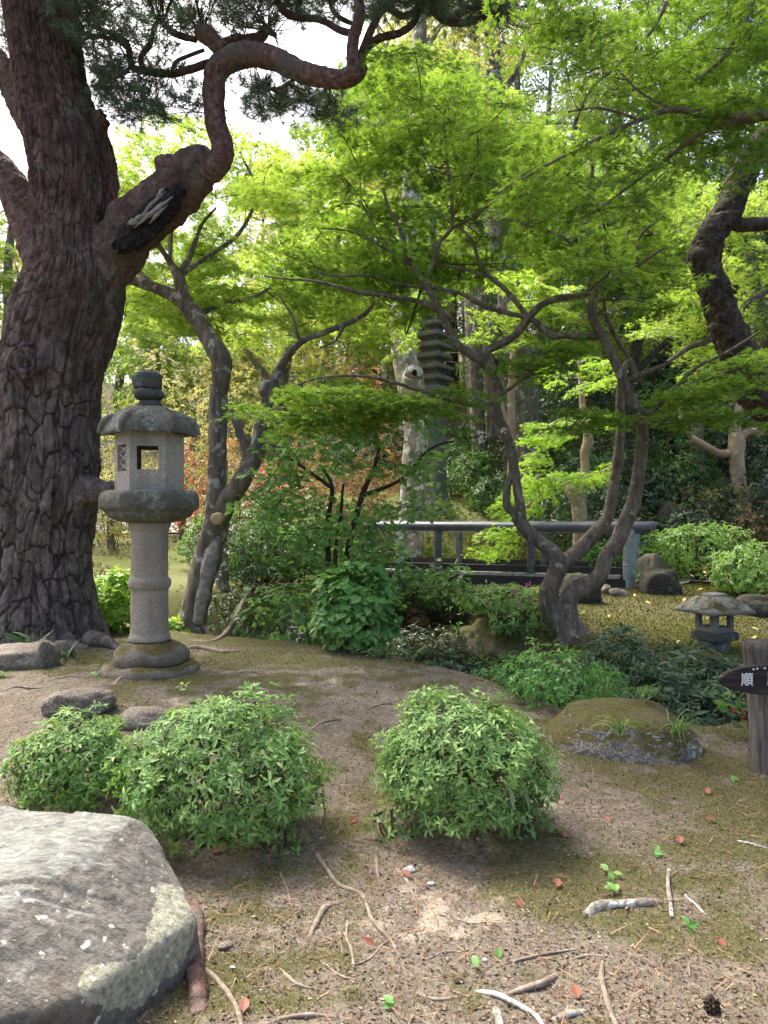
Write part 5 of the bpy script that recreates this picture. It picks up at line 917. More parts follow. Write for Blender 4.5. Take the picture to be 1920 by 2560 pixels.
far_maple('shaded green maple thicket deep in the wood beyond the bridge', 1560, 17.5, [[(1560, 1180, 18, 17.5), (1570, 980, 16, 17.5), (1600, 800, 12, 17.5), (1590, 600, 8, 17.5)], [(1570, 950, 9, 17.5), (1660, 860, 7, 17.5), (1720, 800, 4, 17.5)]],
          [([(1400, 900), (1430, 700), (1560, 520), (1700, 430), (1780, 560), (1720, 760), (1660, 880), (1560, 940)], 100, 16.5, 19, .6)], MAT['maple_far'], MAT['dark_bark'], .09)
far_maple('pale green maple peeping out beside the big pine trunk above the lawn', 190, 17.0, [[(60, 1250, 20, 17), (40, 1000, 18, 17), (20, 700, 12, 17), (40, 480, 6, 17)], [(35, 800, 9, 17), (100, 650, 6, 17)]],
          [([(-200, 500), (60, 380), (110, 420), (110, 560), (60, 720), (40, 950), (-200, 960)], 60, 16, 18, .6)], MAT['maple_far'], MAT['grey_bark'], .10)

# ------------------------------------------------------------------ leaning dark pine and tall pale trunks
def leaning_pine():
    Y = 9.6; T = Tree('pine_tree', 'dark crooked pine trunk leaning in above the small mossy lantern', base_at(2080, Y), MAT['dark_bark'], None, MAT['pine_twig']); L = T.limb
    T.plates = (9, .085, .016); L([(2100, 1580, 70, Y), (2092, 1400, 60, Y), (2060, 1200, 56, Y), (2000, 1100, 52, Y), (1930, 1025, 47, Y), (1870, 950, 44, Y), (1835, 860, 41, Y), (1806, 790, 39, Y), (1785, 720, 37, Y), (1762, 660, 36, Y), (1762, 632, 38, Y), (1785, 580, 35, Y), (1820, 530, 35, Y), (1845, 470, 33, Y), (1870, 410, 31, Y), (1910, 355, 29, Y), (1950, 300, 26, Y), (1960, 200, 24, Y), (1900, 120, 22, Y), (1855, 80, 22, Y), (1850, 40, 21, Y), (1880, -40, 18, Y), (1940, -160, 15, Y)], 64, .014, .26, 9, 4)
    T.plates = None; L([(1815, 545, 22, Y), (1850, 562, 19, Y), (1885, 560, 17, Y), (1930, 558, 16, Y), (2000, 530, 14, Y)], 20, .04, .2, 8); L([(1760, 640, 30, Y - .05), (1742, 640, 22, Y - .1), (1732, 642, 12, Y - .12)], 16, .02, .25, 9)
    L([(1850, 60, 12, Y), (1790, 30, 8, Y), (1740, 50, 5, Y), (1700, 110, 3, Y)], 10, .05, .2); L([(1880, -40, 10, Y), (1930, 40, 7, Y), (1919, 100, 4, Y)], 10, .05, .2)
    b = Buf()
    for c in np.concatenate([pad_points([(1600, -60), (1960, -60), (1960, 120), (1860, 200), (1700, 120)], 40, 9.0, 10.4), pad_points([(1900, -300), (2400, -200), (2300, 500), (2000, 500)], 30, 9, 10.4)]):
        sk = np.concatenate(T.sk)[:, :3]; a = sk[np.argmin(np.linalg.norm(sk - c, axis=1))]; tube(T.tw, [np.append(a, .008), np.append((a + c) / 2 + rng.normal(size=3) * .05, .006), np.append(c, .003)], 5, .15)
        for j in range(5):
            ee = c + rng.normal(size=3) * A(.14, .14, .07); d = norm(A(0, 0, .4) + rvec(40)); leaves(b, np.tile(ee, (40, 1)), rvec(40), d, rng.uniform(.09, .14, 40), 'needle')
    T.lf = b; T.done(MAT['needle'])
leaning_pine()
def tall(label, rows, br, m, leafpts=None, lm=None, group=None, ls=.1, ln=70, lr=.6, seed=0):
    T = Tree('tall_tree', label, base_at(rows[0][0], rows[0][3]), m, group, MAT['twig'], True); T.limb(rows, 22, .08, .10, 3, seed)
    for i, r in enumerate(br): T.limb(r, 8, .1, .16, 5, i)
    if leafpts is not None:
        C = pad_points(*leafpts); T.clumps(C, rng.uniform(lr * .6, lr * 1.2, (len(C), 1)) * A(1, 1, .55), ln, ls, 'diamond', .012)
    return T.done(lm) and T
Tt = tall('pale mottled trunk with a hollow knot standing right behind the bridge', [(1020, 1440, 36, 13), (1028, 1300, 32, 13), (1036, 1150, 30, 13), (1040, 1060, 30, 13), (1030, 980, 33, 13), (1012, 900, 31, 13), (1004, 800, 30, 13), (1010, 700, 27, 13), (1022, 550, 24, 13), (1036, 400, 22, 13), (1046, 200, 19, 13), (1050, 0, 17, 13), (1054, -250, 12, 13)],
     [[(1046, 240, 8, 13), (1010, 180, 7, 13), (975, 150, 6, 13), (940, 60, 4, 13)], [(1048, 170, 8, 13), (1085, 90, 7, 13), (1130, 20, 5, 13)], [(1050, 130, 7, 13), (1110, 60, 6, 13), (1190, 100, 4, 13)], [(1012, 680, 9, 13), (960, 620, 7, 13), (900, 580, 4, 13)], [(1036, 420, 8, 13), (1110, 330, 6, 13), (1160, 200, 4, 13)]], MAT['pale_bark'], ([(880, -60), (1240, -60), (1240, 60), (1160, 180), (960, 180)], 26, 12, 14.5), MAT['yellow'])
b = Buf(); k = P(1035, 935, 12.72); tube(b, [np.append(P(1030, 985, 12.95), .2), np.append(P(1031, 955, 12.8), .19), np.append(k, .155), np.append(k + A(0, -.05, 0), .13)], 24, .03, .15, 2, 6); kb = obj('knot', b, MAT['pale_bark'], Tt.root)
b = Buf(); rock(b, k + A(.0, -.105, 0), (.05, .02, .055), 2, 3); obj('hollow', b, MAT['hole_shade'], kb)  # solid dark lump: the shade inside the knothole is put into its colour
tall('grey spotted trunk rising behind the winding maple stem', [(1318, 1230, 36, 17), (1316, 1100, 32, 17), (1310, 980, 34, 17), (1290, 850, 34, 17), (1270, 720, 30, 17), (1250, 620, 28, 17), (1240, 400, 24, 17), (1230, 100, 20, 17), (1220, -200, 16, 17)], [[(1270, 740, 14, 17), (1230, 820, 14, 17), (1222, 880, 15, 17), (1225, 960, 16, 17), (1230, 1100, 16, 17)], [(1240, 420, 9, 17), (1180, 330, 7, 17), (1120, 240, 4, 17)], [(1236, 260, 9, 17), (1300, 160, 7, 17), (1330, 40, 4, 17)]], MAT['grey_bark'], ([(1100, -80), (1420, -80), (1400, 120), (1180, 160)], 24, 16, 19), MAT['yellow'])
tall('slim pale tree with forked top between sunlit maples and sky', [(1190, 1100, 22, 24), (1180, 700, 20, 24), (1175, 400, 18, 24), (1185, 200, 15, 24), (1190, 0, 12, 24), (1200, -200, 8, 24)], [[(1180, 420, 8, 24), (1240, 300, 7, 24), (1250, 150, 5, 24)], [(1184, 260, 7, 24), (1140, 150, 5, 24), (1130, 20, 4, 24)]], MAT['pale_bark'], ([(1050, -80), (1320, -80), (1340, 140), (1200, 260), (1080, 160)], 26, 22, 26), MAT['yellow'], ls=.14)
tall('short smooth trunk pruned into a fork in front of the shaded stone bank', [(1860, 1310, 17, 15.5), (1850, 1220, 17, 15.5), (1840, 1140, 19, 15.5), (1842, 1110, 21, 15.5), (1838, 1070, 14, 15.5), (1850, 1000, 9, 15.5), (1846, 900, 5, 15.5)], [[(1840, 1130, 12, 15.5), (1800, 1135, 11, 15.5), (1770, 1120, 10, 15.4), (1730, 1095, 8, 15.3)], [(1846, 1100, 11, 15.5), (1870, 1080, 10, 15.5), (1919, 1078, 9, 15.5), (1980, 1060, 8, 15.5)], [(1728, 1095, 6, 15.3), (1700, 1040, 4, 15.3)]], MAT['tan_bark'], ([(1690, 900), (1960, 880), (1960, 1040), (1720, 1050)], 14, 15, 16.5), MAT['mid_leaf'])
tall('broken tan stump trunk at the shaded bank wall', [(1750, 1170, 18, 18), (1742, 1120, 17, 18), (1745, 1060, 16, 18), (1748, 1000, 12, 18)], [[(1752, 1165, 10, 17.9), (1765, 1180, 8, 17.8), (1775, 1195, 4, 17.7)]], MAT['tan_bark'])
tall('thin bare trunk beside the spotted trunk uphill of the bridge', [(1275, 1250, 12, 15.5), (1280, 1130, 11, 15.5), (1278, 1000, 10, 15.5), (1285, 850, 7, 15.5)], [[(1280, 1080, 6, 15.5), (1255, 1010, 5, 15.5), (1240, 940, 3, 15.5)]], MAT['tan_bark'])
tall('leaning dark trunk on the mossy slope uphill of the bridge', [(1195, 1195, 17, 19), (1200, 1130, 16, 19), (1215, 1050, 14, 19), (1235, 900, 11, 19)], [], MAT['dark_bark'])
tall('pale grey stem behind the forked maple near the ground', [(556, 1520, 18, 10.4), (555, 1400, 16, 10.4), (552, 1300, 14, 10.4), (560, 1150, 10, 10.4)], [[(552, 1320, 7, 10.4), (600, 1200, 5, 10.4)]], MAT['pale_bark'])

# ------------------------------------------------------------------ wood on the hillside
WOOD = [(-700, 30, 420, 'm'), (-520, 25, 600, 'f'), (-950, 26, 480, 'y'), (2400, 22, 100, 'd'), (780, 38, 330, 'm'), (1000, 40, 150, 'm'), (1130, 31, 300, 'd'), (1240, 38, 100, 'm'), (940, 27, 520, 'm'), (1420, 24.5, 500, 'm'), (-350, 34, 480, 'y'), (-150, 30, 560, 'm'), (20, 27, 620, 'y'), (150, 36, 700, 'm'), (300, 30, 640, 'f'), (430, 34, 560, 'y'), (540, 28, 610, 'f'), (650, 33, 480, 'f'), (740, 27, 420, 'y'), (820, 34, 300, 'f'), (900, 29, 200, 'y'), (990, 35, 60, 'f'), (1080, 29, 40, 'y'), (1180, 36, -60, 'm'), (1290, 28, -40, 'f'), (1380, 33, 60, 'm'), (1450, 26, 100, 'f'), (1540, 30, -100, 'd'), (1620, 25, 40, 'f'), (1690, 30, -160, 'd'), (1760, 24, 100, 'm'), (1840, 28, -200, 'd'), (1930, 23, 0, 'm'), (2050, 26, -200, 'd'), (2200, 24, -100, 'm'), (1500, 22, 560, 'd'), (1640, 21, 600, 'd'), (1800, 20.5, 560, 'd'), (1950, 20, 500, 'd'), (1350, 23, 640, 'm'), (1050, 24, 560, 'f'), (880, 23, 640, 'y'), (620, 24, 760, 'y'), (380, 25, 800, 'f')]
NM = {'y': ('yellow', 'yellow flushed tree', 'grey_bark'), 'm': ('mid_leaf', 'green broadleaf tree', 'grey_bark'), 'f': ('maple_far', 'light green tree', 'grey_bark'), 'd': ('dark_leaf', 'dark evergreen tree', 'dark_bark')}
for i, (px, Y, top, kd) in enumerate(WOOD):
    b0 = base_at(px, Y); ht = CZ - (top - 1280) * Y / F - b0[2]; mm, nm, bk = NM[kd]; ht = max(ht, 3)
    T = Tree('wood_tree', nm + ' in the wood covering the hillside', b0, MAT[bk], {'y': 'yellow flushed trees of the hillside wood', 'm': 'green broadleaf trees of the hillside wood', 'f': 'light green trees of the hillside wood', 'd': 'dark evergreens of the hillside wood'}[kd], MAT['twig'], True)
    ax = [np.append(b0 + A(rng.normal() * .25 * k, rng.normal() * .2, ht * k * .9), .20 * (1 - .85 * k) * (ht / 9 + .4)) for k in np.linspace(0, 1, 6)]; T.limb3(np.array(ax), 9, .3, .15, 3, i)
    wr = min(ht * .30, 3.2); cs = []
    for k in range(int(16 + ht * 2)):
        hz = rng.uniform(.18, 1.0); q = wr * (0.35 + 0.9 * math.sin(math.pi * min(1, hz * .8 + .12))) * math.sqrt(rng.uniform(0, 1)); a = rng.uniform(0, 6.28); cs.append(b0 + A(q * math.cos(a), q * math.sin(a), ht * hz))
    r_ = rng.uniform(.55, 1.1, (len(cs), 1)) * A(1, 1, .6) * (wr / 2.4) ** .5
    T.clumps(cs, r_, 130, .16 if Y < 30 else .2, 'star' if kd in 'fy' else 'diamond', .025); T.done(MAT[mm])
# ------------------------------------------------------------------ clipped azaleas in front
def bush(name, label, px, py, Y, rx, ry, hz, n, size, kind, mats, **k):
    x = (px - 960) * Y / F; return shrub(name, label, A(x, Y, G(x, Y) - .01), (rx, ry, hz), n, size, kind, [MAT[q] for q in mats], **k)
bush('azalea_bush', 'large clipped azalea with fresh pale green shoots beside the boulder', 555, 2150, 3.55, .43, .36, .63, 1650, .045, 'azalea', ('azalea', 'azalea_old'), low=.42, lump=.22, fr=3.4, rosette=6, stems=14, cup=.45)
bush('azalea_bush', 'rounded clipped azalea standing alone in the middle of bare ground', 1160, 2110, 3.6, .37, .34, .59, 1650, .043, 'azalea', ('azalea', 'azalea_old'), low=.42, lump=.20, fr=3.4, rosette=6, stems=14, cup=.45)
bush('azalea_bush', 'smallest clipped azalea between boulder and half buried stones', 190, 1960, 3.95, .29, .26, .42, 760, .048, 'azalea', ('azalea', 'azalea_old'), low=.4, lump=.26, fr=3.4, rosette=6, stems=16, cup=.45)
for lab, px, py, Y, r in (('trailing azalea sprig hanging over the boulder edge', 330, 2080, 3.28, .10), ('low azalea sprig at the foot of the large clipped bush', 690, 2160, 3.42, .10), ('low azalea sprig at the foot of the lone clipped bush', 1290, 2095, 3.52, .12), ('azalea sprig straggling toward the bare roots', 1000, 2105, 3.52, .11), ('azalea sprig lying on the boulder behind the smallest bush', 165, 2035, 3.42, .09)):
    bush('azalea_sprig', lab, px, py, Y, r * 1.2, r, r * 1.6, 34, .045, 'oval', ('azalea', 'azalea_old'), low=.5, lump=.3, stems=4, cup=.4, cat='plant', inner=.3)
# sasa by the lone bush
def blades(name, label, c, n, ln, wd, m, cat='plant', group=None, kind='arch', spread=.35, up=1.0, lean=A(0, 0, 0)):
    b = Buf(); c = np.array(c, float)
    for i in range(n):
        a = rng.uniform(0, 6.28); L = ln * rng.uniform(.6, 1.15); d = norm(A(math.cos(a) * spread * rng.uniform(.4, 1.4), math.sin(a) * spread * rng.uniform(.4, 1.4), up) + lean); s = norm(np.cross(d, A(0, 0, 1) + rng.normal(size=3) * .2)); k = 7; V = []
        p = c + rng.normal(size=3) * A(.02, .02, 0) * (ln / .2)
        for j in range(k):
            t = j / (k - 1); w_ = wd * (math.sin(math.pi * (t * .85 + .15)) ** .7 if kind == 'leaf' else (1 - t) ** .6) + .0006; V += [p - s * w_, p + s * w_ + A(0, 0, wd * .3)]; p = p + d * L / (k - 1); d = norm(d + A(0, 0, -.30 * (1.4 if kind != 'leaf' else .8)))
        b.add(np.array(V), grid_tris(k, 2))
    t = thing(name, label, cat, c, group); obj('leaf_blades', b, m, t, smooth=False); return t
def gpt(px, Y, dz=0.0): x = (px - 960) * Y / F; return A(x, Y, G(x, Y) + dz)
blades('bamboo_grass', 'striped bamboo grass leaves drooping under the lone clipped bush', gpt(1275, 3.5, .28), 9, .24, .014, MAT['sasa'], kind='leaf', spread=.7, up=.2)
blades('grass_tuft', 'arching pale grass tuft on the front of the moss capped rock', gpt(1545, 4.42, .18), 22, .24, .0038, MAT['grass'], 'grass', spread=.6)
blades('grass_tuft', 'dark grass tuft spilling off the end of the moss capped rock', gpt(1690, 4.55, .17), 34, .26, .0036, MAT['grass'], 'grass', spread=.6, lean=A(.2, -.2, 0))
blades('grass_tuft', 'loose upright grass on top of the moss capped rock', gpt(1610, 4.85, .30), 40, .19, .003, MAT['grass'], 'grass', spread=.9)
blades('grass_tuft', 'fine arching grass at the edge of the tall lantern plinth', gpt(265, 6.15), 30, .17, .003, MAT['grass'], 'grass', spread=.8)
blades('grass_tuft', 'fine grass between pine root and lantern shaft', gpt(305, 6.5), 26, .22, .003, MAT['grass'], 'grass', spread=.8)
blades('grass_tuft', 'grass at the outer edge of the pine foot rock', gpt(5, 5.9), 30, .16, .003, MAT['grass'], 'grass', spread=.8)
blades('aspidistra', 'dark broad leaved plant growing at the pine foot behind the rock', gpt(80, 6.75), 12, .36, .026, MAT['blue_leaf'], kind='leaf', spread=.6)
blades('bamboo_grass', 'long bladed plant trailing between pale stone and pine trunk', gpt(172, 6.6), 6, .26, .013, MAT['blue_leaf'], kind='leaf', spread=.7)
for i, (px, Y) in enumerate([(640, 8.3), (690, 8.25), (740, 8.1), (600, 8.7), (770, 7.9)]):
    blades('bamboo_grass', 'pale edged bamboo grass along the top of the gully', gpt(px, Y), 16, .30, .019, MAT['sasa'], kind='leaf', spread=.8, group='bamboo grass along the gully edge')
for i, (px, Y) in enumerate([(1580, 10.9), (1620, 10.7), (1700, 11.9), (1540, 11.2)]):
    blades('bamboo_grass', 'bamboo grass beside the bridge end', gpt(px, Y), 16, .28, .018, MAT['sasa'], kind='leaf', spread=.8, group='bamboo grass beside the bridge end')
for i, (px, Y) in enumerate([(960, 6.75), (1040, 6.6), (900, 6.9)]):
    blades('bamboo_grass', 'strap leaved plant below the broad leaved bush', gpt(px, Y), 16, .24, .014, MAT['sasa'], kind='leaf', spread=.9, group='strap leaved plants below the broad leaved bush')

# ------------------------------------------------------------------ gully edge and bank shrubs
bush('broadleaf_shrub', 'fresh green large leaved bush at the brink of the gully', 890, 1660, 7.15, .36, .32, .78, 330, .115, 'broad', ('fresh', 'mid_leaf'), low=.45, lump=.2, rosette=5, stems=12, top=.8, cup=.3)
bush('broadleaf_shrub', 'darker leaved bush between the large leaved bush and twin maple', 1050, 1660, 7.5, .42, .36, .60, 300, .095, 'broad', ('mid_leaf', 'dark_leaf'), low=.4, lump=.3, stems=12, top=.8, cup=.25)
bush('broadleaf_shrub', 'lime leaved bush glowing behind the tall lantern shaft', 290, 1580, 8.3, .30, .3, .62, 260, .105, 'broad', ('lime', 'fresh'), low=.4, lump=.25, stems=8, top=.6, cup=.35)
bush('broadleaf_shrub', 'lime leaved seedling bush between lantern and forked maple', 440, 1570, 8.5, .18, .18, .40, 90, .085, 'broad', ('lime', 'fresh'), low=.4, lump=.25, stems=6, top=.6, cup=.35)
bush('flowering_shrub', 'thin stemmed leafy shrub with white flower heads before the bridge', 790, 1640, 8.3, .72, .5, 1.35, 300, .10, 'broad', ('viburnum', 'mid_leaf'), low=.72, lump=.3, rosette=5, stems=14, top=.9, cup=.1, stem_r=.012, stem_m=MAT['dark_bark'], inner=.35)
# its airy upper storey and flowers
def viburnum():
    T = Tree('flowering_shrub', 'tall airy shrub with drooping leaves and small white flower clusters by the bridge', base_at(845, 8.6), MAT['dark_bark'], None, MAT['twig'])
    for r in ([(815, 1600, 9, 8.6), (822, 1450, 8, 8.6), (818, 1320, 7, 8.6), (830, 1220, 5, 8.6), (800, 1160, 3, 8.6)], [(850, 1580, 10, 8.6), (860, 1440, 9, 8.6), (880, 1330, 8, 8.6), (905, 1240, 7, 8.5), (945, 1140, 5, 8.4), (940, 1080, 3, 8.4)], [(905, 1240, 6, 8.5), (1000, 1200, 4, 8.3), (1080, 1120, 3, 8.2), (1200, 1090, 2, 8.0)], [(830, 1220, 5, 8.6), (760, 1170, 4, 8.4), (700, 1130, 3, 8.4)], [(845, 1500, 6, 8.6), (838, 1400, 6, 8.6), (850, 1300, 5, 8.6), (858, 1210, 3, 8.6)]): T.limb(r, 9, .06, .2)
    for poly, k in (([(620, 1180), (700, 1080), (900, 1050), (1100, 1060), (1280, 1040), (1300, 1110), (1100, 1160), (1000, 1220), (900, 1200), (760, 1240), (640, 1260)], 36), ([(600, 1240), (800, 1220), (1050, 1230), (1080, 1290), (900, 1330), (760, 1400), (640, 1400)], 32), ([(760, 1400), (960, 1390), (1120, 1400), (1140, 1470), (1060, 1530), (900, 1480)], 22), ([(880, 1295), (990, 1290), (1010, 1400), (900, 1420)], 12)):
        C = pad_points(poly, k, 7.6, 9.0); T.pads(C, rng.uniform(.16, .32, k), 34, .098, 'broad', .3, .35, .35, .005, 3, .5)
    for c in pad_points([(800, 1090), (1000, 1060), (1260, 1060), (1280, 1100), (1050, 1140), (850, 1170)], 26, 7.6, 8.6):
        b = Buf(); m_ = 26; leaves(b, c + rng.normal(size=(m_, 3)) * A(.02, .02, .01), A(0, -.4, 1) + rvec(m_) * .4, rvec(m_), .028, 'broad'); obj('flower_cluster', b, MAT['white_flower'], T.root, smooth=False)
    T.done(MAT['viburnum'])
viburnum()
RH = [('tall rhododendron at the foot of the moss bank under the small lantern', 1700, 6.55, .42, .66), ('rhododendron in the gully next to the twin maple root', 1540, 6.75, .38, .74), ('rhododendron behind the sign board', 1840, 6.3, .40, .66), ('rhododendron crowding above the moss capped rock', 1620, 6.1, .36, .66), ('rhododendron hanging over the dark hollow by the post', 1770, 5.95, .34, .62), ('rhododendron beyond the post at the picture edge', 1960, 5.9, .4, .7)]
for lab, px, Y, r, h in RH:
    x = (px - 960) * Y / F; g = max(G(x, Y), -.45); shrub('rhododendron', lab.replace(' at the picture edge', ''), A(x, Y, g), (r, r * .9, h), 210, .105, 'lance', [MAT['blue_leaf'], MAT['dark_leaf']], low=.4, lump=.25, rosette=8, stems=9, top=.9, cup=.25, inner=.5)
for lab, px, Y, r, h in (('pale green low azalea beside the moss capped rock', 1400, 5.55, .34, .42), ('pale green azalea spreading at the gully lip near the lone bush', 1480, 5.75, .30, .40), ('leafy low azalea under the twin maple root', 1290, 6.3, .36, .45)):
    x = (px - 960) * Y / F; g = max(G(x, Y), -.12); shrub('azalea_bush', lab, A(x, Y, g), (r, r * .8, h), 300, .05, 'oval', [MAT['fresh'], MAT['mid_leaf']], low=.35, lump=.3, stems=12, cup=.3)
GU = [(1200, 6.75, .34, .42, 'viburnum'), (1260, 7.7, .34, .42, 'viburnum'), (1330, 7.3, .34, .46, 'mid_leaf'), (1150, 8.5, .4, .36, 'viburnum'), (1220, 8.4, .4, .34, 'mid_leaf'), (1320, 8.4, .34, .42, 'viburnum'), (1130, 7.2, .38, .46, 'mid_leaf'), (1210, 7.0, .36, .42, 'dark_leaf'), (1180, 7.8, .42, .42, 'mid_leaf'), (1280, 7.3, .36, .42, 'mid_leaf'), (1000, 8.2, .45, .45, 'dark_leaf'), (1340, 6.7, .34, .42, 'dark_leaf'), (1110, 6.6, .3, .34, 'dark_leaf'), (930, 8.8, .45, .6, 'mid_leaf'), (760, 9.2, .5, .75, 'dark_leaf'), (680, 9.0, .42, .6, 'mid_leaf'), (1420, 6.3, .3, .36, 'mid_leaf'), (1240, 6.35, .3, .3, 'mid_leaf'), (560, 9.6, .5, .7, 'dark_leaf'), (620, 10.4, .6, 1.0, 'dark_leaf'), (1080, 9.2, .45, .38, 'dark_leaf'), (1250, 9.0, .4, .32, 'mid_leaf')]
for px, Y, r, h, m_ in GU:
    x = (px - 960) * Y / F; g = G(x, Y); shrub('gully_shrub', 'leafy shrub among the dense plants filling the stream gully', A(x, Y, g), (r, r * .85, h), 240, .07, 'oval', [MAT[m_], MAT['dark_leaf']], group='shrubs filling the stream gully', low=.3, lump=.35, stems=7, top=.8, cup=.15)
for lab, px, Y, r, h, m_, low in (('pale lime azalea sloping down to the grey boulder at the bridge end', 1650, 11.6, .46, .60, 'azalea_lime', .25), ('umbrella shaped lime azalea on bare stems by the stone path', 1755, 11.3, .62, .86, 'azalea_lime', .62), ('round lime azalea on the bank next to the small lantern', 1868, 9.9, .42, .64, 'azalea_lime', .35)):
    x = (px - 960) * Y / F; shrub('azalea_bush', lab, A(x, Y, G(x, Y)), (r, r * .85, h), 420, .075, 'oval', [MAT[m_], MAT['mid_leaf']], low=low, lump=.3, stems=14, cup=.4, stem_r=.010)
def purple_azalea():
    x = (1290 - 960) * 8.7 / F; o = A(x, 8.7, G(x, 8.7)); t = shrub('azalea_bush', 'straggling azalea with a few purple flowers below the bridge', o, (.62, .4, .40), 240, .065, 'oval', [MAT['azalea_lime'], MAT['mid_leaf']], low=.5, lump=.4, stems=16, cup=.35)
    for c in pad_points([(1200, 1470), (1380, 1450), (1390, 1520), (1210, 1530)], 9, 8.25, 8.5): b = Buf(); leaves(b, np.tile(c, (5, 1)), rvec(5) + A(0, -1, .4), rvec(5), .035, 'broad'); obj('flower', b, MAT['purple_flower'], t, smooth=False)
purple_azalea()
def berries():
    T = Tree('berry_shrub', 'upright shrub with red berry clusters beside the sign post', base_at(1885, 5.0), MAT['twig'], None)
    T.limb([(1888, 1900, 4, 5.0), (1872, 1800, 4, 5.0), (1862, 1740, 3, 5.0)], 7, .05); T.limb([(1872, 1800, 3, 5.0), (1838, 1760, 2, 4.98)], 6, .05)
    C = np.array([P(1840, 1762, 4.98), P(1862, 1735, 5.0), P(1850, 1790, 5.0), P(1830, 1735, 5.05)]); T.pads(C, np.full(4, .11), 14, .085, 'broad', .3, .4, .4, .003, 0)
    for c in (P(1830, 1772, 4.93), P(1860, 1778, 4.93), P(1856, 1792, 4.93), P(1836, 1780, 4.92)):
        b = Buf()
        for j in range(7): rock(b, c + rng.normal(size=3) * .008, (.005, .005, .005), j, 1)
        obj('berry_cluster', b, MAT['berry'], T.root)
    T.done(MAT['mid_leaf'])
berries()
# pieris and evergreen shrubs on the far slope
PI = [('rosy pieris clump glowing between the flowering shrub stems', 760, 13.4, .6, 1.5, 'orange'), ('red flushed pieris clump just past the forked maple fork', 640, 13.0, .5, 1.6, 'red'), ('dense pieris with orange new leaves crowning the thicket behind the flowering shrub', 880, 17.5, 1.15, 3.2, 'orange'), ('cream tipped pieris mound behind the forked maple', 640, 17.0, 1.5, 3.6, 'cream'), ('pieris with pale yellow shoots glowing just beyond the lantern finial', 430, 19, 1.5, 3.0, 'cream'), ('red leaved pieris by the lantern roof', 470, 15.5, .62, 1.75, 'red'), ('pieris flushed red along the path above the bridge', 700, 14.6, .9, 1.55, 'red'), ('rust orange pieris hedge in front of the walkers', 860, 14.8, .95, 1.5, 'orange'), ('low rust pieris under the flowering shrub', 960, 14.0, .7, 1.15, 'rust'), ('cream pieris bush squeezed between lantern and big pine', 262, 17, .9, 2.2, 'cream'), ('pale green pieris under the lantern platform side', 285, 14.5, .55, 1.35, 'cream'), ('orange pieris between forked stems of the maple', 590, 15.2, .75, 1.9, 'orange'), ('broad pieris mound beside the tan gravel path', 500, 17.4, .9, 1.9, 'cream'), ('red tipped low pieris behind the forked maple stem', 590, 13.2, .6, 1.15, 'red')]
for lab, px, Y, r, h, m_ in PI:
    x = (px - 960) * Y / F; shrub('pieris_shrub', lab, A(x, Y, G(x, Y)), (r, r * .8, h), int(420 * (r / .8) ** 1.4), .105, 'lance', [MAT[m_], MAT['dark_leaf']], low=.3, lump=.35, stems=5, cup=.4, inner=.8, rosette=6, fr=3.2)
DK = [(620, 11.6, .7, 1.25), (700, 12.2, .8, 1.3), (800, 12.6, .8, 1.1), (540, 12.4, .6, .95), (1000, 13.4, .6, .8), (660, 10.6, .5, .9), (760, 10.9, .5, .8)]
for px, Y, r, h in DK:
    x = (px - 960) * Y / F; shrub('evergreen_shrub', 'dark green shrub in the shady thicket left of the bridge'.replace(' left of the bridge', ' beside the bridge'), A(x, Y, G(x, Y)), (r, r * .8, h), 330, .085, 'oval', [MAT['mid_leaf'], MAT['dark_leaf']], group='dark shrubs of the thicket beside the bridge', low=.35, lump=.35, stems=9, cup=.3, stem_r=.014)
CA = [('leafy green bush hiding the foot of the stone pagoda', 1085, 15.4, .8, 1.9, 'maple_far', 'mid_leaf'), ('glossy camellia with pale variegated leaves uphill of the pale trunk', 1150, 14.6, .75, 1.55, 'cream', 'fresh'), ('dark camellia at the foot of the pale trunk', 1130, 13.9, .55, .9, 'dark_leaf', 'dark_leaf'), ('bluish camellia behind the bridge rail under the bright maple', 1390, 13.6, .75, 1.4, 'blue_leaf', 'dark_leaf'), ('bluish camellia behind the slender tan stem', 1480, 14.2, .7, 1.5, 'blue_leaf', 'dark_leaf'), ('ferny dark bush behind the bridge deck', 1250, 13.2, .6, .75, 'olive', 'dark_leaf'), ('palmate leaved bush behind the bridge end post', 1500, 11.9, .34, .55, 'fresh', 'mid_leaf'), ('olive brown mound behind the umbrella shaped azalea', 1785, 14.6, .75, 1.15, 'olive', 'dark_leaf'), ('rusty low bush in front of the pruned trunk', 1890, 14.4, .5, .75, 'rust', 'dark_leaf'), ('dark bush under the leaning pine trunk', 1910, 15.0, .6, 1.3, 'dark_leaf', 'dark_leaf')]
for lab, px, Y, r, h, m1, m2 in CA:
    x = (px - 960) * Y / F; shrub('camellia_bush' if 'camellia' in lab else 'low_bush', lab, A(x, Y, G(x, Y)), (r, r * .8, h), int(330 * (r / .7) ** 1.2), .10 if 'rust' not in m1 and 'olive' not in m1 else .07, 'oval', [MAT[m1], MAT[m2]], low=.3, lump=.35, stems=5, cup=.2, inner=.8)
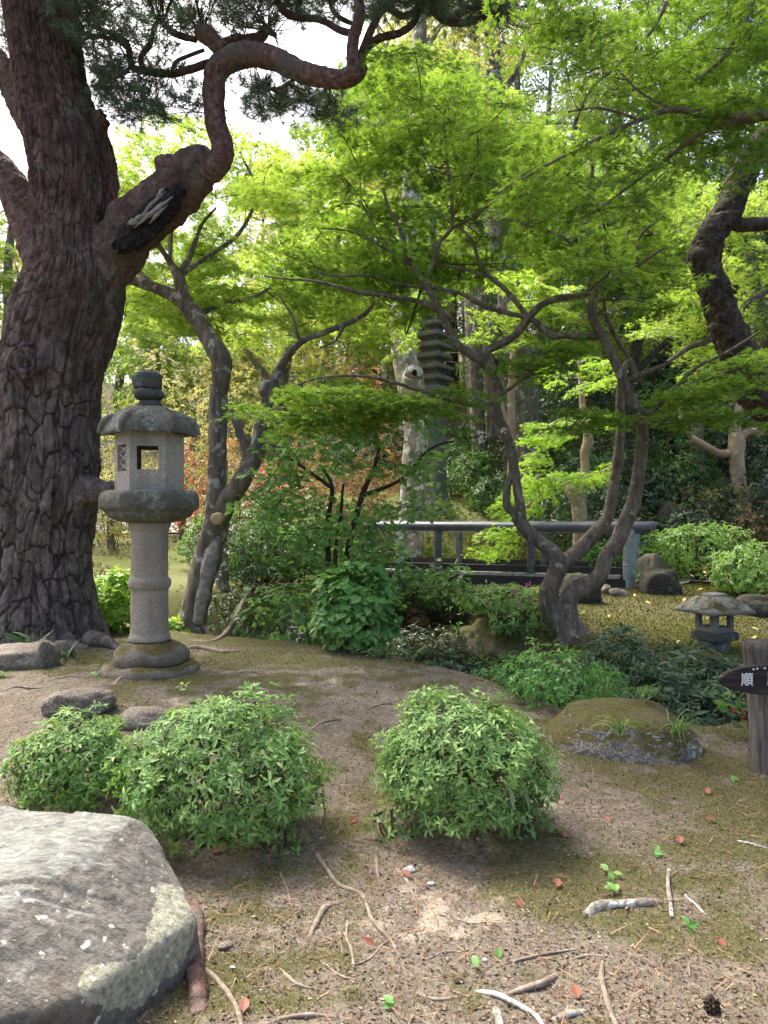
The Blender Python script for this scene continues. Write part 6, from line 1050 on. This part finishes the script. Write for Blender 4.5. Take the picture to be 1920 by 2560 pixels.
UN = [(1250, 17.2, .6, .8), (1180, 18.4, .8, 1.1), (1290, 18.6, .7, .9), (1560, 17, 1.0, 2.2), (1680, 18.2, 1.1, 2.6), (1460, 16.2, .9, 1.6), (1580, 15.6, .8, 1.5), (1720, 16.0, .8, 1.6), (1860, 17.6, 1.1, 2.6), (1960, 16.8, 1.0, 2.4), (1790, 19.2, 1.2, 3.0), (1400, 19, 1.2, 2.6), (1500, 20, 1.3, 3.0), (1640, 20.5, 1.4, 3.4), (1920, 20, 1.4, 3.6), (1310, 20.5, 1.1, 2.0), (1130, 21, 1.1, 1.8), (1020, 21, 1.2, 2.0), (1720, 13.9, .6, .8), (1600, 13.8, .6, .7), (1520, 13.4, .55, .65)]
for px, Y, r, h in UN:
    x = (px - 960) * Y / F; shrub('wood_shrub', 'dark leafy undergrowth bush in the shaded wood beyond the bridge', A(x, Y, G(x, Y)), (r, r * .8, h), 380, .13, 'oval', [MAT['dark_leaf'] if rng.uniform() < .6 else MAT['mid_leaf'], MAT['dark_leaf']], group='undergrowth bushes of the shaded wood', low=.3, lump=.4, stems=4, cup=.2, inner=.8)
LF = [(-420, 15, 1.0, 1.9), (-260, 18, 1.3, 2.6), (-620, 17, 1.2, 2.4), (-820, 20, 1.5, 3.0), (120, 22, 1.4, 3.2), (330, 24, 1.6, 3.6), (560, 25, 1.8, 3.6), (760, 24, 1.7, 3.0), (900, 24, 1.5, 2.6), (-60, 20, 1.3, 2.6), (20, 15, .8, 1.3)]
for px, Y, r, h in LF:
    x = (px - 960) * Y / F; shrub('hillside_shrub', 'yellow green shrub on the sunlit slope behind the lantern', A(x, Y, G(x, Y)), (r, r * .8, h), 420, .16, 'oval', [MAT['maple_far'], MAT['mid_leaf']], group='shrubs on the sunlit slope', low=.3, lump=.4, stems=4, cup=.2, inner=.8)

# ------------------------------------------------------------------ house, fence posts, walkers
def house():
    Y = 34.0; x = (350 - 960) * Y / F; g = G(x, Y); t = thing('garden_house', 'ochre walled house with grey tiled roof glimpsed past the lantern finial', 'house', (x, Y, g)); zt = CZ - (905 - 1280) * Y / F; o = A(x, Y, 0)
    b = Buf(); box(b, A(x, Y + 2, (g - 1 + zt - 1.2) / 2), (5.2, 4, zt - 1.2 - g + 1)); obj('wall', b, MAT['plaster'], t, smooth=False)
    b = Buf(); e = zt - 1.25; V = np.array([(x - 3.1, Y - .6, e), (x + 3.1, Y - .6, e), (x + 2.2, Y + 2, zt), (x - 2.2, Y + 2, zt), (x - 3.1, Y + 4.6, e), (x + 3.1, Y + 4.6, e)]); V = np.vstack([V, V - A(0, 0, .14)])
    Q = [(0, 1, 2, 3), (3, 2, 5, 4), (6, 9, 8, 7), (9, 10, 11, 8), (0, 6, 7, 1), (4, 5, 11, 10), (0, 3, 9, 6), (3, 4, 10, 9), (1, 7, 8, 2), (2, 8, 11, 5)]; b.add(V, [q for a in Q for q in ((a[0], a[1], a[2]), (a[0], a[2], a[3]))]); obj('roof', b, MAT['tile'], t, smooth=False)
    for k in (-1.6, 0, 1.6):
        b = Buf(); box(b, A(x + k, Y - .03, e - .75), (.14, .1, 1.5)); obj('timber_post', b, MAT['dark_bark'], t, smooth=False)
house()
for lab, px, Y, h in (('short round wooden post beside the far path', 456, 15.2, .55), ('short wooden post standing alone between pine and lantern shaft', 277, 14.4, .62)):
    p = gpt(px, Y); b = Buf(); tube(b, [np.append(p + A(0, 0, -.1), .075), np.append(p + A(0, 0, h * .5), .072), np.append(p + A(0, 0, h), .07)], 14, .08, .04); tag(obj('wooden_post', b, MAT['grey_bark'], None, origin=p), lab, 'post')
def person(label, px, Y, ht, shirt, trousers, turn=0.0, group=None):
    o = gpt(px, Y); t = thing('person', label, 'person', o, group); s = ht / 1.7; ca, sa = math.cos(turn), math.sin(turn)
    W = lambda x, y, z: o + A((x * ca - y * sa) * s, (x * sa + y * ca) * s, z * s)
    J = {}; E = []; names = []
    def j(n, x, y, z, r, par=None):
        J[n] = (len(names), W(x, y, z), r * s); names.append(n)
        if par: E.append((J[par][0], J[n][0]))
    j('hip', 0, 0, .92, .13); j('waist', 0, 0, 1.08, .115, 'hip'); j('chest', 0, -.01, 1.28, .14, 'waist'); j('neck', 0, 0, 1.44, .055, 'chest'); j('jaw', 0, -.02, 1.53, .07, 'neck'); j('brow', 0, -.01, 1.62, .088, 'jaw')
    for sd, n in ((-1, 'a'), (1, 'b')):
        st = .12 * sd
        j('thigh' + n, .09 * sd, 0, .86, .085, 'hip'); j('knee' + n, .10 * sd, st * .4, .48, .056, 'thigh' + n); j('ankle' + n, .10 * sd, st, .08, .038, 'knee' + n); j('toe' + n, .11 * sd, st - .16, .03, .03, 'ankle' + n)
        j('sho' + n, .18 * sd, 0, 1.39, .055, 'chest'); j('elb' + n, .23 * sd, .02, 1.10, .042, 'sho' + n); j('wri' + n, .24 * sd, -.06, .86, .028, 'elb' + n); j('palm' + n, .24 * sd, -.08, .80, .032, 'wri' + n)
        for q, (dx, dz) in enumerate(((-.024, -.075), (-.008, -.085), (.008, -.082), (.022, -.068))): j('fin%d%s' % (q, n), .24 * sd + dx * .2, -.08 + dx, .80 + dz, .009, 'palm' + n)
        j('thumb' + n, .24 * sd - .02 * sd, -.12, .77, .010, 'palm' + n)
    me = bpy.data.meshes.new('body'); me.from_pydata([tuple(J[n][1] - o) for n in names], E, []); ob = bpy.data.objects.new('body', me); col.objects.link(ob); ob.parent = t
    md = ob.modifiers.new('skin', 'SKIN'); 
    for n in names: v = me.skin_vertices[0].data[J[n][0]]; v.radius = (J[n][2], J[n][2]); v.use_root = (n == 'hip')
    ob.modifiers.new('sub', 'SUBSURF').render_levels = 2; me.materials.append(MAT['skin'])
    g = lambda n, r: np.append(J[n][1], r * s)
    b = Buf(); tube(b, [g('hip', .17) + A(0, 0, .10 * s, 0), g('hip', .175), g('hip', .165) - A(0, 0, .08 * s, 0)], 16, .03)
    for n in 'ab': tube(b, [g('thigh' + n, .105) + A(0, 0, .04 * s, 0), g('knee' + n, .075), g('ankle' + n, .062)], 14, .04)
    obj('trousers', b, trousers, t)
    b = Buf(); tube(b, [np.append(W(0, 0, .93), .175 * s), np.append(W(0, 0, 1.1), .165 * s), np.append(W(0, 0, 1.3), .18 * s), np.append(W(0, 0, 1.42), .10 * s), np.append(W(0, 0, 1.46), .07 * s)], 18, .03)
    for n in 'ab': tube(b, [g('sho' + n, .075), g('elb' + n, .06), g('wri' + n, .045)], 12, .04)
    obj('shirt', b, shirt, t)
    b = Buf(); rock(b, W(0, .02, 1.655), (.104 * s, .115 * s, .10 * s), 2, 3, rough=.02); obj('hair', b, MAT['hair'], t)
    b = Buf(); rock(b, W(0, -.105, 1.585), (.014 * s, .02 * s, .022 * s), 2, 2); obj('nose', b, MAT['skin'], t)
    for sd in (-1, 1):
        b = Buf(); rock(b, W(.095 * sd, 0, 1.585), (.015 * s, .025 * s, .035 * s), 2, 2); obj('ear', b, MAT['skin'], t)
        b = Buf(); rock(b, W(.033 * sd, -.088, 1.61), (.012 * s, .008 * s, .007 * s), 2, 2); obj('eye', b, MAT['hair'], t)
        b = Buf(); q = J['toe' + ('a' if sd < 0 else 'b')][1]; rock(b, q + A(0, .05, .02), (.05 * s, .14 * s, .05 * s), 3, 3); obj('shoe', b, MAT['navy'], t)
    b = Buf(); rock(b, W(0, -.09, 1.545), (.025 * s, .008 * s, .006 * s), 2, 2); obj('mouth', b, MAT['fallen'], t)
person('person in pale blue shirt and blue jeans walking behind the pieris hedge', 852, 19.4, 1.66, MAT['shirt'], MAT['jeans'], 2.9)
person('person in dark navy clothes half hidden by leaves up the slope', 950, 19.9, 1.64, MAT['navy'], MAT['navy'], 2.6)

# ------------------------------------------------------------------ roots, sticks, stones and leaves on the open ground
def ground_root(name, label, pts, r0, r1, m, cat='root', lift=.3, rough=.35, Ym=None, group=None):
    """pts: photo points lying on the ground; the distance follows from the ground height"""
    rows = []; k = len(pts)
    for i, (px, py) in enumerate(pts):
        Y = 3.0
        for _ in range(30): Y = .5 * Y + .5 * (CZ - G((px - 960) * Y / F, Y)) * F / (py - 1280)
        r = r0 + (r1 - r0) * i / max(1, k - 1); x = (px - 960) * Y / F; e = -r * .7 if i in (0, k - 1) else r * lift
        rows.append(A(x, Y, G(x, Y) + e, r))
    b = Buf(); tube(b, rows, 10, .012, rough, int(pts[0][0]), 22); o = obj(name, b, m, None, origin=rows[0][:3]); return tag(o, label, cat, group)
GR = ground_root
GR('exposed_root', 'thick scaly pine root running beside the boulder', [(484, 2262), (490, 2320), (488, 2400), (494, 2480), (500, 2530)], .033, .030, MAT['pine_limb'], rough=.3)
GR('exposed_root', 'thin root curling from the scaly root beside the boulder', [(515, 2420), (550, 2460), (580, 2500), (600, 2545), (604, 2600)], .009, .007, MAT['root'])
GR('exposed_root', 'long root snaking down from between the clipped bushes', [(790, 2130), (820, 2180), (850, 2215), (905, 2240), (930, 2300), (975, 2350), (1000, 2390)], .011, .006, MAT['root'])
GR('exposed_root', 'curved flat root beside the long snaking root', [(850, 2255), (815, 2270), (790, 2310), (772, 2345)], .014, .009, MAT['root'])
GR('exposed_root', 'short forked root below the lone clipped bush', [(990, 2170), (1015, 2200), (1035, 2245), (1045, 2260)], .010, .006, MAT['root'])
GR('exposed_root', 'root at the foot of the large clipped bush shaded side', [(800, 1990), (806, 2030), (800, 2060)], .010, .008, MAT['root'])
GR('dead_branch', 'pale forked dead branch lying at the near edge of the ground', [(1190, 2475), (1240, 2492), (1290, 2515), (1340, 2545), (1360, 2570)], .009, .007, MAT['bleached'], 'branch', .9)
GR('dead_branch', 'pale stick crossing toward the grey root lump', [(1250, 2490), (1310, 2478), (1360, 2465), (1392, 2435)], .008, .014, MAT['root'], 'branch', .8)
GR('dead_branch', 'thin pale twig pointing at the grey root lump', [(1240, 2415), (1310, 2400), (1380, 2385), (1450, 2370)], .006, .004, MAT['root'], 'branch', .8)
GR('exposed_root', 'brown root bending down to the near edge beside the pale gravel patch', [(1508, 2390), (1505, 2450), (1520, 2510), (1545, 2570)], .008, .010, MAT['root'])
GR('dead_branch', 'thick pale stub lying beyond the forked branch', [(1380, 2550), (1420, 2540), (1470, 2525)], .014, .008, MAT['bleached'], 'branch', .6)
GR('dead_branch', 'blunt pale stump of a stick at the very front', [(1240, 2520), (1248, 2560), (1255, 2600)], .012, .012, MAT['bleached'], 'branch', .6)
GR('dead_branch', 'white peeling stick standing out upright from the moss', [(1673, 2170), (1670, 2215), (1676, 2260), (1680, 2290)], .009, .008, MAT['bleached'], 'branch', .8, .5)
GR('dead_branch', 'thin white twig slanting across the moss', [(1710, 2235), (1740, 2265), (1775, 2298)], .005, .004, MAT['bleached'], 'branch', .9)
GR('dead_branch', 'thin white twig near the sign post side of the ground', [(1840, 2100), (1880, 2112), (1925, 2122)], .005, .004, MAT['bleached'], 'branch', .9)
GR('fallen_log', 'flat white lichened log half sunk in moss', [(1465, 2285), (1500, 2270), (1560, 2265), (1640, 2258), (1650, 2256)], .022, .016, MAT['bleached'], 'log', .2, .5)
GR('exposed_root', 'root running along the top of the rise behind the lantern', [(470, 1602), (560, 1590), (650, 1584), (740, 1582), (790, 1586)], .030, .020, MAT['root'])
GR('exposed_root', 'knotted root beside the lantern plinth toward the gully', [(440, 1620), (500, 1622), (560, 1632), (610, 1625)], .030, .016, MAT['root'])
GR('exposed_root', 'small curled root above the large clipped bush', [(640, 1720), (668, 1728), (676, 1750), (660, 1762)], .010, .006, MAT['root'])
GR('exposed_root', 'root curling between lantern plinth and buried stones', [(280, 1715), (310, 1692), (345, 1678), (380, 1676)], .022, .014, MAT['root'])
GR('exposed_root', 'thin root crossing the bare soil near the pine foot rock', [(0, 1730), (40, 1718), (90, 1722), (150, 1712)], .010, .008, MAT['root'])
GR('exposed_root', 'twisted root on the bare slope behind the clipped bushes', [(760, 1840), (800, 1810), (850, 1800), (900, 1808)], .010, .006, MAT['root'])
GR('exposed_root', 'fine root looping at the near edge beside the boulder shadow', [(660, 2560), (720, 2545), (800, 2540), (880, 2548)], .008, .006, MAT['root'])
for pts in ([(700, 2180), (720, 2230), (726, 2270)], [(860, 2330), (880, 2380), (884, 2425)], [(870, 2300), (866, 2340), (880, 2390)], [(940, 2140), (945, 2190), (965, 2230)], [(1000, 2330), (960, 2360), (920, 2400), (850, 2420)], [(1060, 2400), (1120, 2380), (1180, 2385)], [(800, 2400), (850, 2440), (900, 2450)], [(1130, 2290), (1180, 2310), (1250, 2300)], [(700, 2420), (740, 2460), (800, 2475)], [(1040, 2480), (1090, 2500), (1150, 2490)], [(560, 1690), (620, 1680), (700, 1690)], [(120, 1700), (180, 1692), (240, 1700)], [(500, 1665), (560, 1655), (640, 1660)], [(900, 1780), (960, 1760), (1020, 1765)], [(1420, 2400), (1470, 2390), (1540, 2395)]):
    GR('bare_root', 'thin bare root lying on the trodden soil', pts, rng.uniform(.004, .008), rng.uniform(.003, .005), MAT['root'], group='thin roots on the trodden soil')
def on_ground(px, py):
    Y = 3.0
    for _ in range(30): Y = .5 * Y + .5 * (CZ - G((px - 960) * Y / F, Y)) * F / (py - 1280)
    x = (px - 960) * Y / F; return A(x, Y, G(x, Y))
for lab, px, py, r in (('bluish white pebble below the lone clipped bush', 1024, 2178, .022), ('small white pebble beside the bluish pebble', 1078, 2212, .013), ('tiny pale pebble near the forked root', 1012, 2232, .009), ('yellowish stone by the scaly root', 562, 2370, .022), ('white chip of stone beside the boulder shadow', 582, 2420, .008), ('small slate grey stone at the near edge', 1146, 2455, .014), ('pale blue chip in the sand', 1212, 2402, .009), ('white fragment on the moss capped rock', 1548, 1857, .02)):
    c = on_ground(px, py); 
    if py == 1857: c = P(px, py, 4.62)
    b = Buf(); rock(b, c + A(0, 0, r * .3), (r * 1.3, r, r * .7), int(px), 3, rough=.08); tag(obj('pebble', b, MAT['dark_rock'] if 'slate' in lab else MAT['rock'] if 'yellowish' in lab else MAT['pebble'], None, origin=c), lab, 'stone')
FL = [(1395, 2225, 'red brown leaf lying on bare sand below the lone bush'), (1026, 2200, 'dark red leaf beside the bluish pebble'), (1289, 2255, 'small orange leaf on the open soil'), (1390, 1990, 'curled brown leaf on the pale strip before the moss capped rock'), (1515, 2045, 'small pinkish leaf in the middle of the moss'), (1790, 2055, 'long reddish leaf on the moss toward the sign post'), (1700, 2115, 'upright curled tan leaf on the moss'), (1795, 2348, 'orange leaf alone near the ground edge'), (1445, 2505, 'dark red leaf near the thick pale stub'), (938, 2370, 'brick red leaf by the snaking root'), (545, 2140, 'tan leaf caught under the large clipped bush'), (608, 2540, 'rusty leaf at the near edge by the thin root'), (1410, 2100, 'pale curled leaf below the mossy patch'), (1775, 1990, 'greyish pink leaf beside the moss capped rock'), (890, 2050, 'pale brown leaf between the clipped bushes')]
for px, py, lab in FL:
    c = on_ground(px, py); b = Buf(); a = rng.uniform(0, 6.28); leaves(b, (c + A(0, 0, .012))[None], A(rng.normal() * .3, -.35, 1)[None], A(math.cos(a), math.sin(a), .1)[None], .055, 'broad'); tag(obj('fallen_leaf', b, MAT['fallen'], None, False, origin=c), lab, 'leaf')
n0 = 0
for k in range(28):
    px, Y = rng.uniform(1440, 1919), rng.uniform(7.6, 13.0); x = (px - 960) * Y / F; c = A(x, Y, G(x, Y)); b = Buf(); a = rng.uniform(0, 6.28); leaves(b, (c + A(0, 0, .03))[None], A(rng.normal() * .3, -.5, 1)[None], A(math.cos(a), math.sin(a), .1)[None], .085, 'oval'); tag(obj('fallen_leaf', b, MAT['fallen_yellow'], None, False, origin=c), 'yellow fallen leaf on the golden moss bank', 'leaf', 'yellow leaves fallen on the moss bank')
for px, py, lab, n in ((1635, 2140, 'two leaved seedling above the white peeling stick', 3), (1525, 2190, 'three leaved seedling on the dark moss', 4), (1720, 2330, 'seedling below the thin white twig', 3), (1385, 2080, 'seedling on the soil under the lone bush', 2), (1245, 2385, 'lone bright leaf seedling in the sand', 1), (1195, 2430, 'round leaf seedling beside the slate stone', 1), (985, 2520, 'pair of round leaf seedlings at the front edge', 2), (1540, 2240, 'tiny weed beside the white log', 4), (240, 1690, 'wispy weed in front of the pine foot rock', 4), (1830, 1950, 'low weed by the sign post foot', 3)):
    c = on_ground(px, py); b = Buf(); m_ = n; a = rng.uniform(0, 6.28, m_); leaves(b, c + rng.normal(size=(m_, 3)) * A(.004, .004, 0) + A(0, 0, .02), A(0, -.4, 1) + rvec(m_) * .3, np.stack([np.cos(a), np.sin(a), np.full(m_, .3)], -1), .045, 'broad'); tag(obj('seedling', b, MAT['fresh'], None, False, origin=c), lab, 'seedling')
def cone():
    c = on_ground(1780, 2530); b = Buf(); D, T = ico(3); V = D * A(.022, .022, .026); V = V * (1 + .25 * np.sin(np.arctan2(D[:, 1], D[:, 0]) * 8 + D[:, 2] * 12))[:, None]; b.add(V + c + A(0, 0, .02), T); tag(obj('pine_cone', b, MAT['cone'], None, False, origin=c), 'dark pine cone lying in the pale gravel patch', 'pine cone')
    c = P(1530, 1798, 4.95); b = Buf(); m_ = 40; a = rng.uniform(0, 6.28, m_); leaves(b, c + np.stack([np.cos(a), np.sin(a), 0 * a], -1) * rng.uniform(0, .04, (m_, 1)), rvec(m_), A(0, 0, .8) + rvec(m_) * .4, .045, 'oval'); tag(obj('dried_moss_tuft', b, MAT['cone'], None, False, origin=c), 'dark brown bristly tuft on top of the moss capped rock', 'plant')
cone()

# ------------------------------------------------------------------ uncountable litter, moss and ground cover
def scatter(n, y0, y1, wmax=.56, p=1.0):
    Y = y0 * (y1 / y0) ** rng.uniform(0, 1, n) ** p; x = rng.uniform(-wmax, wmax, n) * Y; return x, Y
def stuff(name, b, m): o = obj(name, b, m, None, False); o['kind'] = 'stuff'; return o
b = Buf(); x, Y = scatter(7000, 2.0, 7.2); ls = fbm(np.stack([x * 1.1, Y * 1.1, 0 * x], -1), 2, 121) > rng.uniform(-.5, .25, len(x)); x, Y = x[ls], Y[ls]; n = len(x); a = rng.uniform(0, 6.28, n)
leaves(b, np.stack([x, Y, Gz(x, Y) + .004 + rng.uniform(0, .012, n)], -1), A(0, 0, 1) + rvec(n) * .3, np.stack([np.cos(a), np.sin(a), rng.normal(size=n) * .12], -1), rng.uniform(.05, .12, n), 'needle'); stuff('fallen_pine_needles', b, MAT['needle_dry'])
b = Buf(); x, Y = scatter(42000, 2.0, 8.0); k = (sand_mask(x, Y) + moss_mask(x, Y)) < rng.uniform(.1, 1.6, len(x)); x, Y = x[k], Y[k]; n = len(x); a = rng.uniform(0, 6.28, n)
leaves(b, np.stack([x, Y, Gz(x, Y) + .003], -1), A(0, 0, 1) + rvec(n) * .5, np.stack([np.cos(a), np.sin(a), rng.normal(size=n) * .3], -1), rng.uniform(.006, .020, n), 'diamond'); stuff('leaf_litter', b, MAT['litter'])
b = Buf(); x, Y = scatter(130000, 2.0, 7.4); k = moss_mask(x, Y) > rng.uniform(.12, 1.25, len(x)); x, Y = x[k], Y[k]; n = len(x)
leaves(b, np.stack([x, Y, Gz(x, Y) - .002], -1), rvec(n) + A(0, -1, .3), A(0, 0, 1) + rvec(n) * .55, rng.uniform(.006, .013, n) * (.6 + .12 * Y), 'diamond'); stuff('moss_carpet', b, MAT['moss_tuft'])
b = Buf(); Y = rng.uniform(6.9, 13.5, 90000); x = rng.uniform(.5, 7.0, 90000); k = (x / Y < .56) & (Gz(x, Y) > .02) & (x > 1.5 - .0 * Y); x, Y = x[k], Y[k]; n = len(x)
leaves(b, np.stack([x, Y, Gz(x, Y) - .004], -1), rvec(n) + A(0, -1, .3), A(0, 0, 1) + rvec(n) * .6, rng.uniform(.014, .032, n), 'diamond'); stuff('golden_moss_carpet', b, MAT['moss_gold'])
b = Buf(); x, Y = scatter(12000, 2.0, 4.5); k = sand_mask(x, Y) > rng.uniform(.0, 1, len(x)); x, Y = x[k], Y[k]; n = len(x); D, T = ico(1)
s_ = rng.uniform(.0015, .0045, n); V = (D[None] * s_[:, None, None] * A(1, 1, .7)) + np.stack([x, Y, Gz(x, Y)], -1)[:, None]; b.add(V.reshape(-1, 3), (T[None] + (np.arange(n) * len(D))[:, None, None]).reshape(-1, 3)); stuff('sand_grit', b, MAT['pebble'])
b = Buf(); x, Y = scatter(30000, 6.0, 11, .45); k = (Gz(x, Y) < .10) & (Y > 6.0 + .0 * x) & (moss_mask(x, Y) > -1); u_ = x / Y * F + 960; k &= (u_ > 540) & (Gz(x, Y) < .12 + .0 * x); x, Y = x[k][:9000], Y[k][:9000]; n = len(x)
leaves(b, np.stack([x, Y, Gz(x, Y) + rng.uniform(.0, .12, n)], -1), A(0, -.4, 1) + rvec(n) * .6, rvec(n) + A(0, -.3, .2), rng.uniform(.04, .08, n), 'oval'); stuff('gully_ground_cover', b, MAT['mid_leaf'])
b = Buf(); Y = rng.uniform(9, 26, 30000); x = rng.uniform(-.52, .56, 30000) * Y; k = (x < 1.0) | (Y > 14); x, Y = x[k], Y[k]; n = len(x); k = Gz(x, Y) > .15; x, Y = x[k], Y[k]; k = fbm(np.stack([x * .6, Y * .6, 0 * x], -1), 3, 131) > .02; x, Y = x[k], Y[k]; n = len(x)
leaves(b, np.stack([x, Y, Gz(x, Y)], -1), A(0, -.6, 1) + rvec(n) * .7, A(0, 0, .6) + rvec(n) * .6, rng.uniform(.05, .12, n), 'oval'); stuff('slope_ground_cover', b, MAT['olive'])
